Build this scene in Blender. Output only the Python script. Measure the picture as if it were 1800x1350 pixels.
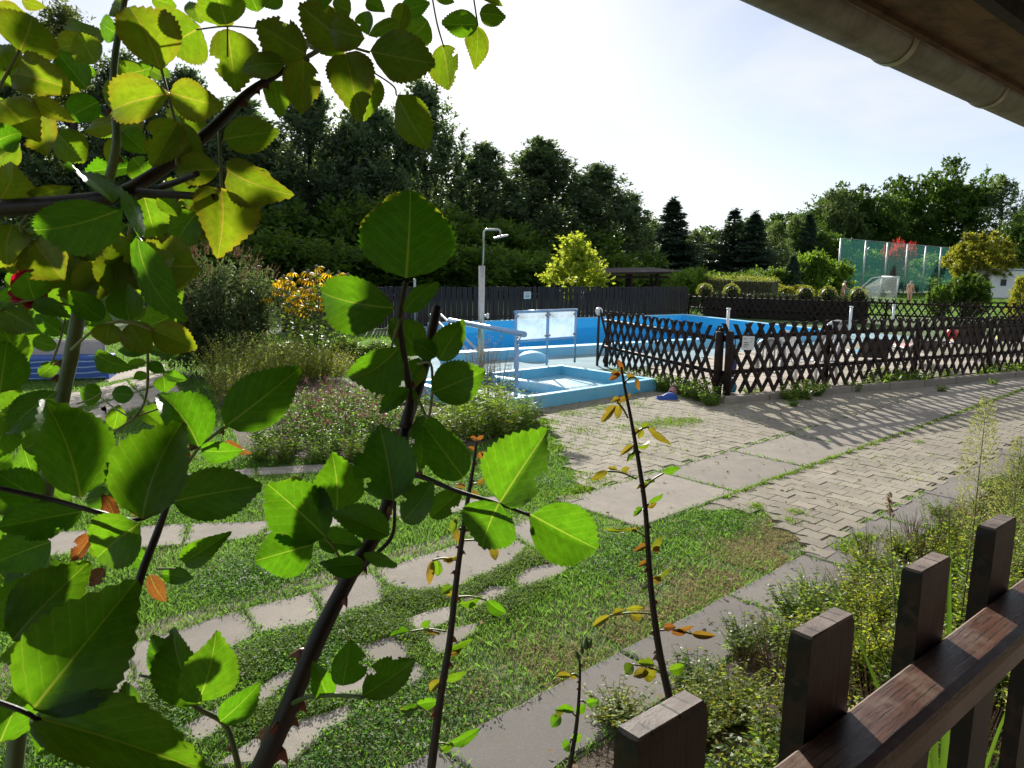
import bpy, math, random
import numpy as np
from mathutils import Matrix, Vector

for o in list(bpy.data.objects): bpy.data.objects.remove(o)
scene = bpy.context.scene
COL = scene.collection
rad = math.radians

# ------------------------------------------------------------------ camera
CAM_H, FPX, PITCH, ROLL = 2.1, 1300.0, rad(8.96), rad(1.0)
cam_d = bpy.data.cameras.new('camera'); cam = bpy.data.objects.new('camera', cam_d); COL.objects.link(cam)
cam_d.sensor_width = 36; cam_d.lens = 36 * FPX / 1800; cam_d.clip_start = 0.02; cam_d.clip_end = 2000
cam.matrix_world = Matrix.Translation((0, 0, CAM_H)) @ Matrix.Rotation(rad(90) - PITCH, 4, 'X') @ Matrix.Rotation(ROLL, 4, 'Z')
cam_d.dof.use_dof = True; cam_d.dof.focus_distance = 1.6; cam_d.dof.aperture_fstop = 38
scene.camera = cam

# ------------------------------------------------------------------ sky, sun, exposure
SUN_EL, SUN_AZ = rad(21.6), rad(-8.5)          # azimuth measured from +Y towards +X
w = bpy.data.worlds.new('World'); scene.world = w; w.use_nodes = True
nt = w.node_tree; bg = nt.nodes['Background']
sky = nt.nodes.new('ShaderNodeTexSky'); sky.sky_type = 'NISHITA'; sky.sun_disc = False
sky.sun_elevation = SUN_EL; sky.sun_rotation = SUN_AZ
sky.air_density = 0.6; sky.dust_density = 0.5; sky.ozone_density = 1.0; sky.altitude = 200
# thin high cloud veil over the whole sky
tcw = nt.nodes.new('ShaderNodeTexCoord'); mpw = nt.nodes.new('ShaderNodeMapping'); mpw.inputs['Scale'].default_value = (1.6, 1.6, 4.5); nt.links.new(tcw.outputs['Generated'], mpw.inputs[0])
cnz = nt.nodes.new('ShaderNodeTexNoise'); cnz.inputs['Scale'].default_value = 2.1; cnz.inputs['Detail'].default_value = 7; cnz.inputs['Roughness'].default_value = 0.55; cnz.inputs['Distortion'].default_value = 0.4; nt.links.new(mpw.outputs[0], cnz.inputs['Vector'])
crw = nt.nodes.new('ShaderNodeValToRGB'); crw.color_ramp.elements[0].position = 0.42; crw.color_ramp.elements[0].color = (0.36,) * 3 + (1,); crw.color_ramp.elements[1].position = 0.66; crw.color_ramp.elements[1].color = (0.85,) * 3 + (1,); nt.links.new(cnz.outputs[0], crw.inputs[0])
cmx = nt.nodes.new('ShaderNodeMix'); cmx.data_type = 'RGBA'; nt.links.new(crw.outputs[0], cmx.inputs[0]); nt.links.new(sky.outputs[0], cmx.inputs[6]); cmx.inputs[7].default_value = (6.4, 6.6, 6.8, 1)
nt.links.new(cmx.outputs[2], bg.inputs[0]); bg.inputs[1].default_value = 0.078
sl = bpy.data.lights.new('sun', 'SUN'); sl.energy = 5.0; sl.angle = rad(0.53); sl.color = (1.0, 0.95, 0.86)
so = bpy.data.objects.new('sun', sl); COL.objects.link(so)
sdir = Vector((math.sin(SUN_AZ) * math.cos(SUN_EL), math.cos(SUN_AZ) * math.cos(SUN_EL), math.sin(SUN_EL)))
so.rotation_euler = sdir.to_track_quat('Z', 'Y').to_euler(); so.location = (0, 0, 30)
vs = scene.view_settings; vs.view_transform = 'Standard'; vs.look = 'None'; vs.gamma = 1; vs.exposure = 0.9
cy = scene.cycles
cy.use_denoising = True; cy.max_bounces = 6; cy.diffuse_bounces = 3; cy.glossy_bounces = 3
cy.transmission_bounces = 4; cy.transparent_max_bounces = 16; cy.sample_clamp_indirect = 6
cy.caustics_reflective = False; cy.caustics_refractive = False
cy.use_adaptive_sampling = True; cy.adaptive_threshold = 0.02

# ------------------------------------------------------------------ measuring helpers (site survey from the picture)
def ray(px, py):
    x = (px - 900) / FPX; y = -(py - 675) / FPX
    c, s = math.cos(ROLL), math.sin(ROLL); x, y = c * x - s * y, s * x + c * y
    return Vector((x, math.cos(PITCH) + y * math.sin(PITCH), -math.sin(PITCH) + y * math.cos(PITCH)))
def gp(px, py, z=0.0):
    d = ray(px, py); t = (z - CAM_H) / d.z; return Vector((d.x * t, d.y * t, z))
def dp(px, py, depth):
    return Vector((0, 0, CAM_H)) + ray(px, py) * depth
def atY(px, py, Y):
    d = ray(px, py); return Vector((0, 0, CAM_H)) + d * (Y / d.y)

# ------------------------------------------------------------------ object helpers
def link(name, data, parent=None, mat=None):
    o = bpy.data.objects.new(name, data); COL.objects.link(o)
    if parent is not None: o.parent = parent
    if mat is not None and data is not None and not data.materials: data.materials.append(mat)
    return o
def tag(o, label=None, cat=None, group=None, kind=None):
    if label: o['label'] = label
    if cat: o['category'] = cat
    if group: o['group'] = group
    if kind: o['kind'] = kind
    return o
def empty(name, loc, rz=0.0, label=None, cat=None, group=None):
    o = bpy.data.objects.new(name, None); COL.objects.link(o); o.location = loc; o.rotation_euler = (0, 0, rz)
    o.empty_display_size = 0.1
    return tag(o, label, cat, group)
def copy_tree(o, loc, rz, scale=1.0, label=None):
    c = o.copy(); COL.objects.link(c); c.location = loc; c.rotation_euler = (0, 0, rz)
    c.scale = scale if hasattr(scale, '__len__') else (scale,) * 3
    if label: c['label'] = label
    for ch in list(o.children):
        k = ch.copy(); COL.objects.link(k); k.parent = c
        for g in list(ch.children):
            q = g.copy(); COL.objects.link(q); q.parent = k
    return c

class MB:
    """collects polygons for one mesh"""
    def __init__(s): s.v = []; s.f = []; s.sm = []
    def add(s, v, f, smooth=False):
        b = len(s.v); s.v += [tuple(p) for p in v]; s.f += [tuple(i + b for i in q) for q in f]; s.sm += [smooth] * len(f); return s
    def box(s, c, size, rz=0.0, bev=0.0, mat=None):
        hx, hy, hz = size[0] / 2, size[1] / 2, size[2] / 2
        if bev <= 0:
            P = [(x, y, z) for z in (-hz, hz) for x, y in ((-hx, -hy), (hx, -hy), (hx, hy), (-hx, hy))]
            Fc = [(3, 2, 1, 0), (4, 5, 6, 7), (0, 1, 5, 4), (1, 2, 6, 5), (2, 3, 7, 6), (3, 0, 4, 7)]
        else:
            b = bev; ring = lambda ix, iy, z: [(-hx + ix, -hy + iy, z), (hx - ix, -hy + iy, z), (hx - ix, hy - iy, z), (-hx + ix, hy - iy, z)]
            def oct(i, z):
                x, y = hx - i, hy - i
                return [(-x + b, -y, z), (x - b, -y, z), (x, -y + b, z), (x, y - b, z), (x - b, y, z), (-x + b, y, z), (-x, y - b, z), (-x, -y + b, z)]
            L = [oct(b, -hz), oct(0, -hz + b), oct(0, hz - b), oct(b, hz)]
            P = [p for l in L for p in l]; Fc = [tuple(range(7, -1, -1)), tuple(range(24, 32))]
            for k in range(3):
                for i in range(8):
                    j = (i + 1) % 8; Fc.append((k * 8 + i, k * 8 + j, k * 8 + 8 + j, k * 8 + 8 + i))
        if mat is not None: P = [mat @ Vector(p) for p in P]
        else:
            cr, sr = math.cos(rz), math.sin(rz); P = [(c[0] + x * cr - y * sr, c[1] + x * sr + y * cr, c[2] + z) for x, y, z in P]
        return s.add(P, Fc)
    def prism(s, poly, z0, z1):
        n = len(poly); P = [(p[0], p[1], z0) for p in poly] + [(p[0], p[1], z1) for p in poly]
        Fc = [tuple(range(n - 1, -1, -1)), tuple(range(n, 2 * n))] + [(i, (i + 1) % n, n + (i + 1) % n, n + i) for i in range(n)]
        return s.add(P, Fc)
    def tube(s, path, radii, seg=8, cap=True):
        path = [Vector(p) for p in path]; n = len(path)
        if not hasattr(radii, '__len__'): radii = [radii] * n
        up = Vector((0, 0, 1)); prev = None; P = []
        for i in range(n):
            t = (path[min(i + 1, n - 1)] - path[max(i - 1, 0)])
            t = t.normalized() if t.length > 1e-9 else Vector((0, 0, 1))
            if prev is None:
                a = t.cross(up if abs(t.z) < 0.9 else Vector((1, 0, 0))).normalized()
            else:
                a = prev - t * prev.dot(t); a = a.normalized() if a.length > 1e-6 else t.orthogonal().normalized()
            prev = a; b = t.cross(a)
            for k in range(seg):
                th = 2 * math.pi * k / seg; P.append(path[i] + (a * math.cos(th) + b * math.sin(th)) * radii[i])
        Fc = []
        for i in range(n - 1):
            for k in range(seg):
                j = (k + 1) % seg; Fc.append((i * seg + k, i * seg + j, (i + 1) * seg + j, (i + 1) * seg + k))
        if cap: Fc += [tuple(range(seg - 1, -1, -1)), tuple((n - 1) * seg + k for k in range(seg))]
        b0 = len(s.f); s.add(P, Fc, True)
        if cap: s.sm[-1] = s.sm[-2] = False
        return s
    def lathe(s, prof, c=(0, 0, 0), seg=20):
        P = []; Fc = []
        for r, z in prof:
            for k in range(seg):
                th = 2 * math.pi * k / seg; P.append((c[0] + r * math.cos(th), c[1] + r * math.sin(th), c[2] + z))
        for i in range(len(prof) - 1):
            for k in range(seg):
                j = (k + 1) % seg; Fc.append((i * seg + k, i * seg + j, (i + 1) * seg + j, (i + 1) * seg + k))
        return s.add(P, Fc, True)
    def mesh(s, name):
        m = bpy.data.meshes.new(name); m.from_pydata(s.v, [], s.f)
        m.polygons.foreach_set('use_smooth', s.sm); m.update(); return m
    def build(s, name, mat, parent=None):
        return link(name, s.mesh(name), parent, mat)

def np_mesh(name, V, nper, var=None, smooth=False):
    """V: (N, nper, 3) array; each row is one polygon (tri or quad)"""
    N = V.shape[0]; m = bpy.data.meshes.new(name)
    m.vertices.add(N * nper); m.vertices.foreach_set('co', V.reshape(-1).astype(np.float32))
    m.loops.add(N * nper); m.loops.foreach_set('vertex_index', np.arange(N * nper, dtype=np.int32))
    m.polygons.add(N); m.polygons.foreach_set('loop_start', np.arange(0, N * nper, nper, dtype=np.int32))
    m.update(calc_edges=True)
    if var is not None:
        a = m.attributes.new('var', 'FLOAT', 'FACE'); a.data.foreach_set('value', var.astype(np.float32))
    return m
def nrm(a): return a / np.maximum(np.linalg.norm(a, axis=-1, keepdims=True), 1e-9)
def leaf_quads(P, A, L, W, rng, fold=0.25, upbias=0.0):
    """rhombic leaf-sized faces: base P, axis A, length L, width W"""
    N = len(P); A = nrm(A); R = rng.normal(size=(N, 3)); R[:, 2] += upbias
    S = nrm(np.cross(A, R)); Nn = np.cross(S, A)
    L = np.broadcast_to(L, (N,))[:, None]; W = np.broadcast_to(W, (N,))[:, None]
    mid = P + A * L * 0.45 + Nn * W * fold * 0.5
    return np.stack([P, mid - S * W * 0.5, P + A * L, mid + S * W * 0.5], axis=1)

# ------------------------------------------------------------------ materials
MATS = {}
def nodes(name):
    m = bpy.data.materials.new(name); m.use_nodes = True; t = m.node_tree
    for n in list(t.nodes): t.nodes.remove(n)
    out = t.nodes.new('ShaderNodeOutputMaterial'); MATS[name] = m
    return m, t, out
def N(t, ty, **kw):
    n = t.nodes.new(ty)
    for k, v in kw.items(): setattr(n, k, v)
    return n
def val(t, a, b, op='MULTIPLY', c=None):
    n = t.nodes.new('ShaderNodeMath'); n.operation = op
    for i, x in enumerate((a, b, c)):
        if x is None: continue
        if isinstance(x, (int, float)): n.inputs[i].default_value = x
        else: t.links.new(x, n.inputs[i])
    return n.outputs[0]
def mixc(t, f, a, b):
    n = t.nodes.new('ShaderNodeMix'); n.data_type = 'RGBA'; n.blend_type = 'MIX'
    for sock, x in ((n.inputs[0], f), (n.inputs[6], a), (n.inputs[7], b)):
        if isinstance(x, (int, float)): sock.default_value = x
        elif isinstance(x, tuple): sock.default_value = (*x, 1) if len(x) == 3 else x
        else: t.links.new(x, sock)
    return n.outputs[2]
def ramp(t, f, stops):
    n = t.nodes.new('ShaderNodeValToRGB'); e = n.color_ramp.elements
    while len(e) < len(stops): e.new(0.5)
    for q, (p, c) in zip(e, stops): q.position = p; q.color = (*c, 1) if len(c) == 3 else c
    t.links.new(f, n.inputs[0]); return n.outputs[0]
def noise(t, scale, detail=4, rough=0.6, co=None, out=0, dist=0.0):
    n = t.nodes.new('ShaderNodeTexNoise'); n.inputs['Scale'].default_value = scale
    n.inputs['Detail'].default_value = detail; n.inputs['Roughness'].default_value = rough; n.inputs['Distortion'].default_value = dist
    if co is not None: t.links.new(co, n.inputs['Vector'])
    return n.outputs[out]
def coords(t, kind='Object', scale=None):
    c = t.nodes.new('ShaderNodeTexCoord').outputs[kind]
    if scale:
        mp = t.nodes.new('ShaderNodeMapping'); mp.inputs['Scale'].default_value = scale; t.links.new(c, mp.inputs[0]); c = mp.outputs[0]
    return c
def worldpos(t): return t.nodes.new('ShaderNodeNewGeometry').outputs['Position']
def princ(t, out, col, rough=0.6, metal=0.0, spec=0.5, bump=None, bstr=0.3, bdist=0.01, link_out=True):
    p = t.nodes.new('ShaderNodeBsdfPrincipled')
    for sock, x in ((p.inputs['Base Color'], col), (p.inputs['Roughness'], rough), (p.inputs['Metallic'], metal), (p.inputs['Specular IOR Level'], spec)):
        if isinstance(x, (int, float)): sock.default_value = x
        elif isinstance(x, tuple): sock.default_value = (*x, 1)
        else: t.links.new(x, sock)
    if bump is not None:
        b = t.nodes.new('ShaderNodeBump'); b.inputs['Strength'].default_value = bstr; b.inputs['Distance'].default_value = bdist
        t.links.new(bump, b.inputs['Height']); t.links.new(b.outputs[0], p.inputs['Normal'])
    if link_out: t.links.new(p.outputs[0], out.inputs[0])
    return p
def mat_noisy(name, c1, c2, scale=5, rough=0.7, bscale=60, bstr=0.2, bdist=0.004, metal=0.0, spec=0.4, kind='world', c3=None, s3=0.6, stretch=None, vary=0.0):
    m, t, out = nodes(name); co = worldpos(t) if kind == 'world' else coords(t, 'Object', stretch)
    n1 = noise(t, scale, 5, 0.65, co); col = ramp(t, n1, [(0.32, c1), (0.68, c2)])
    if c3:
        n3 = noise(t, s3, 4, 0.7, co); col = mixc(t, ramp(t, n3, [(0.5, (0, 0, 0)), (0.72, (1, 1, 1))]), col, c3)
    if vary:
        oi = t.nodes.new('ShaderNodeObjectInfo'); hsv = t.nodes.new('ShaderNodeHueSaturation')
        t.links.new(val(t, val(t, oi.outputs['Random'], vary * 2), 1 - vary, 'ADD'), hsv.inputs['Value']); t.links.new(col, hsv.inputs['Color']); col = hsv.outputs[0]
    nb = noise(t, bscale, 4, 0.7, co)
    princ(t, out, col, rough, metal, spec, nb, bstr, bdist)
    return m
def mat_leaf(name, base, trans, var=0.35, rough=0.45, tfac=0.45, spec=0.4, dry=None, dryamt=0.0):
    """thin leaf: dielectric top plus translucency; 'var' face attribute varies the leaf's own colour"""
    m, t, out = nodes(name)
    a = t.nodes.new('ShaderNodeAttribute'); a.attribute_name = 'var'
    oi = t.nodes.new('ShaderNodeObjectInfo')
    f = val(t, a.outputs['Fac'], 1 - 0.5 * var, 'ADD'); f = val(t, val(t, a.outputs['Fac'], 2 * var), 1 - var, 'ADD')
    f = val(t, f, val(t, val(t, oi.outputs['Random'], 0.3), 0.85, 'ADD'))
    def sc(c):
        n = t.nodes.new('ShaderNodeMix'); n.data_type = 'RGBA'; n.blend_type = 'MULTIPLY'; n.inputs[0].default_value = 1
        if isinstance(c, tuple): n.inputs[6].default_value = (*c, 1)
        else: t.links.new(c, n.inputs[6])
        cmb = t.nodes.new('ShaderNodeCombineColor')
        for i in range(3): t.links.new(f, cmb.inputs[i])
        t.links.new(cmb.outputs[0], n.inputs[7]); return n.outputs[2]
    if dry:
        df = ramp(t, a.outputs['Fac'], [(1 - dryamt - 0.02, (0, 0, 0)), (1 - dryamt + 0.02, (1, 1, 1))])
        base = mixc(t, df, base, dry); trans = mixc(t, df, trans, tuple(min(1, x * 1.6) for x in dry))
    p = princ(t, out, sc(base), max(rough, .5), 0, spec * .45, link_out=False)
    tr = t.nodes.new('ShaderNodeBsdfTranslucent'); t.links.new(sc(trans), tr.inputs[0])
    mx = t.nodes.new('ShaderNodeMixShader'); mx.inputs[0].default_value = tfac
    t.links.new(p.outputs[0], mx.inputs[1]); t.links.new(tr.outputs[0], mx.inputs[2]); t.links.new(mx.outputs[0], out.inputs[0])
    return m
def mat_plain(name, c, rough=0.5, metal=0.0, spec=0.5, n=0.12, sc=12):
    return mat_noisy(name, tuple(x * (1 - n) for x in c), tuple(min(1, x * (1 + n)) for x in c), sc, rough, sc * 8, 0.12, 0.002, metal, spec, 'obj')

mat_leaf('tree_leaf', (0.065, 0.105, 0.04), (0.2, 0.29, 0.06), 0.5, 0.45, 0.4, 0.4)
mat_leaf('beech_leaf', (0.058, 0.092, 0.048), (0.17, 0.26, 0.07), 0.7, 0.42, 0.4, 0.9)
mat_leaf('larch_leaf', (0.05, 0.075, 0.02), (0.16, 0.2, 0.03), 0.4, 0.5, 0.4)
mat_leaf('spruce_leaf', (0.05, 0.085, 0.055), (0.07, 0.12, 0.045), 0.4, 0.5, 0.25)
mat_leaf('oak_leaf', (0.04, 0.085, 0.014), (0.11, 0.2, 0.02), 0.45, 0.45, 0.38)
mat_leaf('lime_leaf', (0.2, 0.27, 0.03), (0.55, 0.62, 0.05), 0.35, 0.45, 0.5)
mat_leaf('shrub_leaf', (0.05, 0.1, 0.016), (0.17, 0.28, 0.025), 0.45, 0.45, 0.42)
mat_leaf('bright_leaf', (0.07, 0.14, 0.02), (0.25, 0.4, 0.03), 0.4, 0.45, 0.45)
mat_leaf('hedge_leaf', (0.08, 0.115, 0.02), (0.4, 0.44, 0.045), 0.45, 0.5, 0.4)
mat_leaf('dark_hedge_leaf', (0.016, 0.032, 0.01), (0.04, 0.065, 0.012), 0.4, 0.5, 0.3)
mat_leaf('golden_leaf', (0.13, 0.15, 0.02), (0.42, 0.42, 0.03), 0.35, 0.5, 0.45)
mat_leaf('red_leaf', (0.2, 0.02, 0.02), (0.5, 0.04, 0.03), 0.3, 0.5, 0.45)
mat_leaf('buddleia_leaf', (0.06, 0.09, 0.04), (0.16, 0.22, 0.06), 0.45, 0.6, 0.35, 0.3)
mat_leaf('seed_spike', (0.14, 0.085, 0.05), (0.2, 0.12, 0.06), 0.35, 0.8, 0.3)
mat_leaf('herb_leaf', (0.13, 0.19, 0.025), (0.44, 0.54, 0.04), 0.4, 0.45, 0.45, 0.4, (0.22, 0.19, 0.02), 0.16)
mat_leaf('herb_leaf_green', (0.095, 0.165, 0.025), (0.32, 0.48, 0.04), 0.4, 0.45, 0.45, 0.4, (0.2, 0.17, 0.03), 0.08)
mat_leaf('sedum_leaf', (0.07, 0.14, 0.025), (0.2, 0.36, 0.04), 0.45, 0.5, 0.4)
mat_leaf('olive_leaf', (0.17, 0.2, 0.035), (0.5, 0.55, 0.06), 0.4, 0.55, 0.4)
mat_leaf('pink_flower', (0.2, 0.06, 0.09), (0.25, 0.065, 0.1), 0.5, 0.7, 0.3)
mat_leaf('yellow_petal', (0.8, 0.5, 0.01), (0.9, 0.55, 0.01), 0.15, 0.5, 0.6)
mat_leaf('dry_stalk', (0.26, 0.19, 0.12), (0.3, 0.22, 0.13), 0.35, 0.8, 0.3)
mat_leaf('spire_leaf', (0.2, 0.24, 0.07), (0.4, 0.42, 0.1), 0.35, 0.6, 0.4)
mat_leaf('iris_leaf', (0.07, 0.13, 0.02), (0.13, 0.24, 0.02), 0.25, 0.35, 0.45)
mat_leaf('grass_blade', (0.075, 0.15, 0.03), (0.21, 0.4, 0.05), 0.45, 0.55, 0.42, 0.25)
mat_leaf('dry_grass_blade', (0.42, 0.36, 0.19), (0.42, 0.36, 0.18), 0.35, 0.6, 0.3)
mat_leaf('clover_leaf', (0.07, 0.17, 0.025), (0.2, 0.44, 0.035), 0.4, 0.6, 0.42, 0.2)
mat_leaf('sedum_mat_leaf', (0.095, 0.16, 0.022), (0.24, 0.38, 0.035), 0.4, 0.65, 0.4, 0.15)
mat_noisy('bark', (0.035, 0.03, 0.024), (0.075, 0.065, 0.05), 6, 0.9, 30, 0.5, 0.02)
mat_plain('herb_stem', (0.13, 0.13, 0.05), 0.7)
mat_plain('brown_stem', (0.11, 0.055, 0.03), 0.75)

# ================================================================== SETTING
def wood(name, c1, c2, scale=(30, 30, 3), rough=0.6, worn=None, spec=0.4):
    m, t, out = nodes(name); co = coords(t, 'Object', scale)
    n1 = noise(t, 1.0, 6, 0.7, co, dist=0.6); col = ramp(t, n1, [(0.3, c1), (0.7, c2)])
    if worn:
        n2 = noise(t, 9, 4, 0.7, coords(t, 'Object')); col = mixc(t, ramp(t, n2, [(0.48, (0, 0, 0)), (0.66, (1, 1, 1))]), col, worn)
    oi = t.nodes.new('ShaderNodeObjectInfo'); hsv = t.nodes.new('ShaderNodeHueSaturation')
    t.links.new(val(t, val(t, oi.outputs['Random'], 0.5), 0.75, 'ADD'), hsv.inputs['Value']); t.links.new(col, hsv.inputs['Color'])
    princ(t, out, hsv.outputs[0], rough, 0, spec, n1, 0.35, 0.003)
    return m
wood('fence_wood', (0.010, 0.0055, 0.0045), (0.03, 0.016, 0.012), (40, 40, 6), 0.7, (0.04, 0.024, 0.019), 0.25)
wood('board_wood', (0.016, 0.012, 0.012), (0.04, 0.03, 0.03), (30, 30, 4), 0.75)
wood('rail_wood', (0.045, 0.016, 0.01), (0.13, 0.058, 0.034), (5, 60, 60), 0.4, (0.16, 0.11, 0.08), 0.5)
wood('picket_wood', (0.016, 0.006, 0.0045), (0.042, 0.018, 0.012), (70, 70, 6), 0.5, (0.05, 0.026, 0.019), 0.4)
wood('end_grain', (0.085, 0.06, 0.05), (0.2, 0.155, 0.13), (14, 60, 60), 0.6, (0.26, 0.21, 0.18), 0.4)
def cracks(mn, scale, direction, thr, dist=2.0):
    """fine dark drying splits"""
    m = MATS[mn]; t = m.node_tree; p = next(n for n in t.nodes if n.type == 'BSDF_PRINCIPLED'); src = p.inputs['Base Color'].links[0].from_socket
    wv = t.nodes.new('ShaderNodeTexWave'); wv.bands_direction = direction; wv.inputs['Scale'].default_value = scale; wv.inputs['Distortion'].default_value = dist; wv.inputs['Detail'].default_value = 3; wv.inputs['Detail Scale'].default_value = 2.0
    t.links.new(coords(t), wv.inputs[0]); f = ramp(t, wv.outputs['Fac'], [(thr, (1, 1, 1)), (thr + .03, (0, 0, 0))]); nz = ramp(t, noise(t, 25, 2, .5, coords(t)), [(.42, (0, 0, 0)), (.52, (1, 1, 1))])
    t.links.new(mixc(t, val(t, f, nz), src, (0.01, 0.007, 0.006)), p.inputs['Base Color'])
cracks('end_grain', 14, 'X', .04); cracks('picket_wood', 16, 'X', .02, 1.5); cracks('rail_wood', 24, 'Y', .02, 1.2)
wood('soffit_wood', (0.1, 0.06, 0.035), (0.2, 0.125, 0.08), (3, 30, 30), 0.85, (0.06, 0.045, 0.035))

def mat_concrete(name, c, speck=0.25, stain=(0.2, 0.18, 0.15)):
    m, t, out = nodes(name); co = worldpos(t)
    n1 = noise(t, 1.6, 6, 0.7, co); col = ramp(t, n1, [(0.3, tuple(x * 0.8 for x in c)), (0.7, tuple(x * 1.15 for x in c))])
    n2 = noise(t, 190, 2, 0.6, co); col = mixc(t, ramp(t, n2, [(0.56, (0, 0, 0)), (0.68, (1, 1, 1))]), col, tuple(min(1, x * 1.55) for x in c))
    n3 = noise(t, 230, 2, 0.6, co, dist=0.3); col = mixc(t, ramp(t, n3, [(0.6, (0, 0, 0)), (0.72, (speck * 3,) * 3)]), col, tuple(x * 0.5 for x in c))
    n4 = noise(t, 3.2, 5, 0.75, co, dist=1.0); col = mixc(t, ramp(t, n4, [(0.47, (0, 0, 0)), (0.72, (0.75,) * 3)]), col, stain); n5 = noise(t, 0.55, 5, 0.65, co, dist=0.5); col = mixc(t, ramp(t, n5, [(0.4, (0, 0, 0)), (0.62, (0.6,) * 3)]), col, tuple(x * 0.72 for x in c))
    oi = t.nodes.new('ShaderNodeObjectInfo'); hsv = t.nodes.new('ShaderNodeHueSaturation')
    t.links.new(val(t, val(t, oi.outputs['Random'], 0.22), 0.89, 'ADD'), hsv.inputs['Value']); t.links.new(col, hsv.inputs['Color'])
    princ(t, out, hsv.outputs[0], 0.9, 0, 0.1, noise(t, 150, 5, 0.8, co), 0.45, 0.004)
    return m
mat_concrete('concrete_slab', (0.285, 0.255, 0.215))
mat_concrete('asphalt_slab', (0.2, 0.184, 0.168))
mat_concrete('paver_concrete', (0.31, 0.275, 0.22), 0.2, (0.2, 0.175, 0.125))
mat_concrete('pale_flag', (0.46, 0.40, 0.33), 0.1)
mat_concrete('kerb_concrete', (0.27, 0.235, 0.19))
mat_noisy('joint_sand', (0.15, 0.135, 0.09), (0.24, 0.215, 0.15), 8, 0.95, 60, 0.4, 0.01)
mat_noisy('lawn_soil', (0.045, 0.085, 0.016), (0.075, 0.13, 0.026), 3.5, 0.95, 40, 0.6, 0.03, c3=(0.08, 0.1, 0.035), s3=0.7)
mat_noisy('bed_soil', (0.05, 0.035, 0.022), (0.12, 0.09, 0.06), 6, 0.95, 40, 0.7, 0.03)
mat_noisy('pool_paint', (0.06, 0.56, 0.95), (0.08, 0.6, 0.96), 0.8, 0.45, 30, 0.1, 0.004)
mat_noisy('rim_paint', (0.2, 0.56, 0.8), (0.27, 0.62, 0.84), 1.5, 0.5, 40, 0.2, 0.004, c3=(0.45, 0.6, 0.68), s3=2)
mat_noisy('basin_paint', (0.13, 0.48, 0.68), (0.2, 0.55, 0.74), 2.5, 0.5, 50, 0.3, 0.004, c3=(0.3, 0.5, 0.6), s3=3)
mat_noisy('basin_floor', (0.16, 0.45, 0.6), (0.4, 0.62, 0.7), 1.6, 0.35, 50, 0.2, 0.004, c3=(0.06, 0.27, 0.33), s3=1.3)
mat_noisy('deck_paint', (0.2, 0.31, 0.35), (0.28, 0.38, 0.41), 1.2, 0.9, 60, 0.2, 0.004, c3=(0.33, 0.5, 0.58), s3=0.8, spec=0.06)
mat_plain('rail_paint', (0.3, 0.45, 0.68), 0.35, 0.3)
mat_plain('steel', (0.5, 0.49, 0.46), 0.32, 0.9, sc=20)
mat_plain('galvanised', (0.45, 0.47, 0.48), 0.45, 0.6)
mat_plain('white_plastic', (0.72, 0.72, 0.72), 0.35, 0, n=0.05)
mat_plain('white_paint', (0.7, 0.71, 0.7), 0.5, n=0.06)
mat_plain('dark_metal', (0.03, 0.03, 0.035), 0.4, 0.4)
mat_plain('blue_fabric', (0.03, 0.1, 0.42), 0.7)
mat_plain('violet_fabric', (0.1, 0.09, 0.24), 0.7)
mat_plain('teal_fabric', (0.05, 0.3, 0.5), 0.7)
mat_plain('red_plastic', (0.6, 0.03, 0.02), 0.4)
mat_plain('orange_fabric', (0.72, 0.2, 0.02), 0.6)
mat_plain('yellow_fabric', (0.8, 0.5, 0.04), 0.6)
mat_plain('pink_fabric', (0.6, 0.3, 0.3), 0.7)
mat_plain('beige_fabric', (0.45, 0.4, 0.36), 0.7)
mat_plain('sign_white', (0.72, 0.72, 0.68), 0.45, n=0.05)
mat_plain('sign_red', (0.5, 0.04, 0.03), 0.5)
mat_plain('sign_black', (0.05, 0.05, 0.05), 0.6)
mat_plain('skin', (0.72, 0.4, 0.27), 0.55, n=0.08)
mat_plain('grey_hair', (0.5, 0.47, 0.43), 0.8)

# water: clear, fresnel reflection over the painted shell
m, t, out = nodes('pool_water')
tr = t.nodes.new('ShaderNodeBsdfTransparent'); tr.inputs[0].default_value = (0.85, 0.97, 1.0, 1)
gl = t.nodes.new('ShaderNodeBsdfGlossy'); gl.inputs['Roughness'].default_value = 0.03
fr = t.nodes.new('ShaderNodeFresnel'); fr.inputs[0].default_value = 1.25
co = worldpos(t); b = t.nodes.new('ShaderNodeBump'); b.inputs['Strength'].default_value = 0.35; b.inputs['Distance'].default_value = 0.05
t.links.new(noise(t, 3.0, 4, 0.6, co), b.inputs['Height'])
t.links.new(b.outputs[0], gl.inputs['Normal']); t.links.new(b.outputs[0], fr.inputs['Normal'])
mx = t.nodes.new('ShaderNodeMixShader'); t.links.new(val(t, fr.outputs[0], 0.5), mx.inputs[0])
t.links.new(tr.outputs[0], mx.inputs[1]); t.links.new(gl.outputs[0], mx.inputs[2]); t.links.new(mx.outputs[0], out.inputs[0])
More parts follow.
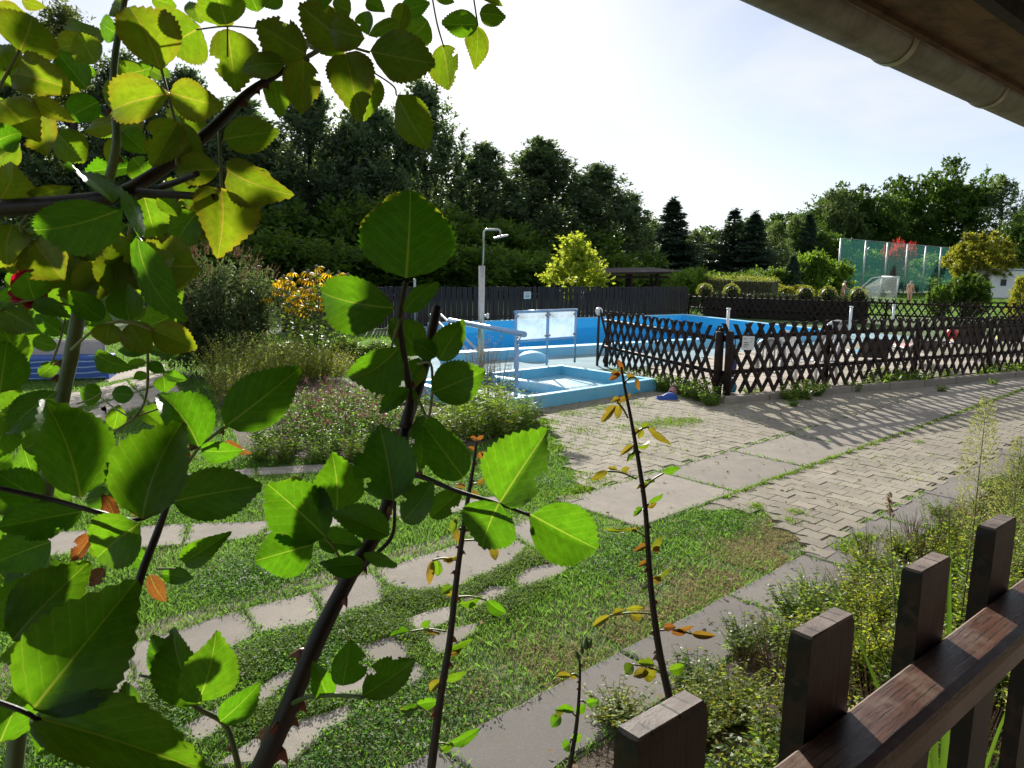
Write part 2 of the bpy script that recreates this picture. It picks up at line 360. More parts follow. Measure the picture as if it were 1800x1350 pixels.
# frosted glass
m, t, out = nodes('frosted_glass')
tr = t.nodes.new('ShaderNodeBsdfTransparent'); tr.inputs[0].default_value = (0.9, 0.95, 1, 1)
df = t.nodes.new('ShaderNodeBsdfTranslucent'); df.inputs[0].default_value = (0.72, 0.82, 0.9, 1)
d2 = t.nodes.new('ShaderNodeBsdfPrincipled'); d2.inputs['Base Color'].default_value = (0.6, 0.72, 0.82, 1); d2.inputs['Roughness'].default_value = 0.2
a1 = t.nodes.new('ShaderNodeMixShader'); a1.inputs[0].default_value = 0.35; t.links.new(df.outputs[0], a1.inputs[1]); t.links.new(d2.outputs[0], a1.inputs[2])
mx = t.nodes.new('ShaderNodeMixShader')
t.links.new(ramp(t, noise(t, 2.2, 4, 0.6, coords(t)), [(0.3, (0.16,) * 3), (0.65, (0.6,) * 3)]), mx.inputs[0])
t.links.new(tr.outputs[0], mx.inputs[1]); t.links.new(a1.outputs[0], mx.inputs[2]); t.links.new(mx.outputs[0], out.inputs[0])
# netting (threads far finer than a pixel): partly open sheet
def net_mat(name, col, open_, tfac=0.4):
    m, t, out = nodes(name); tr = t.nodes.new('ShaderNodeBsdfTransparent')
    d = t.nodes.new('ShaderNodeBsdfDiffuse'); d.inputs[0].default_value = (*col, 1)
    tl = t.nodes.new('ShaderNodeBsdfTranslucent'); tl.inputs[0].default_value = (*col, 1)
    a = t.nodes.new('ShaderNodeMixShader'); a.inputs[0].default_value = tfac; t.links.new(d.outputs[0], a.inputs[1]); t.links.new(tl.outputs[0], a.inputs[2])
    mx = t.nodes.new('ShaderNodeMixShader'); mx.inputs[0].default_value = 1 - open_
    t.links.new(tr.outputs[0], mx.inputs[1]); t.links.new(a.outputs[0], mx.inputs[2]); t.links.new(mx.outputs[0], out.inputs[0])
net_mat('green_net', (0.1, 0.38, 0.33), 0.84, 0.55)
net_mat('white_net', (0.7, 0.72, 0.7), 0.78)

def inside(poly, x, y):
    x = np.asarray(x, float); y = np.asarray(y, float); r = np.zeros(x.shape, bool); n = len(poly); j = n - 1
    for i in range(n):
        xi, yi = poly[i][0], poly[i][1]; xj, yj = poly[j][0], poly[j][1]
        c = ((yi > y) != (yj > y)) & (x < (xj - xi) * (y - yi) / ((yj - yi) if abs(yj - yi) > 1e-9 else 1e-9) + xi)
        r ^= c; j = i
    return r
G2 = lambda pts: [gp(*p).xy for p in pts]
# site axes: along the path strip (s) and across it (t)
SO = Vector((1.76, 6.43)); SE = Vector((math.cos(rad(42.8)), math.sin(rad(42.8)))); SN = Vector((-SE.y, SE.x))
def ST(s, t): return SO + SE * s + SN * t
def toST(x, y):
    dx, dy = x - SO.x, y - SO.y; return dx * SE.x + dy * SE.y, dx * SN.x + dy * SN.y

POOL = [Vector((-1.3, 16.55)), Vector((10.49, 24.32)), Vector((7.27, 31.83)), Vector((-2.5, 24.7))]   # NL NR FR FL
def ring(mb, hole, outer, z):
    n = len(hole)
    for i in range(n):
        j = (i + 1) % n; mb.add([(*hole[i], z), (*outer[i], z), (*outer[j], z), (*hole[j], z)], [(0, 1, 2, 3)])
def offset(poly, d):
    n = len(poly); r = []
    for i in range(n):
        a, b, c = poly[i - 1], poly[i], poly[(i + 1) % n]
        e1 = (b - a).normalized(); e2 = (c - b).normalized(); n1 = Vector((e1.y, -e1.x)); n2 = Vector((e2.y, -e2.x))
        k = (n1 + n2); k = k / (1 + n1.dot(n2)); r.append(b + k * d)
    return r
RIM = offset(POOL, 0.35)
g = MB(); ring(g, offset(POOL, 0.2), [Vector((-400, -60)), Vector((400, -60)), Vector((400, 900)), Vector((-400, 900))], 0.0)
tag(g.build('ground', MATS['lawn_soil']), kind='structure')

# pool: shell, water, raised rim
sh = MB(); n = 4
for i in range(n):
    a, b = POOL[i], POOL[(i + 1) % n]; sh.add([(*a, 0.21), (*b, 0.21), (*b, -0.8), (*a, -0.8)], [(0, 1, 2, 3)])
sh.add([(*p, -0.8) for p in POOL], [(0, 1, 2, 3)])
pool = tag(sh.build('pool', MATS['pool_paint']), kind='structure')
wt = MB(); wt.add([(*p, -0.16) for p in offset(POOL, -0.003)], [(0, 1, 2, 3)])
tag(wt.build('water', MATS['pool_water']), kind='structure')
rm = MB(); IN = offset(POOL, 0.003); OUT = RIM
for i in range(n):
    j = (i + 1) % n
    rm.add([(*IN[i], 0.225), (*OUT[i], 0.225), (*OUT[j], 0.225), (*IN[j], 0.225)], [(0, 1, 2, 3)])
    rm.add([(*OUT[i], 0.225), (*OUT[i], 0.0), (*OUT[j], 0.0), (*OUT[j], 0.225)], [(0, 1, 2, 3)])
    rm.add([(*IN[i], 0.225), (*IN[j], 0.225), (*IN[j], 0.15), (*IN[i], 0.15)], [(0, 1, 2, 3)])
rim = rm.build('rim', MATS['rim_paint'], pool)
# painted deck between foot basin and pool, flagged deck further right
DECK = [Vector(p) for p in ((-3.6, 13.4), (-0.3, 13.1), (1.5, 15.2), (2.6, 13.2), (4.2, 15.2), (6.4, 18.6), (9.5, 22.0), (13.6, 26.6), (9.4, 37.0), (-4.6, 28.6))]
dk = MB(); DK1 = [Vector((-4.2, 13.6)), Vector((15.2, 26.2)), Vector((9.0, 37.2)), Vector((-5.2, 28.4))]
ring(dk, RIM, [Vector((-1.6, 13.3)), Vector((14.8, 23.4)), Vector((8.2, 33.4)), Vector((-3.6, 25.6))], 0.008)
tag(dk.build('pool_deck', MATS['deck_paint']), kind='structure')
FLAG = [Vector(p) for p in ((2.3, 14.6), (3.45, 11.95), (11.5, 16.0), (20, 20), (20.5, 28), (15.5, 25.4), (6.9, 20.2), (4.0, 17.0))]
fl = MB(); fl.add([(*p, 0.014) for p in FLAG], [tuple(range(len(FLAG)))])
flo = tag(fl.build('terrace_paving', MATS['joint_sand']), kind='structure')
rr = random.Random(5); fmb = MB(); fmb.box((0, 0, 0), (0.485, 0.485, 0.04), bev=0.006); fm = fmb.mesh('flagstone'); fm.materials.append(MATS['pale_flag'])
u30 = Vector((math.cos(rad(29)), math.sin(rad(29)))); v30 = Vector((-u30.y, u30.x)); k = 0
for i in range(-6, 26):
    for j in range(0, 16):
        c = Vector((3.7, 12.3)) + u30 * (i * 0.495 + 0.25) + v30 * (j * 0.495 + 0.25)
        if inside(FLAG, c.x, c.y) and c.y < 19.5 and k < 290:
            o = link('flagstone', fm, flo); o.location = (c.x, c.y, 0.014 + rr.uniform(-0.003, 0.003)); o.rotation_euler = (rr.gauss(0, .004), rr.gauss(0, .004), rad(29)); k += 1

# ---- foot basin
BU = Vector((math.cos(rad(42.5)), math.sin(rad(42.5)))); BV = Vector((-BU.y, BU.x)); BO = Vector((0.36, 10.82))
def BB(u, v, z): q = BO + BU * u + BV * v; return Vector((q.x, q.y, z))
BASR = Matrix.Rotation(rad(42.5), 4, 'Z')
fb = empty('foot_basin', BB(0, 0, 0), rad(42.5), 'low pale blue foot washing basin split by a round ridge before the pool', 'foot basin')
L_, W_ = 2.95, 2.3; U0 = -0.75
x = MB(); x.box(((L_ + U0) / 2, 0.065, 0.11), (L_ - U0, 0.13, 0.22), bev=0.012); x.build('front_wall', MATS['basin_paint'], fb)
x = MB(); x.box(((L_ + U0) / 2, W_ - 0.065, 0.11), (L_ - U0, 0.13, 0.22), bev=0.012); x.build('back_wall', MATS['basin_paint'], fb)
x = MB(); x.box((L_ - 0.065, W_ / 2, 0.108), (0.13, W_ - 0.264, 0.216)); x.build('side_wall', MATS['basin_paint'], fb)
x = MB(); x.box((U0 + 0.065, W_ / 2, 0.108), (0.13, W_ - 0.264, 0.216)); x.build('side_wall', MATS['basin_paint'], fb)
x = MB(); x.box(((L_ + U0) / 2, W_ / 2, 0.02), (L_ - U0 - 0.262, W_ - 0.262, 0.04)); x.build('basin_bottom', MATS['basin_floor'], fb)
x = MB(); x.tube([(0.95, 0.14, 0.1), (0.95, 1.2, 0.13), (0.95, W_ - 0.14, 0.1)], 0.1, 14); x.build('ridge', MATS['rim_paint'], fb)
for a in ((1.5, 0.3, 1.9, 2.0), (2.2, 0.4, 2.55, 1.9), (0.1, 0.4, 0.6, 1.8)):
    x = MB(); x.box(((a[0] + a[2]) / 2, (a[1] + a[3]) / 2, 0.041), (0.02, 1.5, 0.012), -0.25); x.build('floor_joint', MATS['dark_metal'], fb)
# dome on the deck
x = MB(); x.lathe([(0.36, 0), (0.35, 0.05), (0.3, 0.12), (0.2, 0.18), (0.1, 0.205), (0.001, 0.21)], seg=24)
o = x.build('drain_dome', MATS['rim_paint']); o.location = (*gp(936, 634).xy, 0.009); tag(o, 'shallow pale blue dome on the deck behind the glass screen', 'dome cover')

# ---- glass screen
def PA(px, py, z): return gp(px, py, z)
p0, p1, p2 = BB(0.55, W_ + 0.0 - 0.09, 0.22), BB(1.78, W_ - 0.09, 0.22), BB(2.86, W_ - 0.09, 0.22)
p0 = gp(905, 648, 0.22); p2 = gp(1010, 637, 0.22); p1 = p0.lerp(p2, 0.515)
gs = empty('glass_screen', p0, 0, 'frosted glass screen of two panes in blue posts behind the foot basin', 'glass screen')
def loc(p): return Vector(p) - gs.location
HT = 1.06; up = Vector((0, 0, 1))
for p in (p0, p1, p2):
    x = MB(); x.tube([loc(p), loc(p) + up * HT], 0.022, 10); x.build('post', MATS['rail_paint'], gs)
x = MB(); x.tube([loc(p0) + up * (HT + .005) - (p2 - p0) * .02, loc(p2) + up * (HT + .005) + (p2 - p0) * .02], 0.026, 10); x.build('top_rail', MATS['rail_paint'], gs)
x = MB(); x.tube([loc(p0) + up * 0.50, loc(p2) + up * 0.50], 0.012, 8); x.build('lower_rail', MATS['rail_paint'], gs)
dx = (p2 - p0).normalized(); ang = math.atan2(dx.y, dx.x)
for a, b in ((p0, p1), (p1, p2)):
    c = loc(a.lerp(b, 0.5)) + up * 0.785; ln = (b - a).length - 0.09
    x = MB(); x.box((0, 0, 0), (ln, 0.01, 0.5)); o = x.build('glass_pane', MATS['frosted_glass'], gs); o.location = c; o.rotation_euler = (0, 0, ang)
    for sx in (-1, 1):
        for sz in (-1, 1):
            x = MB(); x.box((0, 0, 0), (0.06, 0.035, 0.045), bev=0.008); k = x.build('clamp', MATS['steel'], o); k.location = (sx * ln * 0.5, 0, sz * 0.2)
# handrail with its post, and the stair rails
hp = gp(907, 703); hr = empty('handrail', hp, 0, 'thick blue handrail on a single post at the front of the foot basin', 'handrail')
e0 = Vector((0, 0, 0.98)) ; a = gp(922, 588, 1.06) - hp; bq = gp(790, 563, 1.06) - hp
x = MB(); x.tube([(0, 0, 0), (0, 0, 0.9)], 0.034, 12); x.build('post', MATS['rail_paint'], hr)
x = MB(); x.tube([(0, 0, 0.9), a * 0.55 + Vector((0, 0, 0.45)), a + (bq - a) * 0.02 + Vector((0, 0, -0.03))], 0.012, 8); x.build('bracket', MATS['steel'], hr)
x = MB(); x.tube([a, a.lerp(bq, 0.5), bq], 0.048, 14); x.build('rail_tube', MATS['rail_paint'], hr)
x = MB(); x.tube([bq + Vector((0, 0, -0.02)), bq + Vector((0.02, 0.02, -0.8))], 0.03, 10); x.build('rear_post', MATS['rail_paint'], hr)
for kk, (q0, q1, lab) in enumerate((((757, 553), (826, 620), 'left of the two slanting steel rails at the pool steps'), ((772, 550), (842, 618), 'right of the two slanting steel rails at the pool steps'))):
    A = atY(*q0, 20.0); B = atY(*q1, 16.5); sr = empty('stair_rail', (A.x, A.y, 0), 0, lab, 'stair rail', 'slanting rails at the pool steps')
    x = MB(); x.tube([Vector((A.x, A.y, -0.3)) - sr.location, A - sr.location, B - sr.location, Vector((B.x, B.y, 0.0)) - sr.location], 0.028, 10); x.build('tube', MATS['galvanised'], sr)
    x = MB(); x.lathe([(0.07, 0), (0.07, 0.015), (0.03, 0.02)], tuple(Vector((B.x, B.y, 0.009)) - sr.location), 14); x.build('foot_flange', MATS['steel'], sr)
# ---- outdoor shower
sp = gp(845, 655); sh_ = empty('outdoor_shower', sp, 0, 'tall steel outdoor shower with thick column and tilted round head', 'shower')
D = sp.y
zt = lambda py: atY(846, py, D).z
x = MB(); x.tube([(0, 0, 0.02), (0, 0, zt(467))], 0.062, 18); x.build('column', MATS['steel'], sh_)
x = MB(); x.lathe([(0.001, 0), (0.14, 0), (0.14, 0.02), (0.07, 0.03)], seg=20); x.build('base_plate', MATS['steel'], sh_)
z0 = zt(467); z1 = zt(403); rr_ = 0.07; px = (880 - 849) / FPX * D
pth = [(0.02, 0, z0 - 0.01), (0.03, 0, z1 - rr_)] + [(0.03 + rr_ - rr_ * math.cos(q), 0, z1 - rr_ + rr_ * math.sin(q)) for q in np.linspace(0.3, 1.57, 5)] + [(px - 0.05, 0, z1)] + [(px - 0.05 + 0.05 * math.sin(q), 0, z1 - 0.05 + 0.05 * math.cos(q)) for q in np.linspace(0.3, 1.57, 4)] + [(px, 0, z1 - 0.12)]
x = MB(); x.tube(pth, 0.02, 12); x.build('arm', MATS['steel'], sh_)
x = MB(); x.lathe([(0.001, 0.0), (0.145, 0.0), (0.15, 0.008), (0.145, 0.03), (0.02, 0.04), (0.001, 0.04)], seg=24); o = x.build('shower_head', MATS['steel'], sh_); o.location = (px + 0.02, 0, z1 - 0.15); o.rotation_euler = (0.1, rad(-14), 0)
x = MB(); x.tube([(0.05, 0, zt(555)), (0.13, -0.02, zt(555))], 0.028, 12); x.box((0.13, -0.02, zt(555)), (0.05, 0.07, 0.1), bev=0.01); x.build('push_button', MATS['white_paint'], sh_)

# ================================================================== PAVING, PATHS
ND = []          # polygons kept free of grass
def slab(parent, poly, z0, z1, name='slab', mat='concrete_slab', rough=0.012, rng=random.Random(3)):
    """uneven slab outline with slightly broken edges and an eased rim"""
    P = []
    n = len(poly)
    for i in range(n):
        a, b = Vector(poly[i]), Vector(poly[(i + 1) % n]); L = (b - a).length; m_ = max(1, int(L / 0.12))
        for q in range(m_):
            f = q / m_; e = rough if 0 < f else rough * 0.4
            P.append(a.lerp(b, f) + Vector((rng.gauss(0, e), rng.gauss(0, e))))
    c = sum(P, Vector((0, 0))) / len(P); top = [c + (p - c) * (1 - 0.012 / max(0.05, (p - c).length)) for p in P]; N_ = len(P)
    V = [(*p, z0) for p in P] + [(*p, z1 - 0.006) for p in P] + [(*p, z1) for p in top]
    Fc = [tuple(range(2 * N_, 3 * N_))]
    for i in range(N_):
        j = (i + 1) % N_; Fc += [(i, j, N_ + j, N_ + i), (N_ + i, N_ + j, 2 * N_ + j, 2 * N_ + i)]
    x = MB(); x.add(V, Fc); ND.append([c + (p - c) * (1 - min(.5, 0.03 / max(.06, (p - c).length))) for p in P]); return x.build(name, MATS[mat], parent)
# concrete strip crossing the plaza, and its broken continuation into the lawn
strip = MB(); strip.add([(*ST(-6, 0), 0.004), (*ST(14.5, 0), 0.004), (*ST(14.5, 0.9), 0.004), (*ST(-6, 0.9), 0.004)], [(0, 1, 2, 3)])
strip = tag(strip.build('concrete_path', MATS['joint_sand']), kind='structure')
s = -0.95
rs = random.Random(11)
while s < 14:
    ln = rs.uniform(1.35, 1.7); g_ = 0.006
    slab(strip, [ST(s + g_, 0.012), ST(s + ln - g_, 0.012), ST(s + ln - g_, 0.93), ST(s + g_, 0.93)], -0.05, 0.022 + rs.uniform(-.002, .002), rough=0.003, rng=rs); s += ln
MP = [[(228, 1138), (318, 1109), (424, 1077), (452, 1117), (407, 1146), (300, 1182), (236, 1207)],
      [(429, 1075), (546, 1044), (560, 1070), (568, 1097), (500, 1111), (456, 1117)],
      [(551, 1042), (653, 1010), (670, 1028), (681, 1061), (610, 1083), (572, 1096), (564, 1069)],
      [(658, 1008), (752, 976), (811, 957), (880, 934), (925, 962), (908, 992), (815, 1031), (735, 1046), (692, 1036), (674, 1027)],
      [(884, 932), (940, 913), (985, 890), (1040, 905), (1000, 955), (966, 975), (928, 962)],
      [(902, 1019), (926, 1001), (990, 989), (1004, 999), (990, 1011), (930, 1036), (906, 1036)],
      [(812, 1056), (862, 1030), (895, 1034), (902, 1044), (860, 1064), (820, 1076)],
      [(711, 1091), (760, 1075), (790, 1068), (801, 1090), (762, 1110), (727, 1118)],
      [(741, 1129), (790, 1109), (840, 1098), (834, 1117), (802, 1137), (774, 1156)],
      [(632, 1140), (690, 1120), (718, 1135), (725, 1160), (753, 1181), (750, 1196), (722, 1212), (680, 1190), (645, 1162)],
      [(560, 1205), (640, 1170), (690, 1200), (640, 1226), (585, 1236)],
      [(308, 1290), (400, 1236), (470, 1202), (505, 1180), (525, 1192), (470, 1242), (380, 1292), (345, 1312)],
      [(370, 1352), (440, 1305), (530, 1266), (620, 1241), (626, 1258), (560, 1305), (500, 1352)],
      [(184, 1228), (242, 1196), (250, 1212), (215, 1245), (190, 1250)],
      [(120, 1180), (222, 1142), (230, 1210), (140, 1262)]]
for q in MP: slab(strip, G2(q), -0.04, 0.016 + rs.uniform(-.003, .004), rough=0.012, rng=rs)
# garden path higher up the lawn
UP = [[(20, 950), (83, 940), (205, 931), (205, 970), (92, 981), (20, 990)], [(209, 931), (330, 924), (318, 961), (278, 964), (210, 970)], [(334, 924), (410, 921), (483, 918), (455, 944), (417, 953), (322, 961)],
      [(488, 917), (600, 905), (690, 893), (690, 912), (600, 928), (465, 943)], [(694, 892), (800, 884), (905, 872), (930, 890), (800, 905), (694, 911)]]
gpth = MB(); gpth.add([(*gp(20, 988).xy, 0.003), (*gp(460, 946).xy, 0.003), (*gp(930, 892).xy, 0.003), (*gp(900, 872).xy, 0.003), (*gp(480, 918).xy, 0.003), (*gp(20, 952).xy, 0.003)], [(0, 1, 2, 3, 4, 5)])
gpth = tag(gpth.build('garden_path', MATS['joint_sand']), kind='structure')
for q in UP: slab(gpth, G2(q), -0.04, 0.018 + rs.uniform(-.003, .004), rough=0.014, rng=rs)
BP = [[(100, 866), (200, 845), (290, 838), (290, 850), (200, 860), (110, 882)], [(293, 838), (448, 825), (450, 838), (293, 850)], [(451, 825), (580, 818), (700, 812), (700, 826), (580, 832), (453, 838)]]
bpth = MB(); bpth.add([(*p, 0.003) for p in G2([(100, 882), (450, 839), (700, 827), (700, 811), (448, 825), (100, 866)])], [(0, 1, 2, 3, 4, 5)])
bpth = tag(bpth.build('back_path', MATS['joint_sand']), kind='structure')
for q in BP: slab(bpth, G2(q), -0.04, 0.018, rough=0.014, rng=rs)
# flagged corner beside the blue bench
CP = [[(150, 690), (222, 672), (240, 690), (165, 712)], [(225, 671), (290, 655), (305, 668), (243, 689)], [(170, 714), (242, 692), (262, 712), (190, 738)], [(245, 691), (306, 670), (318, 690), (265, 711)], [(120, 740), (185, 715), (192, 738), (130, 768)], [(60, 700), (146, 690), (160, 712), (70, 735)], [(180, 660), (290, 640), (291, 652), (190, 675)]]
cpth = MB(); cpth.add([(*p, 0.003) for p in G2([(110, 770), (320, 692), (300, 640), (40, 690)])], [(0, 1, 2, 3)])
cpth = tag(cpth.build('garden_terrace', MATS['joint_sand']), kind='structure')
for q in CP: slab(cpth, G2(q), -0.04, 0.02, mat='pale_flag', rough=0.01, rng=rs)
# darker slab edging along the flower bed
edge = MB(); edge.add([(*ST(-6, -1.6), 0.003), (*ST(9, -1.6), 0.003), (*ST(9, -1.14), 0.003), (*ST(-6, -1.14), 0.003)], [(0, 1, 2, 3)])
edge = tag(edge.build('bed_edging_path', MATS['joint_sand']), kind='structure')
s = -5.2
while s < 8.5:
    ln = rs.uniform(0.95, 1.35); slab(edge, [ST(s + .008, -1.59), ST(s + ln - .008, -1.59), ST(s + ln - .008, -1.15), ST(s + .008, -1.15)], -0.04, 0.02 + rs.uniform(-.003, .003), mat='asphalt_slab', rough=0.006, rng=rs); s += ln
# interlocking double-T pavers
UPR = G2([(1010, 893), (1022, 862), (1005, 822), (975, 760), (945, 715), (1150, 690), (1215, 700), (1270, 716)]) + [ST(5.4, 2.75), ST(8.3, 1.9), ST(8.3, 0.955), ST(-0.95, 0.955)]
LWR = [ST(-0.25, -0.02), ST(12, -0.02), ST(12, -1.13), ST(0.35, -1.13)] + G2([(1440, 985), (1405, 950), (1335, 897)])
pave = MB(); pave.add([(*p, 0.016) for p in UPR], [tuple(range(len(UPR)))]); pave.add([(*p, 0.0161) for p in LWR], [tuple(range(len(LWR)))])
pave = tag(pave.build('paving', MATS['joint_sand']), kind='structure'); ND += [UPR, LWR]
PL, PW, PA_, PH = 0.2, 0.165, 0.009, 0.02
def paver_outline():
    w_ = [(-.5, 1), (-.33, 1), (-.21, -1), (.21, -1), (.33, 1), (.5, 1)]; gq = 0.0018
    left = [(-PW / 2 - PA_ * b + gq, a * PL * (1 - 2 * gq / PL)) for a, b in w_]; right = [(-p[0], p[1]) for p in left[::-1]]
    return right[::-1] + left[::-1]      # counter-clockwise
pm = MB(); po = paver_outline(); n_ = len(po)
top = [(p[0] * 0.976, p[1] * 0.98) for p in po]
pm.add([(*p, -0.03) for p in po] + [(*p, PH - 0.004) for p in po] + [(*p, PH) for p in top],
       [tuple(range(2 * n_, 3 * n_))] + [f for i in range(n_) for f in ((i, (i + 1) % n_, n_ + (i + 1) % n_, n_ + i), (n_ + i, n_ + (i + 1) % n_, 2 * n_ + (i + 1) % n_, 2 * n_ + i))])
pmesh = pm.mesh('paver'); pmesh.materials.append(MATS['paver_concrete'])
cells = []
PANG = rad(42.8)
for i in range(-14, 80):
    for j in range(-9, 22):
        ss = i * PW; tt = j * PL + (PL / 2 if i % 2 else 0) ; c = ST(ss, tt)
        if (inside(UPR, c.x, c.y) or inside(LWR, c.x, c.y)): cells.append((c.length, c))
cells.sort(key=lambda q: q[0]); rest = MB(); rp = random.Random(8)
for k, (d_, c) in enumerate(cells):
    M_ = Matrix.Translation((c.x, c.y, 0.0045 + rp.gauss(0, 0.0018))) @ Matrix.Rotation(PANG + rp.gauss(0, 0.008), 4, 'Z') @ Matrix.Rotation(rp.gauss(0, 0.009), 4, 'X') @ Matrix.Rotation(rp.gauss(0, 0.009), 4, 'Y')
    if k < 300:
        o = link('paver', pmesh, pave); o.matrix_basis = M_
    else: rest.add([M_ @ Vector(v) for v in pm.v], pm.f)
if rest.v: tag(rest.build('paver_field', MATS['paver_concrete'], pave), kind='stuff')
# smooth apron between strip and fence further right, kerb under the fence
APR = [ST(8.35, 0.95), ST(8.35, 1.95), ST(14.5, 0.2 + 0.8), ST(14.5, 0.95)]
KA, KB = Vector((3.32, 11.55)), Vector((12.6, 16.4))
ap = MB(); ap.add([(*ST(6.0, 0.96), 0.006), (*ST(14.8, 0.96), 0.006), (KB.x, KB.y, 0.006), (KA.x + 2.2, KA.y + 1.1, 0.006)], [(0, 1, 2, 3)])
tag(ap.build('apron', MATS['concrete_slab']), kind='structure')
kd = (KB - KA).normalized(); kb = MB().build('kerb', MATS['kerb_concrete']) if False else None
kerb = empty('kerb', (KA.x, KA.y, 0), math.atan2(kd.y, kd.x)); tag(kerb, kind='structure')
x_ = 0.0
while x_ < (KB - KA).length:
    x = MB(); x.box((0.5, 0, 0.06), (0.985, 0.13, 0.15), bev=0.012); o = x.build('kerb_stone', MATS['kerb_concrete'], kerb); o.location = (x_, 0, rs.uniform(-.006, .006)); o.rotation_euler = (0, 0, rs.gauss(0, .006)); x_ += 1.0
# flower bed soil under the railing
BED = [ST(-5.5, -1.61), ST(9, -1.61), ST(9, -4.6), ST(-5.5, -4.3)]
bd = MB(); bd.add([(*p, 0.006) for p in BED], [(0, 1, 2, 3)]); tag(bd.build('flower_bed', MATS['bed_soil']), kind='structure'); ND.append(BED)
MBED = G2([(430, 800), (640, 815), (800, 800), (960, 735), (930, 712), (850, 690), (700, 690), (560, 660), (420, 650), (380, 700)])
bd = MB(); bd.add([(*p, 0.005) for p in MBED], [tuple(range(len(MBED)))]); tag(bd.build('garden_bed', MATS['bed_soil']), kind='structure'); ND.append(MBED)

# ================================================================== FENCES, RAILING, EAVE
def jaeger_fence(A, B, z0, ht, label, post_every=2.4, pitch=0.26, slat_w=0.07, maxn=150, group=None, posts=True, first_post=True, lean=0.0, skip=()):
    """German hunter's fence: two layers of crossed slats with notched points on two rails"""
    A = Vector(A); B = Vector(B); L = (B - A).length; ang = math.atan2(B.y - A.y, B.x - A.x)
    f = empty('lattice_fence', (A.x, A.y, 0), ang, label, 'fence', group); rng = random.Random(int(L * 100))
    if ('top_rail' not in skip):
        for nm, z in (('top_rail', z0 + ht * 0.79), ('bottom_rail', z0 + ht * 0.3)):
            x = MB(); x.tube([(0, 0.03, z), (L / 2, 0.03, z + rng.gauss(0, .01)), (L, 0.03, z)], 0.036, 8); x.build(nm, MATS['fence_wood'], f)
    dx = ht * 0.62; ln = math.hypot(dx, ht); a = math.atan2(ht, dx)
    def slat_mesh(sgn):
        h = slat_w / 2; th = 0.018; P = []
        prof = [(-ln / 2, -h), (ln / 2 - 0.035, -h), (ln / 2, -h * 0.9), (ln / 2 - 0.05, h), (-ln / 2 + 0.02, h)]
        V = [(p, -th / 2, q) for p, q in prof] + [(p, th / 2, q) for p, q in prof]
        n = len(prof); Fc = [tuple(range(n)), tuple(range(2 * n - 1, n - 1, -1))] + [((i + 1) % n, i, n + i, n + (i + 1) % n) for i in range(n)]
        R_ = Matrix.Rotation(-a, 4, 'Y'); V = [R_ @ Vector(v) for v in V]
        if sgn < 0: V = [Vector((-v.x, v.y, v.z)) for v in V]; Fc = [q[::-1] for q in Fc]
        x = MB(); x.add(V, Fc); m_ = x.mesh('slat'); m_.materials.append(MATS['fence_wood']); return m_
    ms = {1: slat_mesh(1), -1: slat_mesh(-1)}
    n = int((L - dx * 0.4) / pitch)
    for sgn, y in ((1, -0.022), (-1, -0.041)):
        for i in range(n):
            if i >= maxn: break
            o = link('slat', ms[sgn], f); o.location = (dx * 0.25 + i * pitch + (((dx - .15) % pitch) if sgn < 0 else 0) + rng.gauss(0, .004), y, z0 + ht / 2 + rng.gauss(0, .008)); o.rotation_euler = (rng.gauss(0, .01), rng.gauss(0, .015), 0)
    if posts:
        k = 0 if first_post else 1; np_ = max(1, round(L / post_every))
        for i in range(k, np_ + 1):
            x = MB(); h = z0 + ht * 0.92; x.tube([(0, 0, 0), (0, 0, h - .03), (0, 0, h)], [0.048, 0.046, 0.036], 10); o = x.build('post', MATS['fence_wood'], f); o.location = (i * L / np_, 0.09, 0); o.rotation_euler = (rng.gauss(0, .012), rng.gauss(0, .012), 0)
    return f
CORNER = Vector((3.42, 11.85)); LEFTEND = Vector((1.95, 15.9)); RIGHTEND = Vector((12.4, 16.75))
fr_ = jaeger_fence(CORNER, RIGHTEND, 0.12, 1.17, 'near dark lattice fence running right from the corner post along the kerb', first_post=True)
fl_ = jaeger_fence(LEFTEND, CORNER, 0.1, 1.15, 'short dark lattice fence panel between foot basin and the corner post', post_every=4.3)
# corner post pair
for off, lab, hgt in (((-0.10, 0.02), 'left of the two thick brown posts at the lattice fence corner', 1.14), ((0.03, -0.12), 'right of the two thick brown posts at the lattice fence corner', 1.16)):
    cp = empty('corner_post', (CORNER.x + off[0], CORNER.y + off[1], 0), 0.3, lab, 'post', 'corner posts')
    x = MB(); x.tube([(0, 0, 0), (0, 0, hgt - .02), (0, 0, hgt)], [0.062, 0.06, 0.05], 14); x.build('shaft', MATS['fence_wood'], cp)
    x = MB(); x.box((0, 0, 0.75), (0.135, 0.02, 0.03)); x.build('strap', MATS['dark_metal'], cp)
FAR_A = Vector((8.1, 34.4)); FAR_B = Vector((22.8, 27.2))
ff = jaeger_fence(FAR_A, FAR_B, 0.12, 0.98, 'far dark lattice fence in front of the clipped hedge beyond the pool', pitch=0.26, slat_w=0.06, post_every=2.9)
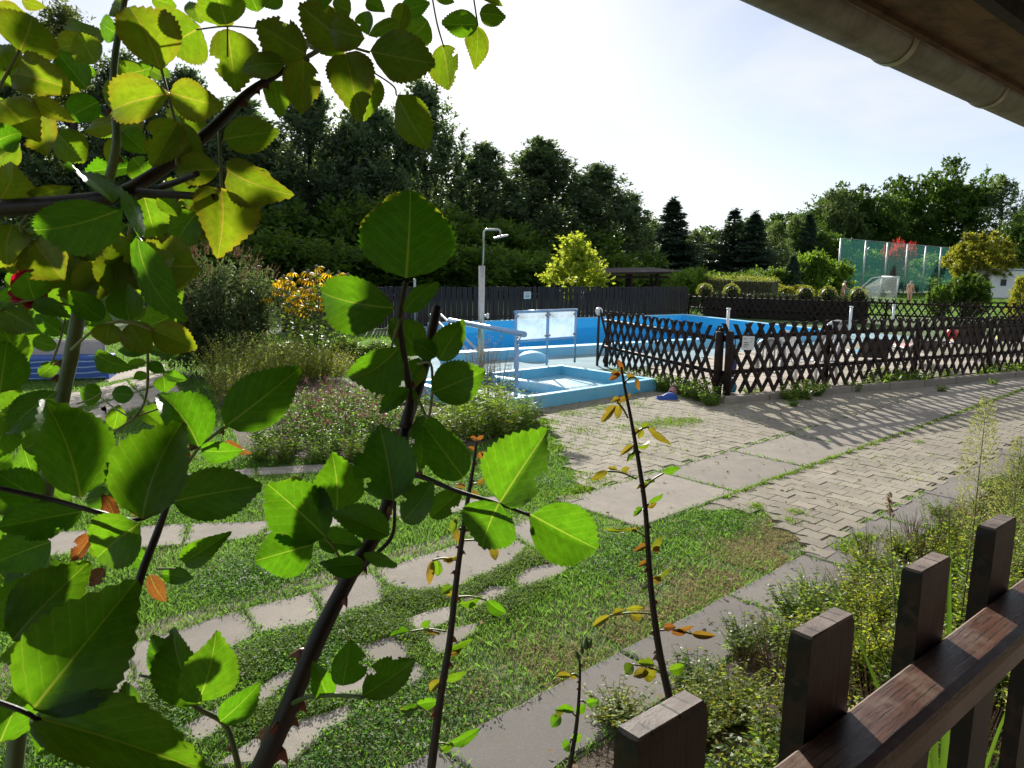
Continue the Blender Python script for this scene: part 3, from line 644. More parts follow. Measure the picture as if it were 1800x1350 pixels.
# boarded privacy fence beyond the pool
PF_A = Vector((-7.05, 22.8)); PF_B = Vector((7.9, 33.7)); d_ = PF_B - PF_A; L = d_.length; ang = math.atan2(d_.y, d_.x)
pf = empty('board_fence', (PF_A.x, PF_A.y, 0), ang, 'long dark brown boarded fence standing beyond the far pool edge', 'fence')
x = MB(); x.box((0, 0, 0.7), (0.095, 0.02, 1.36), bev=0.004); bm_ = x.mesh('board'); bm_.materials.append(MATS['board_wood']); rb = random.Random(2)
nb = int(L / 0.113)
for i in range(nb):
    o = link('board', bm_, pf); o.location = (i * 0.113 + 0.05 + rb.gauss(0, .006), -0.03 if i % 2 else -0.012, rb.gauss(0, .012)); o.rotation_euler = (0, rb.gauss(0, .006), 0)
for z in (0.3, 1.08):
    x = MB(); x.box((L / 2, 0.035, z), (L, 0.045, 0.07)); x.build('fence_rail', MATS['board_wood'], pf)
for i in range(8):
    x = MB(); x.box((i * L / 7, 0.1, 0.68), (0.09, 0.08, 1.36)); x.build('post', MATS['board_wood'], pf)
# notices
def notice(px, py, Y, w_, h_, ang, label, lines, tilt=0.0):
    c = atY(px, py, Y); o = empty('notice', c, ang, label, 'sign'); o.rotation_euler = (0, tilt, ang)
    x = MB(); x.box((0, 0, 0), (w_, 0.008, h_), bev=0.002); x.build('plate', MATS['sign_white'], o)
    for (x0, x1, z, hh, mt) in lines:
        x = MB(); x.box(((x0 + x1) / 2 * w_, -0.0055, z * h_), ((x1 - x0) * w_, 0.002, hh * h_)); x.build('text_line', MATS[mt], o)
    return o
fpt = atY(927, 519, 30)
tt_ = ((927 - 900) / FPX)
def on_line(px, A, B):
    d = ray(px, 520); k = d.x / d.y; e = B - A; s_ = (k * A.y - A.x) / (e.x - k * e.y); return A + e * s_
q = on_line(927, PF_A, PF_B); nn = Vector((d_.y, -d_.x)).normalized(); q = q + nn * 0.075
nt_ = notice(927, 519, q.y, 0.33, 0.27, ang, 'small white notice with a red heading screwed on the boarded fence', [(-.3, -.02, -.02, .06, 'sign_black'), (.02, .34, -.02, .06, 'sign_black'), (-.36, .3, -.16, .07, 'sign_black'), (-.2, .25, -.3, .05, 'sign_black')])
tc = bpy.data.curves.new('lettering', 'FONT'); tc.body = 'Baden'; tc.size = 0.09; tc.align_x = 'CENTER'; tc.extrude = 0.001; tc.materials.append(MATS['sign_red'])
to = bpy.data.objects.new('lettering', tc); COL.objects.link(to); bpy.context.view_layer.update(); tm = bpy.data.meshes.new_from_object(to.evaluated_get(bpy.context.evaluated_depsgraph_get())); bpy.data.objects.remove(to); to = link('lettering', tm, nt_); to.location = (0, -0.006, 0.04); to.rotation_euler = (rad(90), 0, 0)
fe = (RIGHTEND - CORNER).normalized(); q = on_line(1315, CORNER, RIGHTEND); q = q + Vector((fe.y, -fe.x)) * 0.07
notice(1315, 603, q.y, 0.27, 0.225, math.atan2(fe.y, fe.x), 'pale notice sheet with lines of text on the near lattice fence', [(-.36, -.2, .3, .05, 'sign_black'), (-.36, .02, .02, .055, 'sign_black'), (-.36, .05, -.13, .055, 'sign_black'), (-.36, -.05, -.28, .045, 'sign_black'), (.2, .3, .1, .04, 'sign_black'), (.22, .33, .3, .04, 'sign_black')], rad(3))

# ---- terrace railing in the foreground
RE = Vector((0.773, 0.634)); RE.normalize(); RNn = Vector((-RE.y, RE.x)); ZT, ZR = 1.65, 1.512
k_ = (CAM_H - ZT)
pf1 = gp(1117, 1307, ZT).xy; pf4 = gp(1752, 931, ZT).xy; RE = (pf4 - pf1).normalized(); RNn = Vector((-RE.y, RE.x)); sp_ = (pf4 - pf1).length / 3
rang = math.atan2(RE.y, RE.x)
rl = empty('railing', (pf1.x, pf1.y, 0.4), rang, 'dark brown wooden terrace railing of stout pickets in the near right corner', 'railing')
# local axes: x along the rail, y outwards; picket inner faces lie on y = 0
def picket_mesh(sd):
    rg = random.Random(sd); w_, th, h = 0.112, 0.032, ZT - 0.4
    P = []
    zs = [-0.0, 0.4, 0.8, h - 0.02, h - 0.004, h]; ins = [0, 0, 0, 0, 0.0012, 0.004]
    for z, i_ in zip(zs, ins):
        for x_, y_ in ((0, 0), (w_, 0), (w_, th), (0, th)):
            xx = min(max(x_, i_), w_ - i_) + rg.gauss(0, .0007); yy = min(max(y_, i_), th - i_) + rg.gauss(0, .0007)
            P.append((xx, yy, z))
    Fc = [(3, 2, 1, 0)]; n = len(zs)
    for k in range(n - 1):
        for i in range(4): j = (i + 1) % 4; Fc.append((k * 4 + i, k * 4 + j, k * 4 + 4 + j, k * 4 + 4 + i))
    Fc.append(tuple((n - 1) * 4 + i for i in range(4))); x = MB(); x.add(P, Fc); m_ = x.mesh('picket'); m_.materials.append(MATS['picket_wood']); m_.materials.append(MATS['end_grain'])
    for q in list(m_.polygons)[-5:]: q.material_index = 1
    return m_
for i in range(-2, 9):
    o = link('picket', picket_mesh(i + 5), rl); o.location = (i * sp_, 0.0, 0); o.rotation_euler = (0, random.Random(i).gauss(0, .004), 0)
    for zz in (ZR - 0.4 - 0.035,):
        x = MB(); x.lathe([(0.006, 0), (0.0055, 0.002), (0.001, 0.003)], seg=10); s_ = x.build('screw', MATS['dark_metal'], o); s_.location = (0.056, -0.0005, zz); s_.rotation_euler = (rad(90), 0, 0)
def rail_mesh(x0, x1, wd, h, z):
    M_ = MB(); c = 0.012; prof = [(-wd + c, z - h), (-0.001, z - h), (-0.001, z - c * .5), (-0.001 - c * .5, z), (-wd + c * 1.3, z), (-wd + c * .4, z - c * .5), (-wd, z - c * 1.5), (-wd, z - h + c)]
    n = len(prof); xs = np.linspace(x0, x1, 26); P = [(x_, y_, z_) for x_ in xs for y_, z_ in prof]
    Fc = [tuple(range(n))[::-1], tuple((25) * n + i for i in range(n))] + [(a * n + i, a * n + (i + 1) % n, (a + 1) * n + (i + 1) % n, (a + 1) * n + i) for a in range(25) for i in range(n)]
    M_.add(P, [f[::-1] for f in Fc]); return M_
rail_mesh(-1.2, 3.2, 0.082, 0.062, ZR - 0.4).build('top_rail', MATS['rail_wood'], rl)
rail_mesh(-1.2, 3.2, 0.06, 0.06, 0.22).build('bottom_rail', MATS['rail_wood'], rl)
# terrace floor behind the railing
tf = MB(); q0 = Vector((pf1.x, pf1.y)); P4 = [q0 + RE * -4 - RNn * 0.12, q0 + RE * 6 - RNn * 0.12, q0 + RE * 6 - RNn * 4, q0 + RE * -4 - RNn * 4]
P4 = P4[::-1]; tf.prism([p for p in P4][::-1] if False else P4, 0.0, 0.44); tag(tf.build('terrace', MATS['kerb_concrete']), kind='structure')

# ---- roof overhang with gutter
GZ = 2.68; gu = [gp(1350, 10, GZ).xy, gp(1790, 212, GZ).xy]; GE = (gu[1] - gu[0]).normalized(); GN = Vector((-GE.y, GE.x)); gang = math.atan2(GE.y, GE.x)
ev = empty('hut', (gu[0].x, gu[0].y, GZ), gang, 'hut with weathered roof overhang and zinc gutter above the terrace', 'hut')
R_ = 0.058; cy_ = -0.055; cz_ = 0.02
def half_pipe(x0, x1, r, th, seg=18, nx=2):
    M_ = MB(); P = []; xs = np.linspace(x0, x1, nx)
    for x_ in xs:
        for rr0 in (r, r - th):
            for k in range(seg + 1):
                a_ = math.pi + math.pi * k / seg; P.append((x_, cy_ + rr0 * math.cos(a_), cz_ + rr0 * math.sin(a_)))
    m2 = 2 * (seg + 1); Fc = []
    for i in range(nx - 1):
        for k in range(seg):
            a0 = i * m2 + k; Fc.append((a0, a0 + 1, a0 + m2 + 1, a0 + m2)); b0 = a0 + seg + 1; Fc.append((b0 + 1, b0, b0 + m2, b0 + m2 + 1))
        Fc.append((i * m2 + seg, i * m2 + 2 * seg + 1, (i + 1) * m2 + 2 * seg + 1, (i + 1) * m2 + seg)); Fc.append((i * m2, (i + 1) * m2, (i + 1) * m2 + seg + 1, i * m2 + seg + 1))
    for i in (0, nx - 1):
        for k in range(seg): Fc.append((i * m2 + k, i * m2 + seg + 1 + k, i * m2 + seg + 2 + k, i * m2 + k + 1))
    M_.add(P, Fc, True); return M_
mat_noisy('zinc', (0.2, 0.195, 0.165), (0.31, 0.3, 0.255), 14, 0.5, 90, 0.25, 0.003, 0.25, 0.5, 'obj', (0.13, 0.115, 0.09), 5)
mat_noisy('zinc_band', (0.6, 0.59, 0.54), (0.75, 0.73, 0.68), 30, 0.4, 90, 0.2, 0.002, 0.3, 0.5, 'obj')
gut = half_pipe(-3, 4, R_, 0.003, nx=30).build('gutter', MATS['zinc'], ev)
x = MB(); x.tube([(-3, cy_ + R_, cz_ + 0.003), (4, cy_ + R_, cz_ + 0.003)], 0.008, 10); x.build('gutter_bead', MATS['zinc'], gut)
bx = [(gp(1533, 92, GZ).xy - gu[0]).dot(GE), (gp(1705, 170, GZ).xy - gu[0]).dot(GE)]; st = bx[1] - bx[0]
for i in range(-3, 5):
    half_pipe(bx[0] + i * st - 0.009, bx[0] + i * st + 0.016, R_ + 0.004, 0.0035).build('gutter_bracket', MATS['zinc_band'], gut)
x = MB(); x.box((0.5, -0.21, 0.035), (7, 0.16, 0.02), bev=0.002); x.build('soffit_board', MATS['soffit_wood'], ev)
x = MB(); x.box((0.5, -0.128, 0.075), (7, 0.02, 0.13)); x.build('fascia_board', MATS['soffit_wood'], ev)
for i in range(5):
    x = MB(); x.box((0.5, -0.405 - i * 0.2, 0.075 + i * 0.035), (7, 0.19, 0.02), bev=0.002); x.build('soffit_board', MATS['soffit_wood'], ev)
x = MB(); x.box((0.5, -0.305, 0.075), (7, 0.03, 0.1)); x.build('batten', MATS['board_wood'], ev)
x = MB(); x.add([(-3, 0.0, 0.12), (4, 0.0, 0.12), (4, -3.2, 0.75), (-3, -3.2, 0.75), (-3, 0.0, 0.17), (4, 0.0, 0.17), (4, -3.2, 0.8), (-3, -3.2, 0.8)], [(0, 1, 2, 3)[::-1], (4, 5, 6, 7)[::-1], (0, 4, 5, 1), (1, 5, 6, 2), (2, 6, 7, 3), (3, 7, 4, 0)]); x.build('roof_sheet', MATS['board_wood'], ev)

x = MB(); x.box((0.5, -3.0, -GZ / 2 + .35), (9, 0.12, GZ + .7)); x.build('wall', MATS['soffit_wood'], ev)
x = MB(); x.box((-2.95, -2.2, -GZ / 2 + .3), (0.12, 1.5, GZ + .6)); x.build('wall', MATS['soffit_wood'], ev)

# ================================================================== FOREGROUND ROSE
def rose_leaf_mesh(seed, curl=0.0, cup=0.12, pointy=0.5, teeth=15, bites=()):
    """unit rose leaflet: y 0..1 along the midrib, width 1; serrate margin, midrib fold, curled blade"""
    rg = random.Random(seed); nv = teeth * 2; nu = 5; P = []; UV = []; ED = []
    def hw(v):
        b = math.sin(math.pi * min(1, v) ** (0.82)) ** 0.72 if 0 < v < 1 else 0.0
        tipf = 1 - pointy * max(0, v - 0.72) / 0.28 * 0.55
        return 0.5 * b * tipf
    bend = rg.uniform(-.05, .05)
    for i in range(nv + 1):
        v = i / nv; h = hw(v); tooth = (0.026 if i % 2 else -0.008) * (1 if 0.08 < v < 0.97 else 0)
        for k in range(-nu, nu + 1):
            q = k / nu; hh = h + (tooth if abs(k) == nu else 0)
            u = q * max(0.0, hh); vv = v + (0.018 if (i % 2 and abs(k) == nu) else 0)
            lat = 0.012 * math.sin((v - abs(q) * h * 0.9) * 44) * (abs(q) ** 0.7)
            z = cup * abs(u) * 1.3 - curl * (v - 0.35) ** 2 + lat + 0.02 * math.sin(5 * v + seed) * q + (0.03 * math.sin(9 * v + seed * 2) * abs(q) ** 3)
            P.append((u + bend * v * (1 - v), vv, z)); UV.append((u + 0.5, v)); ED.append(abs(q) if 0.04 < v else 1)
    w_ = 2 * nu + 1; Fc = [(i * w_ + k, i * w_ + k + 1, (i + 1) * w_ + k + 1, (i + 1) * w_ + k) for i in range(nv) for k in range(w_ - 1)]
    for (bx_, by_, br_) in bites:
        Fc = [f for f in Fc if math.hypot(sum(P[i][0] for i in f) / 4 - bx_, sum(P[i][1] for i in f) / 4 - by_) > br_]
    m = bpy.data.meshes.new('rose_leaf'); m.from_pydata(P, [], Fc); m.polygons.foreach_set('use_smooth', [True] * len(Fc))
    uv = m.uv_layers.new(name='UVMap'); idx = [0] * len(m.loops); m.loops.foreach_get('vertex_index', idx)
    uv.data.foreach_set('uv', [c for i in idx for c in UV[i]])
    a = m.attributes.new('edge', 'FLOAT', 'POINT'); a.data.foreach_set('value', ED)
    m.update(); m.materials.append(MATS['rose_leaf']); return m
m, t, out = nodes('rose_leaf')
oi = t.nodes.new('ShaderNodeObjectInfo'); sepc = t.nodes.new('ShaderNodeSeparateColor'); t.links.new(oi.outputs['Color'], sepc.inputs[0])
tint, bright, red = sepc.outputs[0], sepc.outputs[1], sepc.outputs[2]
uvn = t.nodes.new('ShaderNodeUVMap'); uvn.uv_map = 'UVMap'; sx = t.nodes.new('ShaderNodeSeparateXYZ'); t.links.new(uvn.outputs[0], sx.inputs[0])
au = val(t, val(t, sx.outputs[0], 0.5, 'SUBTRACT'), 0, 'ABSOLUTE'); v_ = sx.outputs[1]
nz = noise(t, 14, 3, 0.6, coords(t, 'Object'))
mid = val(t, val(t, au, val(t, val(t, v_, -0.014), 0.02, 'ADD'), 'DIVIDE'), 1.0, 'MINIMUM'); midr = val(t, 1, val(t, mid, 2, 'POWER'), 'SUBTRACT')
ph = val(t, val(t, v_, val(t, au, 0.85), 'SUBTRACT'), val(t, nz, 0.05), 'ADD'); fq = val(t, val(t, ph, 7.0), 0, 'FRACT'); ds = val(t, val(t, fq, 0.5, 'SUBTRACT'), 0, 'ABSOLUTE')
latv = val(t, val(t, ds, 0.455, 'SUBTRACT'), 22, 'MULTIPLY'); latv = val(t, val(t, latv, 0, 'MAXIMUM'), 1, 'MINIMUM')
vein = val(t, val(t, midr, 1, 'MULTIPLY'), val(t, latv, 0.42), 'MAXIMUM')
at = t.nodes.new('ShaderNodeAttribute'); at.attribute_name = 'edge'
edge_ = val(t, val(t, at.outputs['Fac'], 3, 'POWER'), val(t, tint, 0.38))
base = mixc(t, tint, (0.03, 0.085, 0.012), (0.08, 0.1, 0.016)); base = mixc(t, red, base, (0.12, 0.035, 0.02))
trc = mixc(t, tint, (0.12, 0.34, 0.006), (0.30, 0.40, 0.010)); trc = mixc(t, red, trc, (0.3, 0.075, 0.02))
mott = ramp(t, noise(t, 6, 5, 0.7, coords(t, 'Object')), [(0.28, (0.62,) * 3), (0.72, (1.15,) * 3)])
def mul(a, b):
    n = t.nodes.new('ShaderNodeMix'); n.data_type = 'RGBA'; n.blend_type = 'MULTIPLY'; n.inputs[0].default_value = 1; t.links.new(a, n.inputs[6]); t.links.new(b, n.inputs[7]); return n.outputs[2]
trc = mul(trc, mott); trc = mixc(t, edge_, trc, (0.42, 0.1, 0.02)); base = mixc(t, edge_, base, (0.13, 0.03, 0.015))
vc = mixc(t, tint, (0.48, 0.62, 0.06), (0.66, 0.3, 0.08)); trc = mixc(t, val(t, vein, 0.75), trc, vc); base = mixc(t, val(t, vein, 0.6), base, (0.17, 0.2, 0.05))
spot = ramp(t, noise(t, 34, 2, 0.5, coords(t, 'Object')), [(0.68, (0, 0, 0)), (0.72, (1, 1, 1))])
trc = mixc(t, val(t, spot, 0.6), trc, (0.3, 0.18, 0.03))
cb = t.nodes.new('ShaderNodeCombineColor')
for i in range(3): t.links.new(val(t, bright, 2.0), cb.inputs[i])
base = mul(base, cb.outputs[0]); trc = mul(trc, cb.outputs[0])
pb = princ(t, out, base, 0.42, 0, 0.3, vein, 0.25, 0.004, link_out=False)
tl = t.nodes.new('ShaderNodeBsdfTranslucent'); t.links.new(trc, tl.inputs[0]); mx = t.nodes.new('ShaderNodeMixShader'); mx.inputs[0].default_value = 0.5
t.links.new(pb.outputs[0], mx.inputs[1]); t.links.new(tl.outputs[0], mx.inputs[2]); t.links.new(mx.outputs[0], out.inputs[0])
def cane_mat(name, c1, c2):
    m, t, out = nodes(name); co = coords(t, 'Object'); col = ramp(t, noise(t, 22, 5, 0.7, co), [(0.35, c1), (0.65, c2)])
    princ(t, out, col, 0.5, 0, 0.5, noise(t, 200, 3, 0.6, co), 0.15, 0.001)
cane_mat('rose_cane', (0.014, 0.009, 0.008), (0.04, 0.024, 0.016)); cane_mat('rose_green', (0.07, 0.12, 0.03), (0.14, 0.19, 0.06)); cane_mat('rose_thorn', (0.13, 0.04, 0.02), (0.28, 0.09, 0.05)); cane_mat('rose_petiole', (0.16, 0.2, 0.05), (0.26, 0.26, 0.08))

LM = [rose_leaf_mesh(1, 0.3, 0.14), rose_leaf_mesh(2, 0.5, 0.22, 0.6), rose_leaf_mesh(3, -0.3, 0.12, 0.4), rose_leaf_mesh(4, 0.65, 0.32, 0.5), rose_leaf_mesh(5, 0.25, -0.18, 0.5), rose_leaf_mesh(6, 0.4, 0.1, 0.7), rose_leaf_mesh(7, 0.55, 0.3, 0.45, 13), rose_leaf_mesh(8, -0.3, 0.2, 0.65, 17, [(-.36, .72, .06), (-.4, .3, .07)]), rose_leaf_mesh(9, 0.05, 0.3, 0.5, 14, [(.42, .55, .09)]), rose_leaf_mesh(10, 0.5, -0.05, 0.35, 16)]
FWD = Vector((0, math.cos(PITCH), -math.sin(PITCH)))
PLACED = []
def place_leaf(parent, off, b, tp, wpx, d, phi=None, tint=0.3, bright=0.5, red=0.0, ddep=None, rng=random.Random(77), variant=None, name='leaf'):
    L_ = math.hypot(tp[0] - b[0], tp[1] - b[1]) / FPX * d
    if phi is None: phi = rng.uniform(-28, 28)
    if ddep is None: ddep = rng.uniform(-0.35, 0.35) * L_
    B = dp(b[0], b[1], d); T_ = dp(tp[0], tp[1], d + ddep); Y = T_ - B; L3 = Y.length; Yn = Y.normalized()
    V = (B + T_) / 2 - Vector((0, 0, CAM_H)); V.normalize(); X = Yn.cross(-V).normalized(); Z = X.cross(Yn)
    X = Matrix.Rotation(rad(phi), 3, Yn) @ X; Z = X.cross(Yn)
    W_ = wpx / FPX * d / max(0.35, abs(math.cos(rad(phi)))); B = B - off
    M_ = Matrix(((X.x * W_, Yn.x * L3, Z.x * L3, B.x), (X.y * W_, Yn.y * L3, Z.y * L3, B.y), (X.z * W_, Yn.z * L3, Z.z * L3, B.z), (0, 0, 0, 1)))
    o = link(name, LM[variant if variant is not None else rng.randrange(len(LM))], parent); o.matrix_basis = M_
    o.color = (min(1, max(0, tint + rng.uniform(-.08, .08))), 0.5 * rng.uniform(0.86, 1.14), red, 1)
    if name == 'leaf' and parent is globals().get('rose'): PLACED.append((b, tp, wpx, d, bright, B + off, T_, W_))
    return o
def px_path(pts, off): return [dp(x_, y_, d_) - off for x_, y_, d_ in pts]
def smooth(pts, rd, n=6):
    """Catmull-Rom through the points"""
    P = [pts[0] * 2 - pts[1]] + list(pts) + [pts[-1] * 2 - pts[-2]]; R_ = [rd[0]] + list(rd) + [rd[-1]]; oP = []; oR = []
    for i in range(1, len(P) - 2):
        for k in range(n):
            q = k / n; a, b, c, d = P[i - 1], P[i], P[i + 1], P[i + 2]
            oP.append(0.5 * ((2 * b) + (c - a) * q + (2 * a - 5 * b + 4 * c - d) * q * q + (3 * b - a - 3 * c + d) * q ** 3)); oR.append(R_[i] + (R_[i + 1] - R_[i]) * q)
    return oP + [pts[-1]], oR + [rd[-1]]
x = MB(); x.tube([(0, 0, 0), (0, 0.12, 0.45), (0, -0.1, 0.8), (0, -0.4, 1.0)], [0.42, 0.24, 0.1, 0.01], 8); TH = x.mesh('thorn'); TH.materials.append(MATS['rose_thorn'])
# stretch the thorn foot along the cane
for v in TH.vertices: v.co.y *= 1.0 + 0.9 * (1 - v.co.z)
def cane(parent, pts, wpx, mat='rose_cane', thorns=0, off=None, seg=10, ground=False, name='cane', seed=1, tsize=0.85):
    P = px_path(pts, off); wl = wpx if hasattr(wpx, '__len__') else [wpx] * len(pts)
    R_ = [w_ / 2 / FPX * p[2] for w_, p in zip(wl, pts)]
    P, R_ = smooth(P, R_)
    if ground:
        e = P[0]; gz = -off.z; P = [Vector((e.x * 0.9 - 0.03, e.y * 0.97 - 0.03, gz)), Vector((e.x * 0.95 - .01, e.y * 0.99, (gz + e.z) * 0.5))] + P; R_ = [R_[0] * 1.2, R_[0] * 1.1] + R_
    x = MB(); x.tube(P, R_, seg); o = x.build(name, MATS[mat], parent); rg = random.Random(seed); s0 = 2 if ground else 0
    for k in range(thorns):
        i = rg.randrange(s0 + 1, len(P) - 1); q = rg.random(); p = P[i].lerp(P[i + 1] if i + 1 < len(P) else P[i], q); tg = (P[min(i + 1, len(P) - 1)] - P[i - 1]).normalized()
        a_ = rg.choice([0, math.pi]) + rg.gauss(0, 0.5); sd_ = tg.cross(FWD).normalized(); oth = tg.cross(sd_); nrm_ = sd_ * math.cos(a_) + oth * math.sin(a_)
        sz = R_[i] * rg.uniform(1.3, 1.9) * tsize; sz = max(sz, 0.0045); y_ = tg; x_ = y_.cross(nrm_)
        c = p + nrm_ * R_[i] * 0.7
        th = link('thorn', TH, o); th.matrix_basis = Matrix(((x_.x * sz * .7, y_.x * sz, nrm_.x * sz, c.x), (x_.y * sz * .7, y_.y * sz, nrm_.y * sz, c.y), (x_.z * sz * .7, y_.z * sz, nrm_.z * sz, c.z), (0, 0, 0, 1)))
    return o
RO = Vector((*dp(455, 1350, 0.45).xy, 0.0)); RO = Vector((RO.x - 0.05, RO.y - 0.05, 0))
rose = empty('rose_bush', RO, 0, 'large climbing rose with backlit green leaves and thorny canes filling the left', 'rose bush')
# canes: (px, py, depth), width in px
cane(rose, [(455, 1358, .46), (500, 1260, .46), (560, 1120, .47), (622, 1000, .48), (668, 925, .49), (700, 810, .5), (716, 742, .52), (745, 650, .55), (768, 542, .58)], [38, 35, 31, 26, 24, 21, 20, 18, 18], 'rose_cane', 22, RO, 14, True, seed=3)
cane(rose, [(712, 752, .51), (722, 700, .51), (712, 640, .5), (705, 590, .49), (704, 552, .48), (714, 492, .46)], [24, 16, 13, 11, 10, 9], 'rose_cane', 3, RO, seed=4)
cane(rose, [(20, 1400, .7), (60, 1000, .74), (105, 720, .75), (125, 625, .76), (142, 530, .76), (160, 450, .76), (185, 340, .75), (205, 250, .73), (200, 120, .72), (230, -60, .72)], [30, 28, 26, 25, 23, 20, 18, 15, 12, 10], 'rose_green', 10, RO, 12, True, seed=5)
cane(rose, [(-60, 372, .6), (30, 364, .6), (120, 356, .6), (200, 345, .6), (250, 320, .62), (305, 283, .63), (372, 228, .64), (432, 168, .66), (480, 135, .68), (540, 100, .7), (610, 60, .74)], [30, 30, 28, 26, 24, 22, 20, 17, 13, 9, 7], 'rose_cane', 8, RO, 12, seed=6)
cane(rose, [(235, 338, .61), (300, 342, .6), (381, 347, .59)], [16, 14, 13], 'rose_cane', 1, RO, seed=7)
cane(rose, [(280, 330, .61), (315, 318, .6), (347, 305, .59)], [12, 11, 11], 'rose_cane', 0, RO)
cane(rose, [(-40, 850, .4), (90, 878, .41), (170, 900, .41), (240, 914, .42), (300, 885, .43), (325, 870, .43)], [9, 9, 9, 8, 6, 5], 'rose_cane', 0, RO)
cane(rose, [(150, 1250, .5), (228, 1075, .52), (250, 1005, .53), (277, 935, .54), (300, 870, .54), (322, 800, .55), (353, 782, .55), (395, 750, .55)], [16, 15, 15, 14, 10, 8, 6, 5], 'rose_cane', 6, RO, seed=9)
cane(rose, [(690, 830, .5), (740, 838, .49), (800, 862, .48), (878, 886, .47), (932, 906, .46)], [10, 9, 8, 7, 6], 'rose_cane', 1, RO)
cane(rose, [(626, 1010, .48), (660, 975, .47), (690, 940, .46), (694, 882, .45)], [9, 8, 7, 6], 'rose_cane', 0, RO)
cane(rose, [(430, 1400, .5), (410, 1310, .5), (392, 1270, .5), (345, 1243, .49), (292, 1200, .48), (245, 1187, .48)], [11, 11, 10, 9, 7, 5], 'rose_green', 1, RO)
cane(rose, [(505, 1240, .46), (540, 1226, .45), (590, 1222, .44), (640, 1226, .43)], [9, 8, 8, 7], 'rose_green', 0, RO)
cane(rose, [(-30, 1225, .3), (48, 1254, .3), (120, 1300, .31), (185, 1352, .32)], [9, 9, 8, 7], 'rose_cane', 0, RO)
PT = [([(600, 985, .48), (585, 960, .47), (572, 945, .47)], 5), ([(660, 700, .5), (705, 556, .48)], 5), ([(735, 700, .5), (752, 735, .49), (760, 692, .48), (765, 660, .48)], 5),
      ([(283, 120, .62), (295, 165, .62), (312, 235, .62), (310, 290, .62)], 5), ([(400, 47, .66), (400, 100, .66)], 3), ([(345, 52, .66), (400, 46, .66), (450, 50, .66)], 3), ([(385, 232, .62), (388, 300, .61), (390, 330, .61)], 6),
      ([(35, 88, .62), (14, 126, .62), (-10, 170, .62)], 6), ([(14, 126, .62), (40, 165, .63), (60, 180, .63)], 4), ([(0, 545, .68), (60, 527, .68), (122, 537, .69), (140, 545, .74)], 4),
      ([(125, 615, .75), (165, 580, .7), (195, 567, .68), (230, 567, .68), (268, 580, .68)], 5), ([(200, 760, .8), (240, 730, .8), (258, 690, .82), (260, 612, .82)], 5), ([(240, 732, .8), (290, 715, .82)], 3),
      ([(757, -20, 1.0), (768, 40, 1.0), (780, 82, 1.0)], 3), ([(830, -20, 1.0), (840, 45, 1.0)], 3), ([(532, 104, .66), (570, 85, .68), (610, 82, .7), (650, 92, .7)], 5), ([(645, 120, .7), (690, 150, .7), (697, 168, .7)], 3),
      ([(90, 640, .74), (105, 600, .72), (115, 560, .72)], 4), ([(135, 710, .76), (165, 700, .74), (178, 690, .73)], 3), ([(225, 415, .6), (240, 345, .6)], 4), ([(50, 375, .6), (35, 400, .6), (58, 424, .6)], 4), ([(400, 750, .55), (395, 752, .55), (353, 784, .55), (320, 830, .55)], 6),
      ([(230, 735, .76), (205, 720, .78), (178, 700, .8)], 3), ([(310, 1000, .53), (275, 1000, .53)], 4), ([(760, 690, .48), (757, 640, .5), (735, 640, .52)], 5)]
for pts, w_ in PT: cane(rose, pts, w_, 'rose_petiole', 0, RO, 7, name='leaf_stalk')
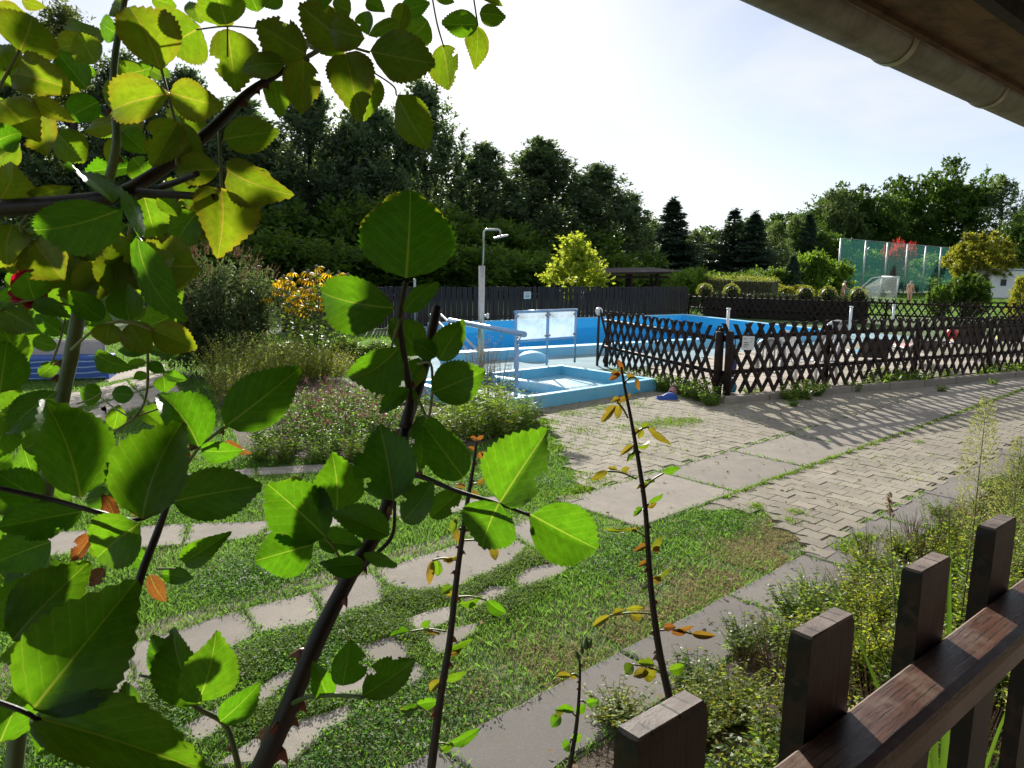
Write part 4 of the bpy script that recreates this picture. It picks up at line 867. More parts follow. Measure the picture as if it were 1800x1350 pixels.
# leaves: crop origin (ox, oy, scale): base, tip, width (crop px), depth, tint, brightness[, phi, red]
def leaves(ox, oy, s, rows):
    for r in rows:
        (bx, by, tx, ty, w_, d_, ti, br), ex = r[:8], r[8:]
        place_leaf(rose, RO, (ox + bx / s, oy + by / s), (ox + tx / s, oy + ty / s), w_ / s, d_, ex[0] if ex else None, ti, br, ex[1] if len(ex) > 1 else 0.0)
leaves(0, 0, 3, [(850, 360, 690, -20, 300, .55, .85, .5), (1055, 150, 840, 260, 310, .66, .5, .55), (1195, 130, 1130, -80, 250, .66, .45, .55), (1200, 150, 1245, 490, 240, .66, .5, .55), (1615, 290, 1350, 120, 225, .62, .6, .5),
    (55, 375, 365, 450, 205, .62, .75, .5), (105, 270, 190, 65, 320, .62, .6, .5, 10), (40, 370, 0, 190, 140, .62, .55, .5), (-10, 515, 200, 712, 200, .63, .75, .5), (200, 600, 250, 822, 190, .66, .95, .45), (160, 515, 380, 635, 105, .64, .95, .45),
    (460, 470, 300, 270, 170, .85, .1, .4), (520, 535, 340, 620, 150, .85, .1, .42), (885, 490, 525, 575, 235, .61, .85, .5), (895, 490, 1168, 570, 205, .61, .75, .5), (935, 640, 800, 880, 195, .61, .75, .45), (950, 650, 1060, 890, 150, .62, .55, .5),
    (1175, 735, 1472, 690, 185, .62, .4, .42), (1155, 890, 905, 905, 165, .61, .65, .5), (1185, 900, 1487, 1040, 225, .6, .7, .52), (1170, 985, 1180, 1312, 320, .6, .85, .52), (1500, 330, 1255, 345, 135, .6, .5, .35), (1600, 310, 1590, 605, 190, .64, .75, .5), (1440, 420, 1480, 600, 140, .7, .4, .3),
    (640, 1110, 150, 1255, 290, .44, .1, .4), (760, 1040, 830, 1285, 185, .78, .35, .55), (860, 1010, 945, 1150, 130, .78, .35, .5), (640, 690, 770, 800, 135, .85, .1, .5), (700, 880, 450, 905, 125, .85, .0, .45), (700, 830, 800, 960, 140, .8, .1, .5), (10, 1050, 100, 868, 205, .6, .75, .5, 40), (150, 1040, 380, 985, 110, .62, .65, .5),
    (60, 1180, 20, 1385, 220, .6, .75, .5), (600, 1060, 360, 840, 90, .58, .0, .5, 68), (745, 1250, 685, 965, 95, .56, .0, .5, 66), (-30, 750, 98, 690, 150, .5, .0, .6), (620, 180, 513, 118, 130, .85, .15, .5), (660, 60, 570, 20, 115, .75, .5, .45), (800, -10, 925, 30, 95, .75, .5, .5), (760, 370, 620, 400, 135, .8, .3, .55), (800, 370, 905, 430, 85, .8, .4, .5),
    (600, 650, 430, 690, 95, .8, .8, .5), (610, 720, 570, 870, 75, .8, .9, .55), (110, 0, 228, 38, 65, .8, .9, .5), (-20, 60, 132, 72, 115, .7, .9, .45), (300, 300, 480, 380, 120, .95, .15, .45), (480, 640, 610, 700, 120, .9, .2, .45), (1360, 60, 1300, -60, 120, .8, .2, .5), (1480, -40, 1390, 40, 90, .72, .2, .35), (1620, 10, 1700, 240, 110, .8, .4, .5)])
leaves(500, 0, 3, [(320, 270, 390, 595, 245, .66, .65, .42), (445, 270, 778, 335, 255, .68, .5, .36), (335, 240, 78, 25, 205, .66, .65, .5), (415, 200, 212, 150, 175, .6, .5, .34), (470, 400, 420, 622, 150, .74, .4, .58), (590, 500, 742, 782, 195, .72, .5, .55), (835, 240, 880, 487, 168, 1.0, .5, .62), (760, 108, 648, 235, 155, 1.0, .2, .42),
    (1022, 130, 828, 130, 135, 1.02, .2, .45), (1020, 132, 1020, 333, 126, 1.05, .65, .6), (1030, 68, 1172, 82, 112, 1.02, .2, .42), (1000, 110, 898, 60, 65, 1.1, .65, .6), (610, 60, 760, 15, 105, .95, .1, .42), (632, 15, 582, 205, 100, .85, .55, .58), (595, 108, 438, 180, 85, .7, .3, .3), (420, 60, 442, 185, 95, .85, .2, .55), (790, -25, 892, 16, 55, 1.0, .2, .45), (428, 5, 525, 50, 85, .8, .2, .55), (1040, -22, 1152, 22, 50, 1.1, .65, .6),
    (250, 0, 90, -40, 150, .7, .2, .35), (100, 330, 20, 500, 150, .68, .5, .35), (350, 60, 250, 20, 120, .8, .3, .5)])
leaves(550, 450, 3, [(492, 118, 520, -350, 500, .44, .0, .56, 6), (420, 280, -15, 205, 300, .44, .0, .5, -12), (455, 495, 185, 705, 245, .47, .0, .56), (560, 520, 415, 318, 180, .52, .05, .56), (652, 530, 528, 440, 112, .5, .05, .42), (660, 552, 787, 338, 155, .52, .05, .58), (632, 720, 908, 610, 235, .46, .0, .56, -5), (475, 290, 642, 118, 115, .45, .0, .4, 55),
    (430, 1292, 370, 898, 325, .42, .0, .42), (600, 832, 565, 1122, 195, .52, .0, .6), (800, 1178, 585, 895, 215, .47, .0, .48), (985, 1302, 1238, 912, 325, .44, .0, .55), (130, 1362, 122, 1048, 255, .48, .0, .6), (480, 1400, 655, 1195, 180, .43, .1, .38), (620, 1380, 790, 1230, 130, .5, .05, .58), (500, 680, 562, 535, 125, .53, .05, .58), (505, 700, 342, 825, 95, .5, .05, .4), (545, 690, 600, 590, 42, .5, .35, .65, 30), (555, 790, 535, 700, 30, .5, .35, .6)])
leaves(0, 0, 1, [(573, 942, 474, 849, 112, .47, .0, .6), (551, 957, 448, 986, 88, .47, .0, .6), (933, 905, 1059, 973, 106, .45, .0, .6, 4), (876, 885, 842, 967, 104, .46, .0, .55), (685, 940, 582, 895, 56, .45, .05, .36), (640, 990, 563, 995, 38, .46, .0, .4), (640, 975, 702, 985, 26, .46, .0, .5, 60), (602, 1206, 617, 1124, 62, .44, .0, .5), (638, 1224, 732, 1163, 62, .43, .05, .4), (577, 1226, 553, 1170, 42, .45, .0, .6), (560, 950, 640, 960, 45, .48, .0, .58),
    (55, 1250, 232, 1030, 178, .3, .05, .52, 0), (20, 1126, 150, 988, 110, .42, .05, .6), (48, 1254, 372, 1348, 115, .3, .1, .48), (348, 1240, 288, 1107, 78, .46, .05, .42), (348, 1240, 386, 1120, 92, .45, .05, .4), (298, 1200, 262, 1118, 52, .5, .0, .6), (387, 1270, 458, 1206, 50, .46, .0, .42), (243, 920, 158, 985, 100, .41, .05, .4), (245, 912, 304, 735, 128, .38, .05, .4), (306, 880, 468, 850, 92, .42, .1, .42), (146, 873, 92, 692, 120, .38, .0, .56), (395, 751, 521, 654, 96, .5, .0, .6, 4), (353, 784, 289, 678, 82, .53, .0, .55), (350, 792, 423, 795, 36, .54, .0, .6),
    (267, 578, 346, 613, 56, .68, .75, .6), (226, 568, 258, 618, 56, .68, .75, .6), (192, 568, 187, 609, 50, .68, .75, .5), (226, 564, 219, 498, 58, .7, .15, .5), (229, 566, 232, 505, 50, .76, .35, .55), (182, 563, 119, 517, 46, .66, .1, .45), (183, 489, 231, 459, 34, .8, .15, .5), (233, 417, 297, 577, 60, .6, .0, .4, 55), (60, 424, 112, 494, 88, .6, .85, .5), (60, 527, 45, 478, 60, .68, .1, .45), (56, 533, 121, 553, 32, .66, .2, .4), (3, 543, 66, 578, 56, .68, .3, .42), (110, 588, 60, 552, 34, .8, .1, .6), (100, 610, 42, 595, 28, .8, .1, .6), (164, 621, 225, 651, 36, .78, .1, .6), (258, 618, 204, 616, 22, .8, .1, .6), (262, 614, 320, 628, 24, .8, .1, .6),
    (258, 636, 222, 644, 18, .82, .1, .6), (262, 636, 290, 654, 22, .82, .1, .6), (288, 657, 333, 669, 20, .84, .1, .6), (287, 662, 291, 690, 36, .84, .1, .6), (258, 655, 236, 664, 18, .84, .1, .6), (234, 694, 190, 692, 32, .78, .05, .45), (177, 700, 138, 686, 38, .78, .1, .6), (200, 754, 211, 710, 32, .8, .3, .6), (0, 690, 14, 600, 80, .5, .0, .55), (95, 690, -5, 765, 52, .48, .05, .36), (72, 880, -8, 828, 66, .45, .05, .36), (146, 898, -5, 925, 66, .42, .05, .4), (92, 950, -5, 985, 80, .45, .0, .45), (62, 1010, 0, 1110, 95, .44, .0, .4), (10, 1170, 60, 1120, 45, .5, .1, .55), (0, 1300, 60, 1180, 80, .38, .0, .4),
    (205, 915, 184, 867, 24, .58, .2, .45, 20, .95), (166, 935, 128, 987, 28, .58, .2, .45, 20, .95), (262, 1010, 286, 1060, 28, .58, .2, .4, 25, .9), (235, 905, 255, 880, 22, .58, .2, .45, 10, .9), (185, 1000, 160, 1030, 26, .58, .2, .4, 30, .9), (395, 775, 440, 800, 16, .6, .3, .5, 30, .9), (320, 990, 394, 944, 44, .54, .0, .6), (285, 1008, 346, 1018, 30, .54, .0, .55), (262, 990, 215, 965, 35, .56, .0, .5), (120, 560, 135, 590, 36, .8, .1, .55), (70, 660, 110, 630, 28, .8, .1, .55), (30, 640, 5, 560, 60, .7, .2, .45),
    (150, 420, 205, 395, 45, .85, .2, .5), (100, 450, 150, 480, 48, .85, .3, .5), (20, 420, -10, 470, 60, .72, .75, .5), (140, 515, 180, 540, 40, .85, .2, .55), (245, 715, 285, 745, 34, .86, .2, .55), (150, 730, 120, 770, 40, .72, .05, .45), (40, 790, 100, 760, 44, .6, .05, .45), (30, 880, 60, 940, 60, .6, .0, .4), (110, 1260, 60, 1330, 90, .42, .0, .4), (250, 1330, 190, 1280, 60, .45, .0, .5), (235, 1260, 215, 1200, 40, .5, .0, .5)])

# leaves added towards the sun, mostly out of view, to shade the inner leaves
def project(p):
    v = p - Vector((0, 0, CAM_H)); f = v.y * math.cos(PITCH) - v.z * math.sin(PITCH); u = v.y * math.sin(PITCH) + v.z * math.cos(PITCH)
    x_, y_ = v.x / f, u / f; c, s_ = math.cos(ROLL), math.sin(ROLL); x_, y_ = c * x_ + s_ * y_, -s_ * x_ + c * y_; return 900 + FPX * x_, 675 - FPX * y_, f
def covered(px, py, d, size):
    if py < -size * .7 or px < -size * .7: return True
    if px < 300 and 450 < py < 570 and random.Random(int(px * 7 + py)).random() < .3: return True
    for b, tp, w_, dd, *_ in PLACED:
        if dd > d - .01: continue
        cx, cy2 = (b[0] + tp[0]) / 2, (b[1] + tp[1]) / 2; R_ = min(w_, math.hypot(b[0] - tp[0], b[1] - tp[1])) / 2
        if math.hypot(px - cx, py - cy2) < max(0, R_ * .95 - size * .42): return True
    return False
ro = random.Random(41); nocc = 0
# dense inner foliage behind the left part of the bush
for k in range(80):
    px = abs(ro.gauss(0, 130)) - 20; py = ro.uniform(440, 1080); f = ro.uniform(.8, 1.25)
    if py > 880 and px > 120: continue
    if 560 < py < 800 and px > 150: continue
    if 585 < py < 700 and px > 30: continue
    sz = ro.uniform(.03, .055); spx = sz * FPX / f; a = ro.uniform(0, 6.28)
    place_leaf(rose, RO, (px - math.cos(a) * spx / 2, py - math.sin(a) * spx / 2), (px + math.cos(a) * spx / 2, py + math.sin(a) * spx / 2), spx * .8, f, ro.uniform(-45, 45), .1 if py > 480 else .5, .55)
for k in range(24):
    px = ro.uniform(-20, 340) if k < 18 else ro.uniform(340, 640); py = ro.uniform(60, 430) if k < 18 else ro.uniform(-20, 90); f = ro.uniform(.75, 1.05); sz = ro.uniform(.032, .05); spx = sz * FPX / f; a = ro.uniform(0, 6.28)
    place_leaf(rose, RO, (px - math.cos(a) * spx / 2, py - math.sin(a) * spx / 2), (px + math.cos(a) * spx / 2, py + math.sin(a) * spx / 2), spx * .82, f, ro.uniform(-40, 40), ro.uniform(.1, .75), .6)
base_list = list(PLACED)
for b, tp, w_, d, br, B, T_, W_ in base_list:  # put extra leaves between this leaf and the sun to block its light
    want = (6 if b[1] > 420 else 3) if br <= .42 else ((2 if br <= .5 else (1 if br <= .56 else 0)) if b[1] > 420 else int(ro.random() < .25))
    c = (B + T_) / 2; L_ = (T_ - B).length
    for k in range(want):
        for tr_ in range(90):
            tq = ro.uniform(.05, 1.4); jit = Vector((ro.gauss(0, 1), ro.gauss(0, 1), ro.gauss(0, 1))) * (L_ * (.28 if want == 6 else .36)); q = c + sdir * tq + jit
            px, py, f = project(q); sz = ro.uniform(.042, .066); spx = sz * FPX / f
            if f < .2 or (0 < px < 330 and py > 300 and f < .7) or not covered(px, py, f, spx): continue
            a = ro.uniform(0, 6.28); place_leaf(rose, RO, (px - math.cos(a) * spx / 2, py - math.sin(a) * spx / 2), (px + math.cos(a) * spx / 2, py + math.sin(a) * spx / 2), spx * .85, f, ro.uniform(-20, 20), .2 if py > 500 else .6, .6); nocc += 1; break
# red bloom half hidden on the left
m_, t, out = nodes('rose_petal'); pp = princ(t, out, (0.32, 0.004, 0.02), 0.5, 0, 0.4, link_out=False); tl = t.nodes.new('ShaderNodeBsdfTranslucent'); tl.inputs[0].default_value = (0.55, 0.01, 0.04, 1); mx = t.nodes.new('ShaderNodeMixShader'); mx.inputs[0].default_value = .4
t.links.new(pp.outputs[0], mx.inputs[1]); t.links.new(tl.outputs[0], mx.inputs[2]); t.links.new(mx.outputs[0], out.inputs[0])
def petal_mesh(sd):
    rg = random.Random(sd); P = []; n = 7; mth = 6
    for i in range(mth + 1):
        v = i / mth
        for k in range(n + 1):
            u = (k / n - 0.5) * 2; wv = 0.55 * math.sin(math.pi * min(0.98, 0.12 + 0.78 * v)) ** 0.6
            P.append((u * wv, 0.25 * (u * wv) ** 2 - 0.28 * v ** 3 + 0.22 * v, v * (1 - 0.15 * u * u) + 0.03 * math.sin(4 * u + sd)))
    Fc = [(i * (n + 1) + k, i * (n + 1) + k + 1, (i + 1) * (n + 1) + k + 1, (i + 1) * (n + 1) + k) for i in range(mth) for k in range(n)]
    x = MB(); x.add(P, Fc, True); m = x.mesh('petal'); m.materials.append(MATS['rose_petal']); return m
PM_ = [petal_mesh(i) for i in range(3)]
fc = dp(62, 505, .74) - RO; rg = random.Random(4)
fo = bpy.data.objects.new('rose_bloom', None); COL.objects.link(fo); fo.parent = rose; fo.location = fc; fo.rotation_euler = (rad(55), rad(-35), 0)
for ringi, (n_, tilt, s_) in enumerate(((4, 12, .016), (6, 35, .02), (7, 60, .024), (8, 85, .026))):
    for i in range(n_):
        o = link('petal', PM_[i % 3], fo); a_ = 2 * math.pi * (i + ringi * .4) / n_ ; o.scale = (s_ * 1.1, s_, s_)
        o.matrix_basis = Matrix.Rotation(a_, 4, 'Z') @ Matrix.Rotation(rad(-tilt + rg.uniform(-8, 8)), 4, 'X') @ Matrix.Diagonal((s_ * 1.2, s_, s_, 1))
# slender rose shoots with bronze leaves
def shoot(pts, widths, label, rows, seed, buds=None, thorns=16):
    base = dp(*pts[0]); off = Vector((base.x, base.y, 0)); o = empty('rose_shoot', off, 0, label, 'rose shoot')
    P = px_path(pts, off); R_ = [w_ / 2 / FPX * p[2] for w_, p in zip(widths, pts)]
    cane(o, pts, widths, 'rose_cane', thorns, off, 9, True, seed=seed, tsize=0.9)
    for (sx_, sy_, d0, lv) in rows:
        for (bx, by, tx, ty, w_, ti, rd, ph_) in lv:
            place_leaf(o, off, (bx, by), (tx, ty), w_, d0, ph_, ti, .52, rd, name='leaf')
        cx = sum(l[0] for l in lv) / len(lv); cyy = sum(l[1] for l in lv) / len(lv)
        far = max(lv, key=lambda l: abs(l[0] - sx_) + abs(l[1] - sy_))
        cane(o, [(sx_, sy_, d0), ((sx_ + far[0]) / 2, (sy_ + far[1]) / 2 - 4, d0), (far[0], far[1], d0)], 3.4, 'rose_petiole', 0, off, 6, name='leaf_stalk')
    for (bx, by, tx, ty, w_) in (buds or []):
        A = dp(bx, by, pts[-1][2]) - off; B = dp(tx, ty, pts[-1][2]) - off; r_ = w_ / 2 / FPX * pts[-1][2]
        x = MB(); x.tube([A.lerp(B, f) for f in (0, .15, .4, .7, 1)], [r_ * .3, r_ * .9, r_, r_ * .6, r_ * .08], 10); x.build('bud', MATS['rose_green'], o)
    return o
shoot([(1180, 1240, 1.3), (1160, 1150, 1.3), (1146, 1050, 1.3), (1140, 980, 1.3), (1135, 900, 1.3), (1124, 820, 1.3), (1108, 730, 1.3), (1098, 680, 1.3), (1092, 645, 1.3)], [14, 13, 11, 10, 9, 8, 6, 5, 4], 'slender thorny rose shoot with bronze leaves rising beside the leftmost railing picket',
    [(1098, 672, 1.3, [(1092, 655, 1070, 670, 10, .4, .9, 20), (1094, 652, 1086, 630, 8, .4, .9, 20), (1100, 660, 1118, 664, 9, .6, .6, 10), (1118, 664, 1122, 685, 9, .4, .8, 20), (1090, 660, 1074, 655, 8, .4, .8, 30)]),
     (1104, 735, 1.3, [(1082, 712, 1058, 742, 16, .7, .55, 10), (1084, 706, 1112, 692, 9, .5, .7, 30), (1088, 712, 1085, 736, 14, .7, .5, 5), (1090, 700, 1075, 705, 10, .6, .6, 20)]),
     (1112, 768, 1.3, [(1125, 756, 1112, 762, 9, .5, .6, 30), (1130, 755, 1122, 771, 11, .75, .3, 10), (1140, 750, 1182, 780, 13, .6, .5, 30), (1128, 752, 1140, 746, 8, .3, .3, 50)]),
     (1115, 790, 1.3, [(1113, 782, 1090, 800, 10, .6, .5, 10), (1116, 790, 1100, 810, 9, .2, .1, 40), (1118, 784, 1146, 778, 7, .3, .2, 55)]),
     (1119, 842, 1.3, [(1068, 828, 1040, 842, 13, .75, .4, 8), (1085, 825, 1068, 822, 8, .7, .4, 20), (1092, 828, 1107, 822, 10, .7, .4, 20)]),
     (1126, 865, 1.3, [(1152, 845, 1132, 842, 7, .2, .2, 40), (1166, 832, 1198, 826, 12, .1, .0, 45), (1140, 850, 1118, 858, 8, .3, .3, 40)]),
     (1135, 905, 1.3, [(1140, 885, 1168, 872, 9, .1, .1, 45), (1138, 892, 1156, 884, 8, .5, .6, 20), (1130, 892, 1114, 908, 11, .1, .0, 30)]),
     (1140, 950, 1.3, [(1120, 934, 1064, 936, 8, .3, .3, 40), (1110, 932, 1120, 928, 8, .5, .6, 20)]),
     (1142, 975, 1.3, [(1138, 958, 1114, 970, 12, .3, .8, 20), (1146, 968, 1166, 945, 12, .3, .4, 40), (1148, 970, 1160, 962, 11, .3, .8, 20), (1142, 985, 1120, 998, 9, .3, .8, 25)]),
     (1145, 1025, 1.3, [(1148, 1016, 1178, 998, 10, .2, .3, 45), (1148, 1022, 1162, 1014, 13, .6, .7, 10), (1140, 1026, 1124, 1042, 9, .2, .2, 40)]),
     (1155, 1080, 1.3, [(1072, 1082, 1040, 1102, 13, .75, .4, 8), (1096, 1072, 1076, 1080, 13, .7, .4, 15), (1100, 1070, 1132, 1066, 10, .75, .3, 30), (1108, 1080, 1130, 1086, 15, .6, .5, 10)]),
     (1160, 1108, 1.3, [(1166, 1102, 1188, 1102, 14, .4, .9, 10), (1180, 1112, 1208, 1112, 12, .4, .9, 15), (1216, 1114, 1258, 1118, 14, .5, .7, 5), (1190, 1106, 1222, 1102, 7, .4, .8, 40)]),
     (1170, 1185, 1.3, [(1140, 1180, 1112, 1188, 18, .55, .5, 10), (1130, 1182, 1155, 1190, 24, .75, .35, 5), (1112, 1168, 1098, 1185, 20, .2, .1, 30), (1176, 1178, 1205, 1172, 20, .2, .0, 20), (1150, 1168, 1120, 1165, 16, .3, .2, 30)])], 21)
shoot([(757, 1358, 1.35), (775, 1220, 1.35), (790, 1130, 1.35), (800, 1040, 1.35), (810, 960, 1.35), (822, 880, 1.35), (832, 820, 1.35), (838, 775, 1.35)], [16, 14, 12, 11, 10, 8, 6, 4], 'slender thorny rose shoot standing over the broken path slabs in the middle',
    [(836, 800, 1.35, [(838, 772, 826, 768, 8, .4, .9, 20), (838, 772, 850, 766, 8, .4, .9, 20), (842, 795, 850, 808, 12, .4, .9, 15), (846, 795, 858, 800, 9, .4, .9, 20), (835, 790, 822, 786, 7, .4, .9, 20)]),
     (826, 860, 1.35, [(818, 856, 800, 850, 10, .6, .7, 20), (838, 850, 852, 842, 9, .6, .7, 20), (838, 862, 830, 878, 14, .7, .6, 10)]),
     (812, 950, 1.35, [(800, 930, 806, 955, 12, .6, .6, 10), (802, 912, 796, 940, 14, .2, .2, 30), (866, 958, 872, 985, 16, .8, .5, 10), (802, 920, 800, 910, 8, .5, .5, 10)]),
     (805, 985, 1.35, [(760, 985, 752, 1028, 14, .7, .6, 15), (768, 984, 770, 1012, 22, .1, .1, 20), (785, 982, 798, 986, 12, .75, .4, 30), (778, 984, 808, 978, 8, .5, .5, 30)]),
     (798, 1050, 1.35, [(808, 1062, 848, 1052, 14, .1, .0, 40), (855, 1055, 890, 1082, 22, .1, .0, 15), (828, 1058, 835, 1070, 12, .1, .1, 30), (795, 1030, 775, 1045, 16, .2, .1, 20), (790, 1036, 788, 1050, 14, .8, .4, 10)]),
     (785, 1110, 1.35, [(720, 1110, 686, 1118, 14, .1, .0, 40), (740, 1100, 758, 1092, 12, .1, .0, 40), (775, 1112, 745, 1105, 8, .5, .6, 30), (792, 1140, 830, 1120, 12, .1, .1, 40), (790, 1150, 812, 1142, 10, .4, .6, 20)]),
     (778, 1200, 1.35, [(780, 1198, 818, 1186, 14, .1, .1, 35), (776, 1196, 752, 1216, 16, .6, .4, 20)]),
     (766, 1270, 1.35, [(735, 1240, 700, 1260, 18, .1, .0, 25), (732, 1238, 772, 1230, 20, .1, .0, 25), (728, 1245, 704, 1248, 8, .7, .5, 10)]),
     (764, 1310, 1.35, [(790, 1310, 848, 1282, 18, .05, .05, 30), (775, 1318, 800, 1300, 12, .05, .05, 40)])], 22)
shoot([(1000, 1358, 1.28), (1014, 1270, 1.28), (1019, 1200, 1.28), (1019, 1160, 1.28)], [9, 7, 5, 4], 'short rose shoot topped by three green buds in front of the bed edging slabs',
    [(1015, 1262, 1.28, [(1010, 1250, 978, 1245, 14, .1, .0, 20), (1012, 1252, 1030, 1240, 16, .05, .0, 25), (985, 1258, 968, 1278, 20, .05, .0, 10), (990, 1246, 975, 1258, 12, .4, .3, 20)]),
     (1019, 1192, 1.28, [(1004, 1188, 975, 1188, 11, .8, .4, 20), (1004, 1186, 1014, 1192, 10, .8, .4, 20)]),
     (1016, 1235, 1.28, [(1030, 1236, 1052, 1232, 16, .05, .0, 20)]),
     (1006, 1300, 1.28, [(1002, 1306, 990, 1316, 22, .1, .0, 15), (1006, 1300, 1022, 1292, 16, .1, .0, 30)])], 23, [(1019, 1160, 1011, 1142, 8), (1030, 1142, 1031, 1118, 11), (1036, 1140, 1040, 1120, 7), (1024, 1150, 1022, 1130, 7)], 4)

# ================================================================== LAWN
rng = np.random.default_rng(12)
def free(x, y):
    ok = np.ones(x.shape, bool)
    for p in ND: ok &= ~inside(p, x, y)
    return ok
def dryness(x, y):
    """straw-coloured worn patches beside the bed edging and the plaza"""
    s_, t_ = (x - SO.x) * SE.x + (y - SO.y) * SE.y, (x - SO.x) * SN.x + (y - SO.y) * SN.y
    d = np.exp(-((t_ + 0.95) / 0.32) ** 2) * (s_ < 0.6) * 0.85
    d += 0.9 * np.exp(-(((s_ + 0.1) / 0.55) ** 2 + ((t_ + 0.75) / 0.35) ** 2))
    d += 0.35 * (np.sin(x * 3.1 + 1.3 * np.sin(y * 2.3)) * np.sin(y * 2.7 + x) > 0.45)
    d += 0.7 * np.exp(-((t_ - 0.8) / 0.07) ** 2)
    return d
def blades(x, y, hmin, hmax, wd, seed):
    r = np.random.default_rng(seed); n = len(x); a = r.uniform(0, 6.283, n); h = r.uniform(hmin, hmax, n); le = np.abs(r.normal(0, 0.55, n)) * h
    b = r.uniform(0, 6.283, n); P = np.stack([x, y, np.zeros(n)], 1); S = np.stack([np.cos(a), np.sin(a), np.zeros(n)], 1) * (wd * r.uniform(.7, 1.3, n))[:, None] / 2
    T = P + np.stack([np.cos(b) * le, np.sin(b) * le, h], 1); M_ = P + (T - P) * np.array([.4, .4, .62])
    return np.stack([P - S, P + S, M_ + S * .8, T, M_ - S * .8], 1)[:, [0, 1, 2, 3]] if False else np.stack([P - S, P + S, M_ + S * .7, T], 1)
def scatter(n, x0, x1, y0, y1, fov=0.75):
    x = rng.uniform(x0, x1, n); y = rng.uniform(y0, y1, n); k = (np.abs(x) < y * fov + 0.4); return x[k], y[k]
V = []; DR = []
for (n, y0, y1, hm, hM, wd) in ((150000, 2.4, 4.6, .015, .045, .0035), (190000, 4.6, 7.6, .02, .05, .005), (120000, 7.6, 13, .03, .065, .009), (70000, 13, 22, .04, .09, .018)):
    x, y = scatter(n, -y1 * .78, min(y1 * .6, 4), y0, y1); k = free(x, y) & ~inside(offset(POOL, .8), x, y); x, y = x[k], y[k]
    s_, t_ = (x - SO.x) * SE.x + (y - SO.y) * SE.y, (x - SO.x) * SN.x + (y - SO.y) * SN.y
    k = ~((y > 10.4) & (x > -3.3)); x, y = x[k], y[k]
    d = dryness(x, y); k = rng.random(len(x)) > d * 0.45; x, y, d = x[k], y[k], d[k]
    V.append((blades(x, y, hm, hM, wd, len(V)), rng.random(len(x)) < d * .75))
sx_ = rng.uniform(-4.2, .9, 60000); tx_ = -1.15 + np.abs(rng.normal(0, .32, 60000)); k = (tx_ < -.1) & (rng.random(60000) < .35 + .65 * np.exp(-((sx_ + .2) / .8) ** 2)); sx_, tx_ = sx_[k], tx_[k]
dx_ = SO.x + SE.x * sx_ + SN.x * tx_; dy_ = SO.y + SE.y * sx_ + SN.y * tx_; k = free(dx_, dy_) & (np.sin(dx_ * 7 + 2 * np.sin(dy_ * 5)) > -.55); V.append((blades(dx_[k], dy_[k], .02, .05, .0045, 77), np.ones(k.sum(), bool)))
allv = np.concatenate([v[0][~v[1]] for v in V]); dryv = np.concatenate([v[0][v[1]] for v in V])
tag(link('grass', np_mesh('grass', allv, 4, rng.random(len(allv))), mat=MATS['grass_blade']), 'short green lawn grass between the path slabs', 'grass', kind='stuff')
dryv[:, :, 2] *= 0.55
tag(link('dry_grass', np_mesh('dry_grass', dryv, 4, rng.random(len(dryv))), mat=MATS['dry_grass_blade']), 'short straw-coloured dry grass along the bed edging slabs', 'grass', kind='stuff')
x = rng.uniform(5, 60, 90000); y = rng.uniform(36, 80, 90000); k = (x > y * .15) & (x < y * .8); fb_ = blades(x[k], y[k], .05, .11, .05, 31)
tag(link('far_grass', np_mesh('far_grass', fb_, 4, rng.random(len(fb_))), mat=MATS['grass_blade']), 'mown green lawn of the playing field around the goal', 'grass', kind='stuff')
# clover and creeping mats between the slabs
def flat_leaves(x, y, zmax, size, seed):
    r = np.random.default_rng(seed); n = len(x); P = np.stack([x, y, r.uniform(.006, zmax, n)], 1); A = np.stack([r.normal(size=n), r.normal(size=n), r.normal(0, .35, n) + .1], 1)
    return leaf_quads(P, A, size * r.uniform(.6, 1.3, n), size * .85 * r.uniform(.7, 1.2, n), r, .2, 2.5)
def blob_pts(cs, n, sp):
    r = np.random.default_rng(3); c = np.array([[*gp(*q).xy] for q in cs]); i = r.integers(0, len(c), n); p = c[i] + r.normal(size=(n, 2)) * sp; return p[:, 0], p[:, 1]
cs = [(690, 1055), (640, 1090), (600, 1105), (560, 1125), (500, 1140), (460, 1165), (420, 1180), (720, 1060), (760, 1050), (840, 1045), (890, 1005), (950, 985), (910, 990), (860, 1025), (690, 1110), (650, 1120), (705, 1160), (720, 1120), (940, 1035), (900, 1060), (860, 1080), (300, 1230), (250, 1260), (480, 1260), (420, 1270), (560, 1250)]
x, y = blob_pts(cs, 42000, .075); k = free(x, y); tag(link('creeping_mat', np_mesh('creeping_mat', flat_leaves(x[k], y[k], .045, .012, 4), 4, rng.random(k.sum())), mat=MATS['sedum_mat_leaf']), 'yellow-green creeping plants filling gaps between broken slabs', 'ground cover', kind='stuff')
cs = [(560, 1170), (500, 1170), (540, 1110), (620, 1100), (300, 1260), (260, 1290), (420, 1000), (460, 1010), (500, 1000), (380, 1030), (440, 1040), (1100, 960), (1180, 930), (1250, 910), (1300, 930), (1130, 980), (1060, 1000), (700, 1260), (640, 1290), (580, 1320), (780, 1230), (100, 1320), (200, 1300), (300, 910), (420, 890), (560, 870), (700, 865), (840, 850), (930, 850), (980, 850)]
x, y = blob_pts(cs, 30000, .17); k = free(x, y); tag(link('clover', np_mesh('clover', flat_leaves(x[k], y[k], .05, .016, 5), 4, rng.random(k.sum())), mat=MATS['clover_leaf']), 'low green clover spread through the lawn', 'ground cover', kind='stuff')
wx, wy = blob_pts(cs, 260, .22); k = free(wx, wy); wx, wy = wx[k], wy[k]; n_ = len(wx); rw = np.random.default_rng(2)
FQ = []
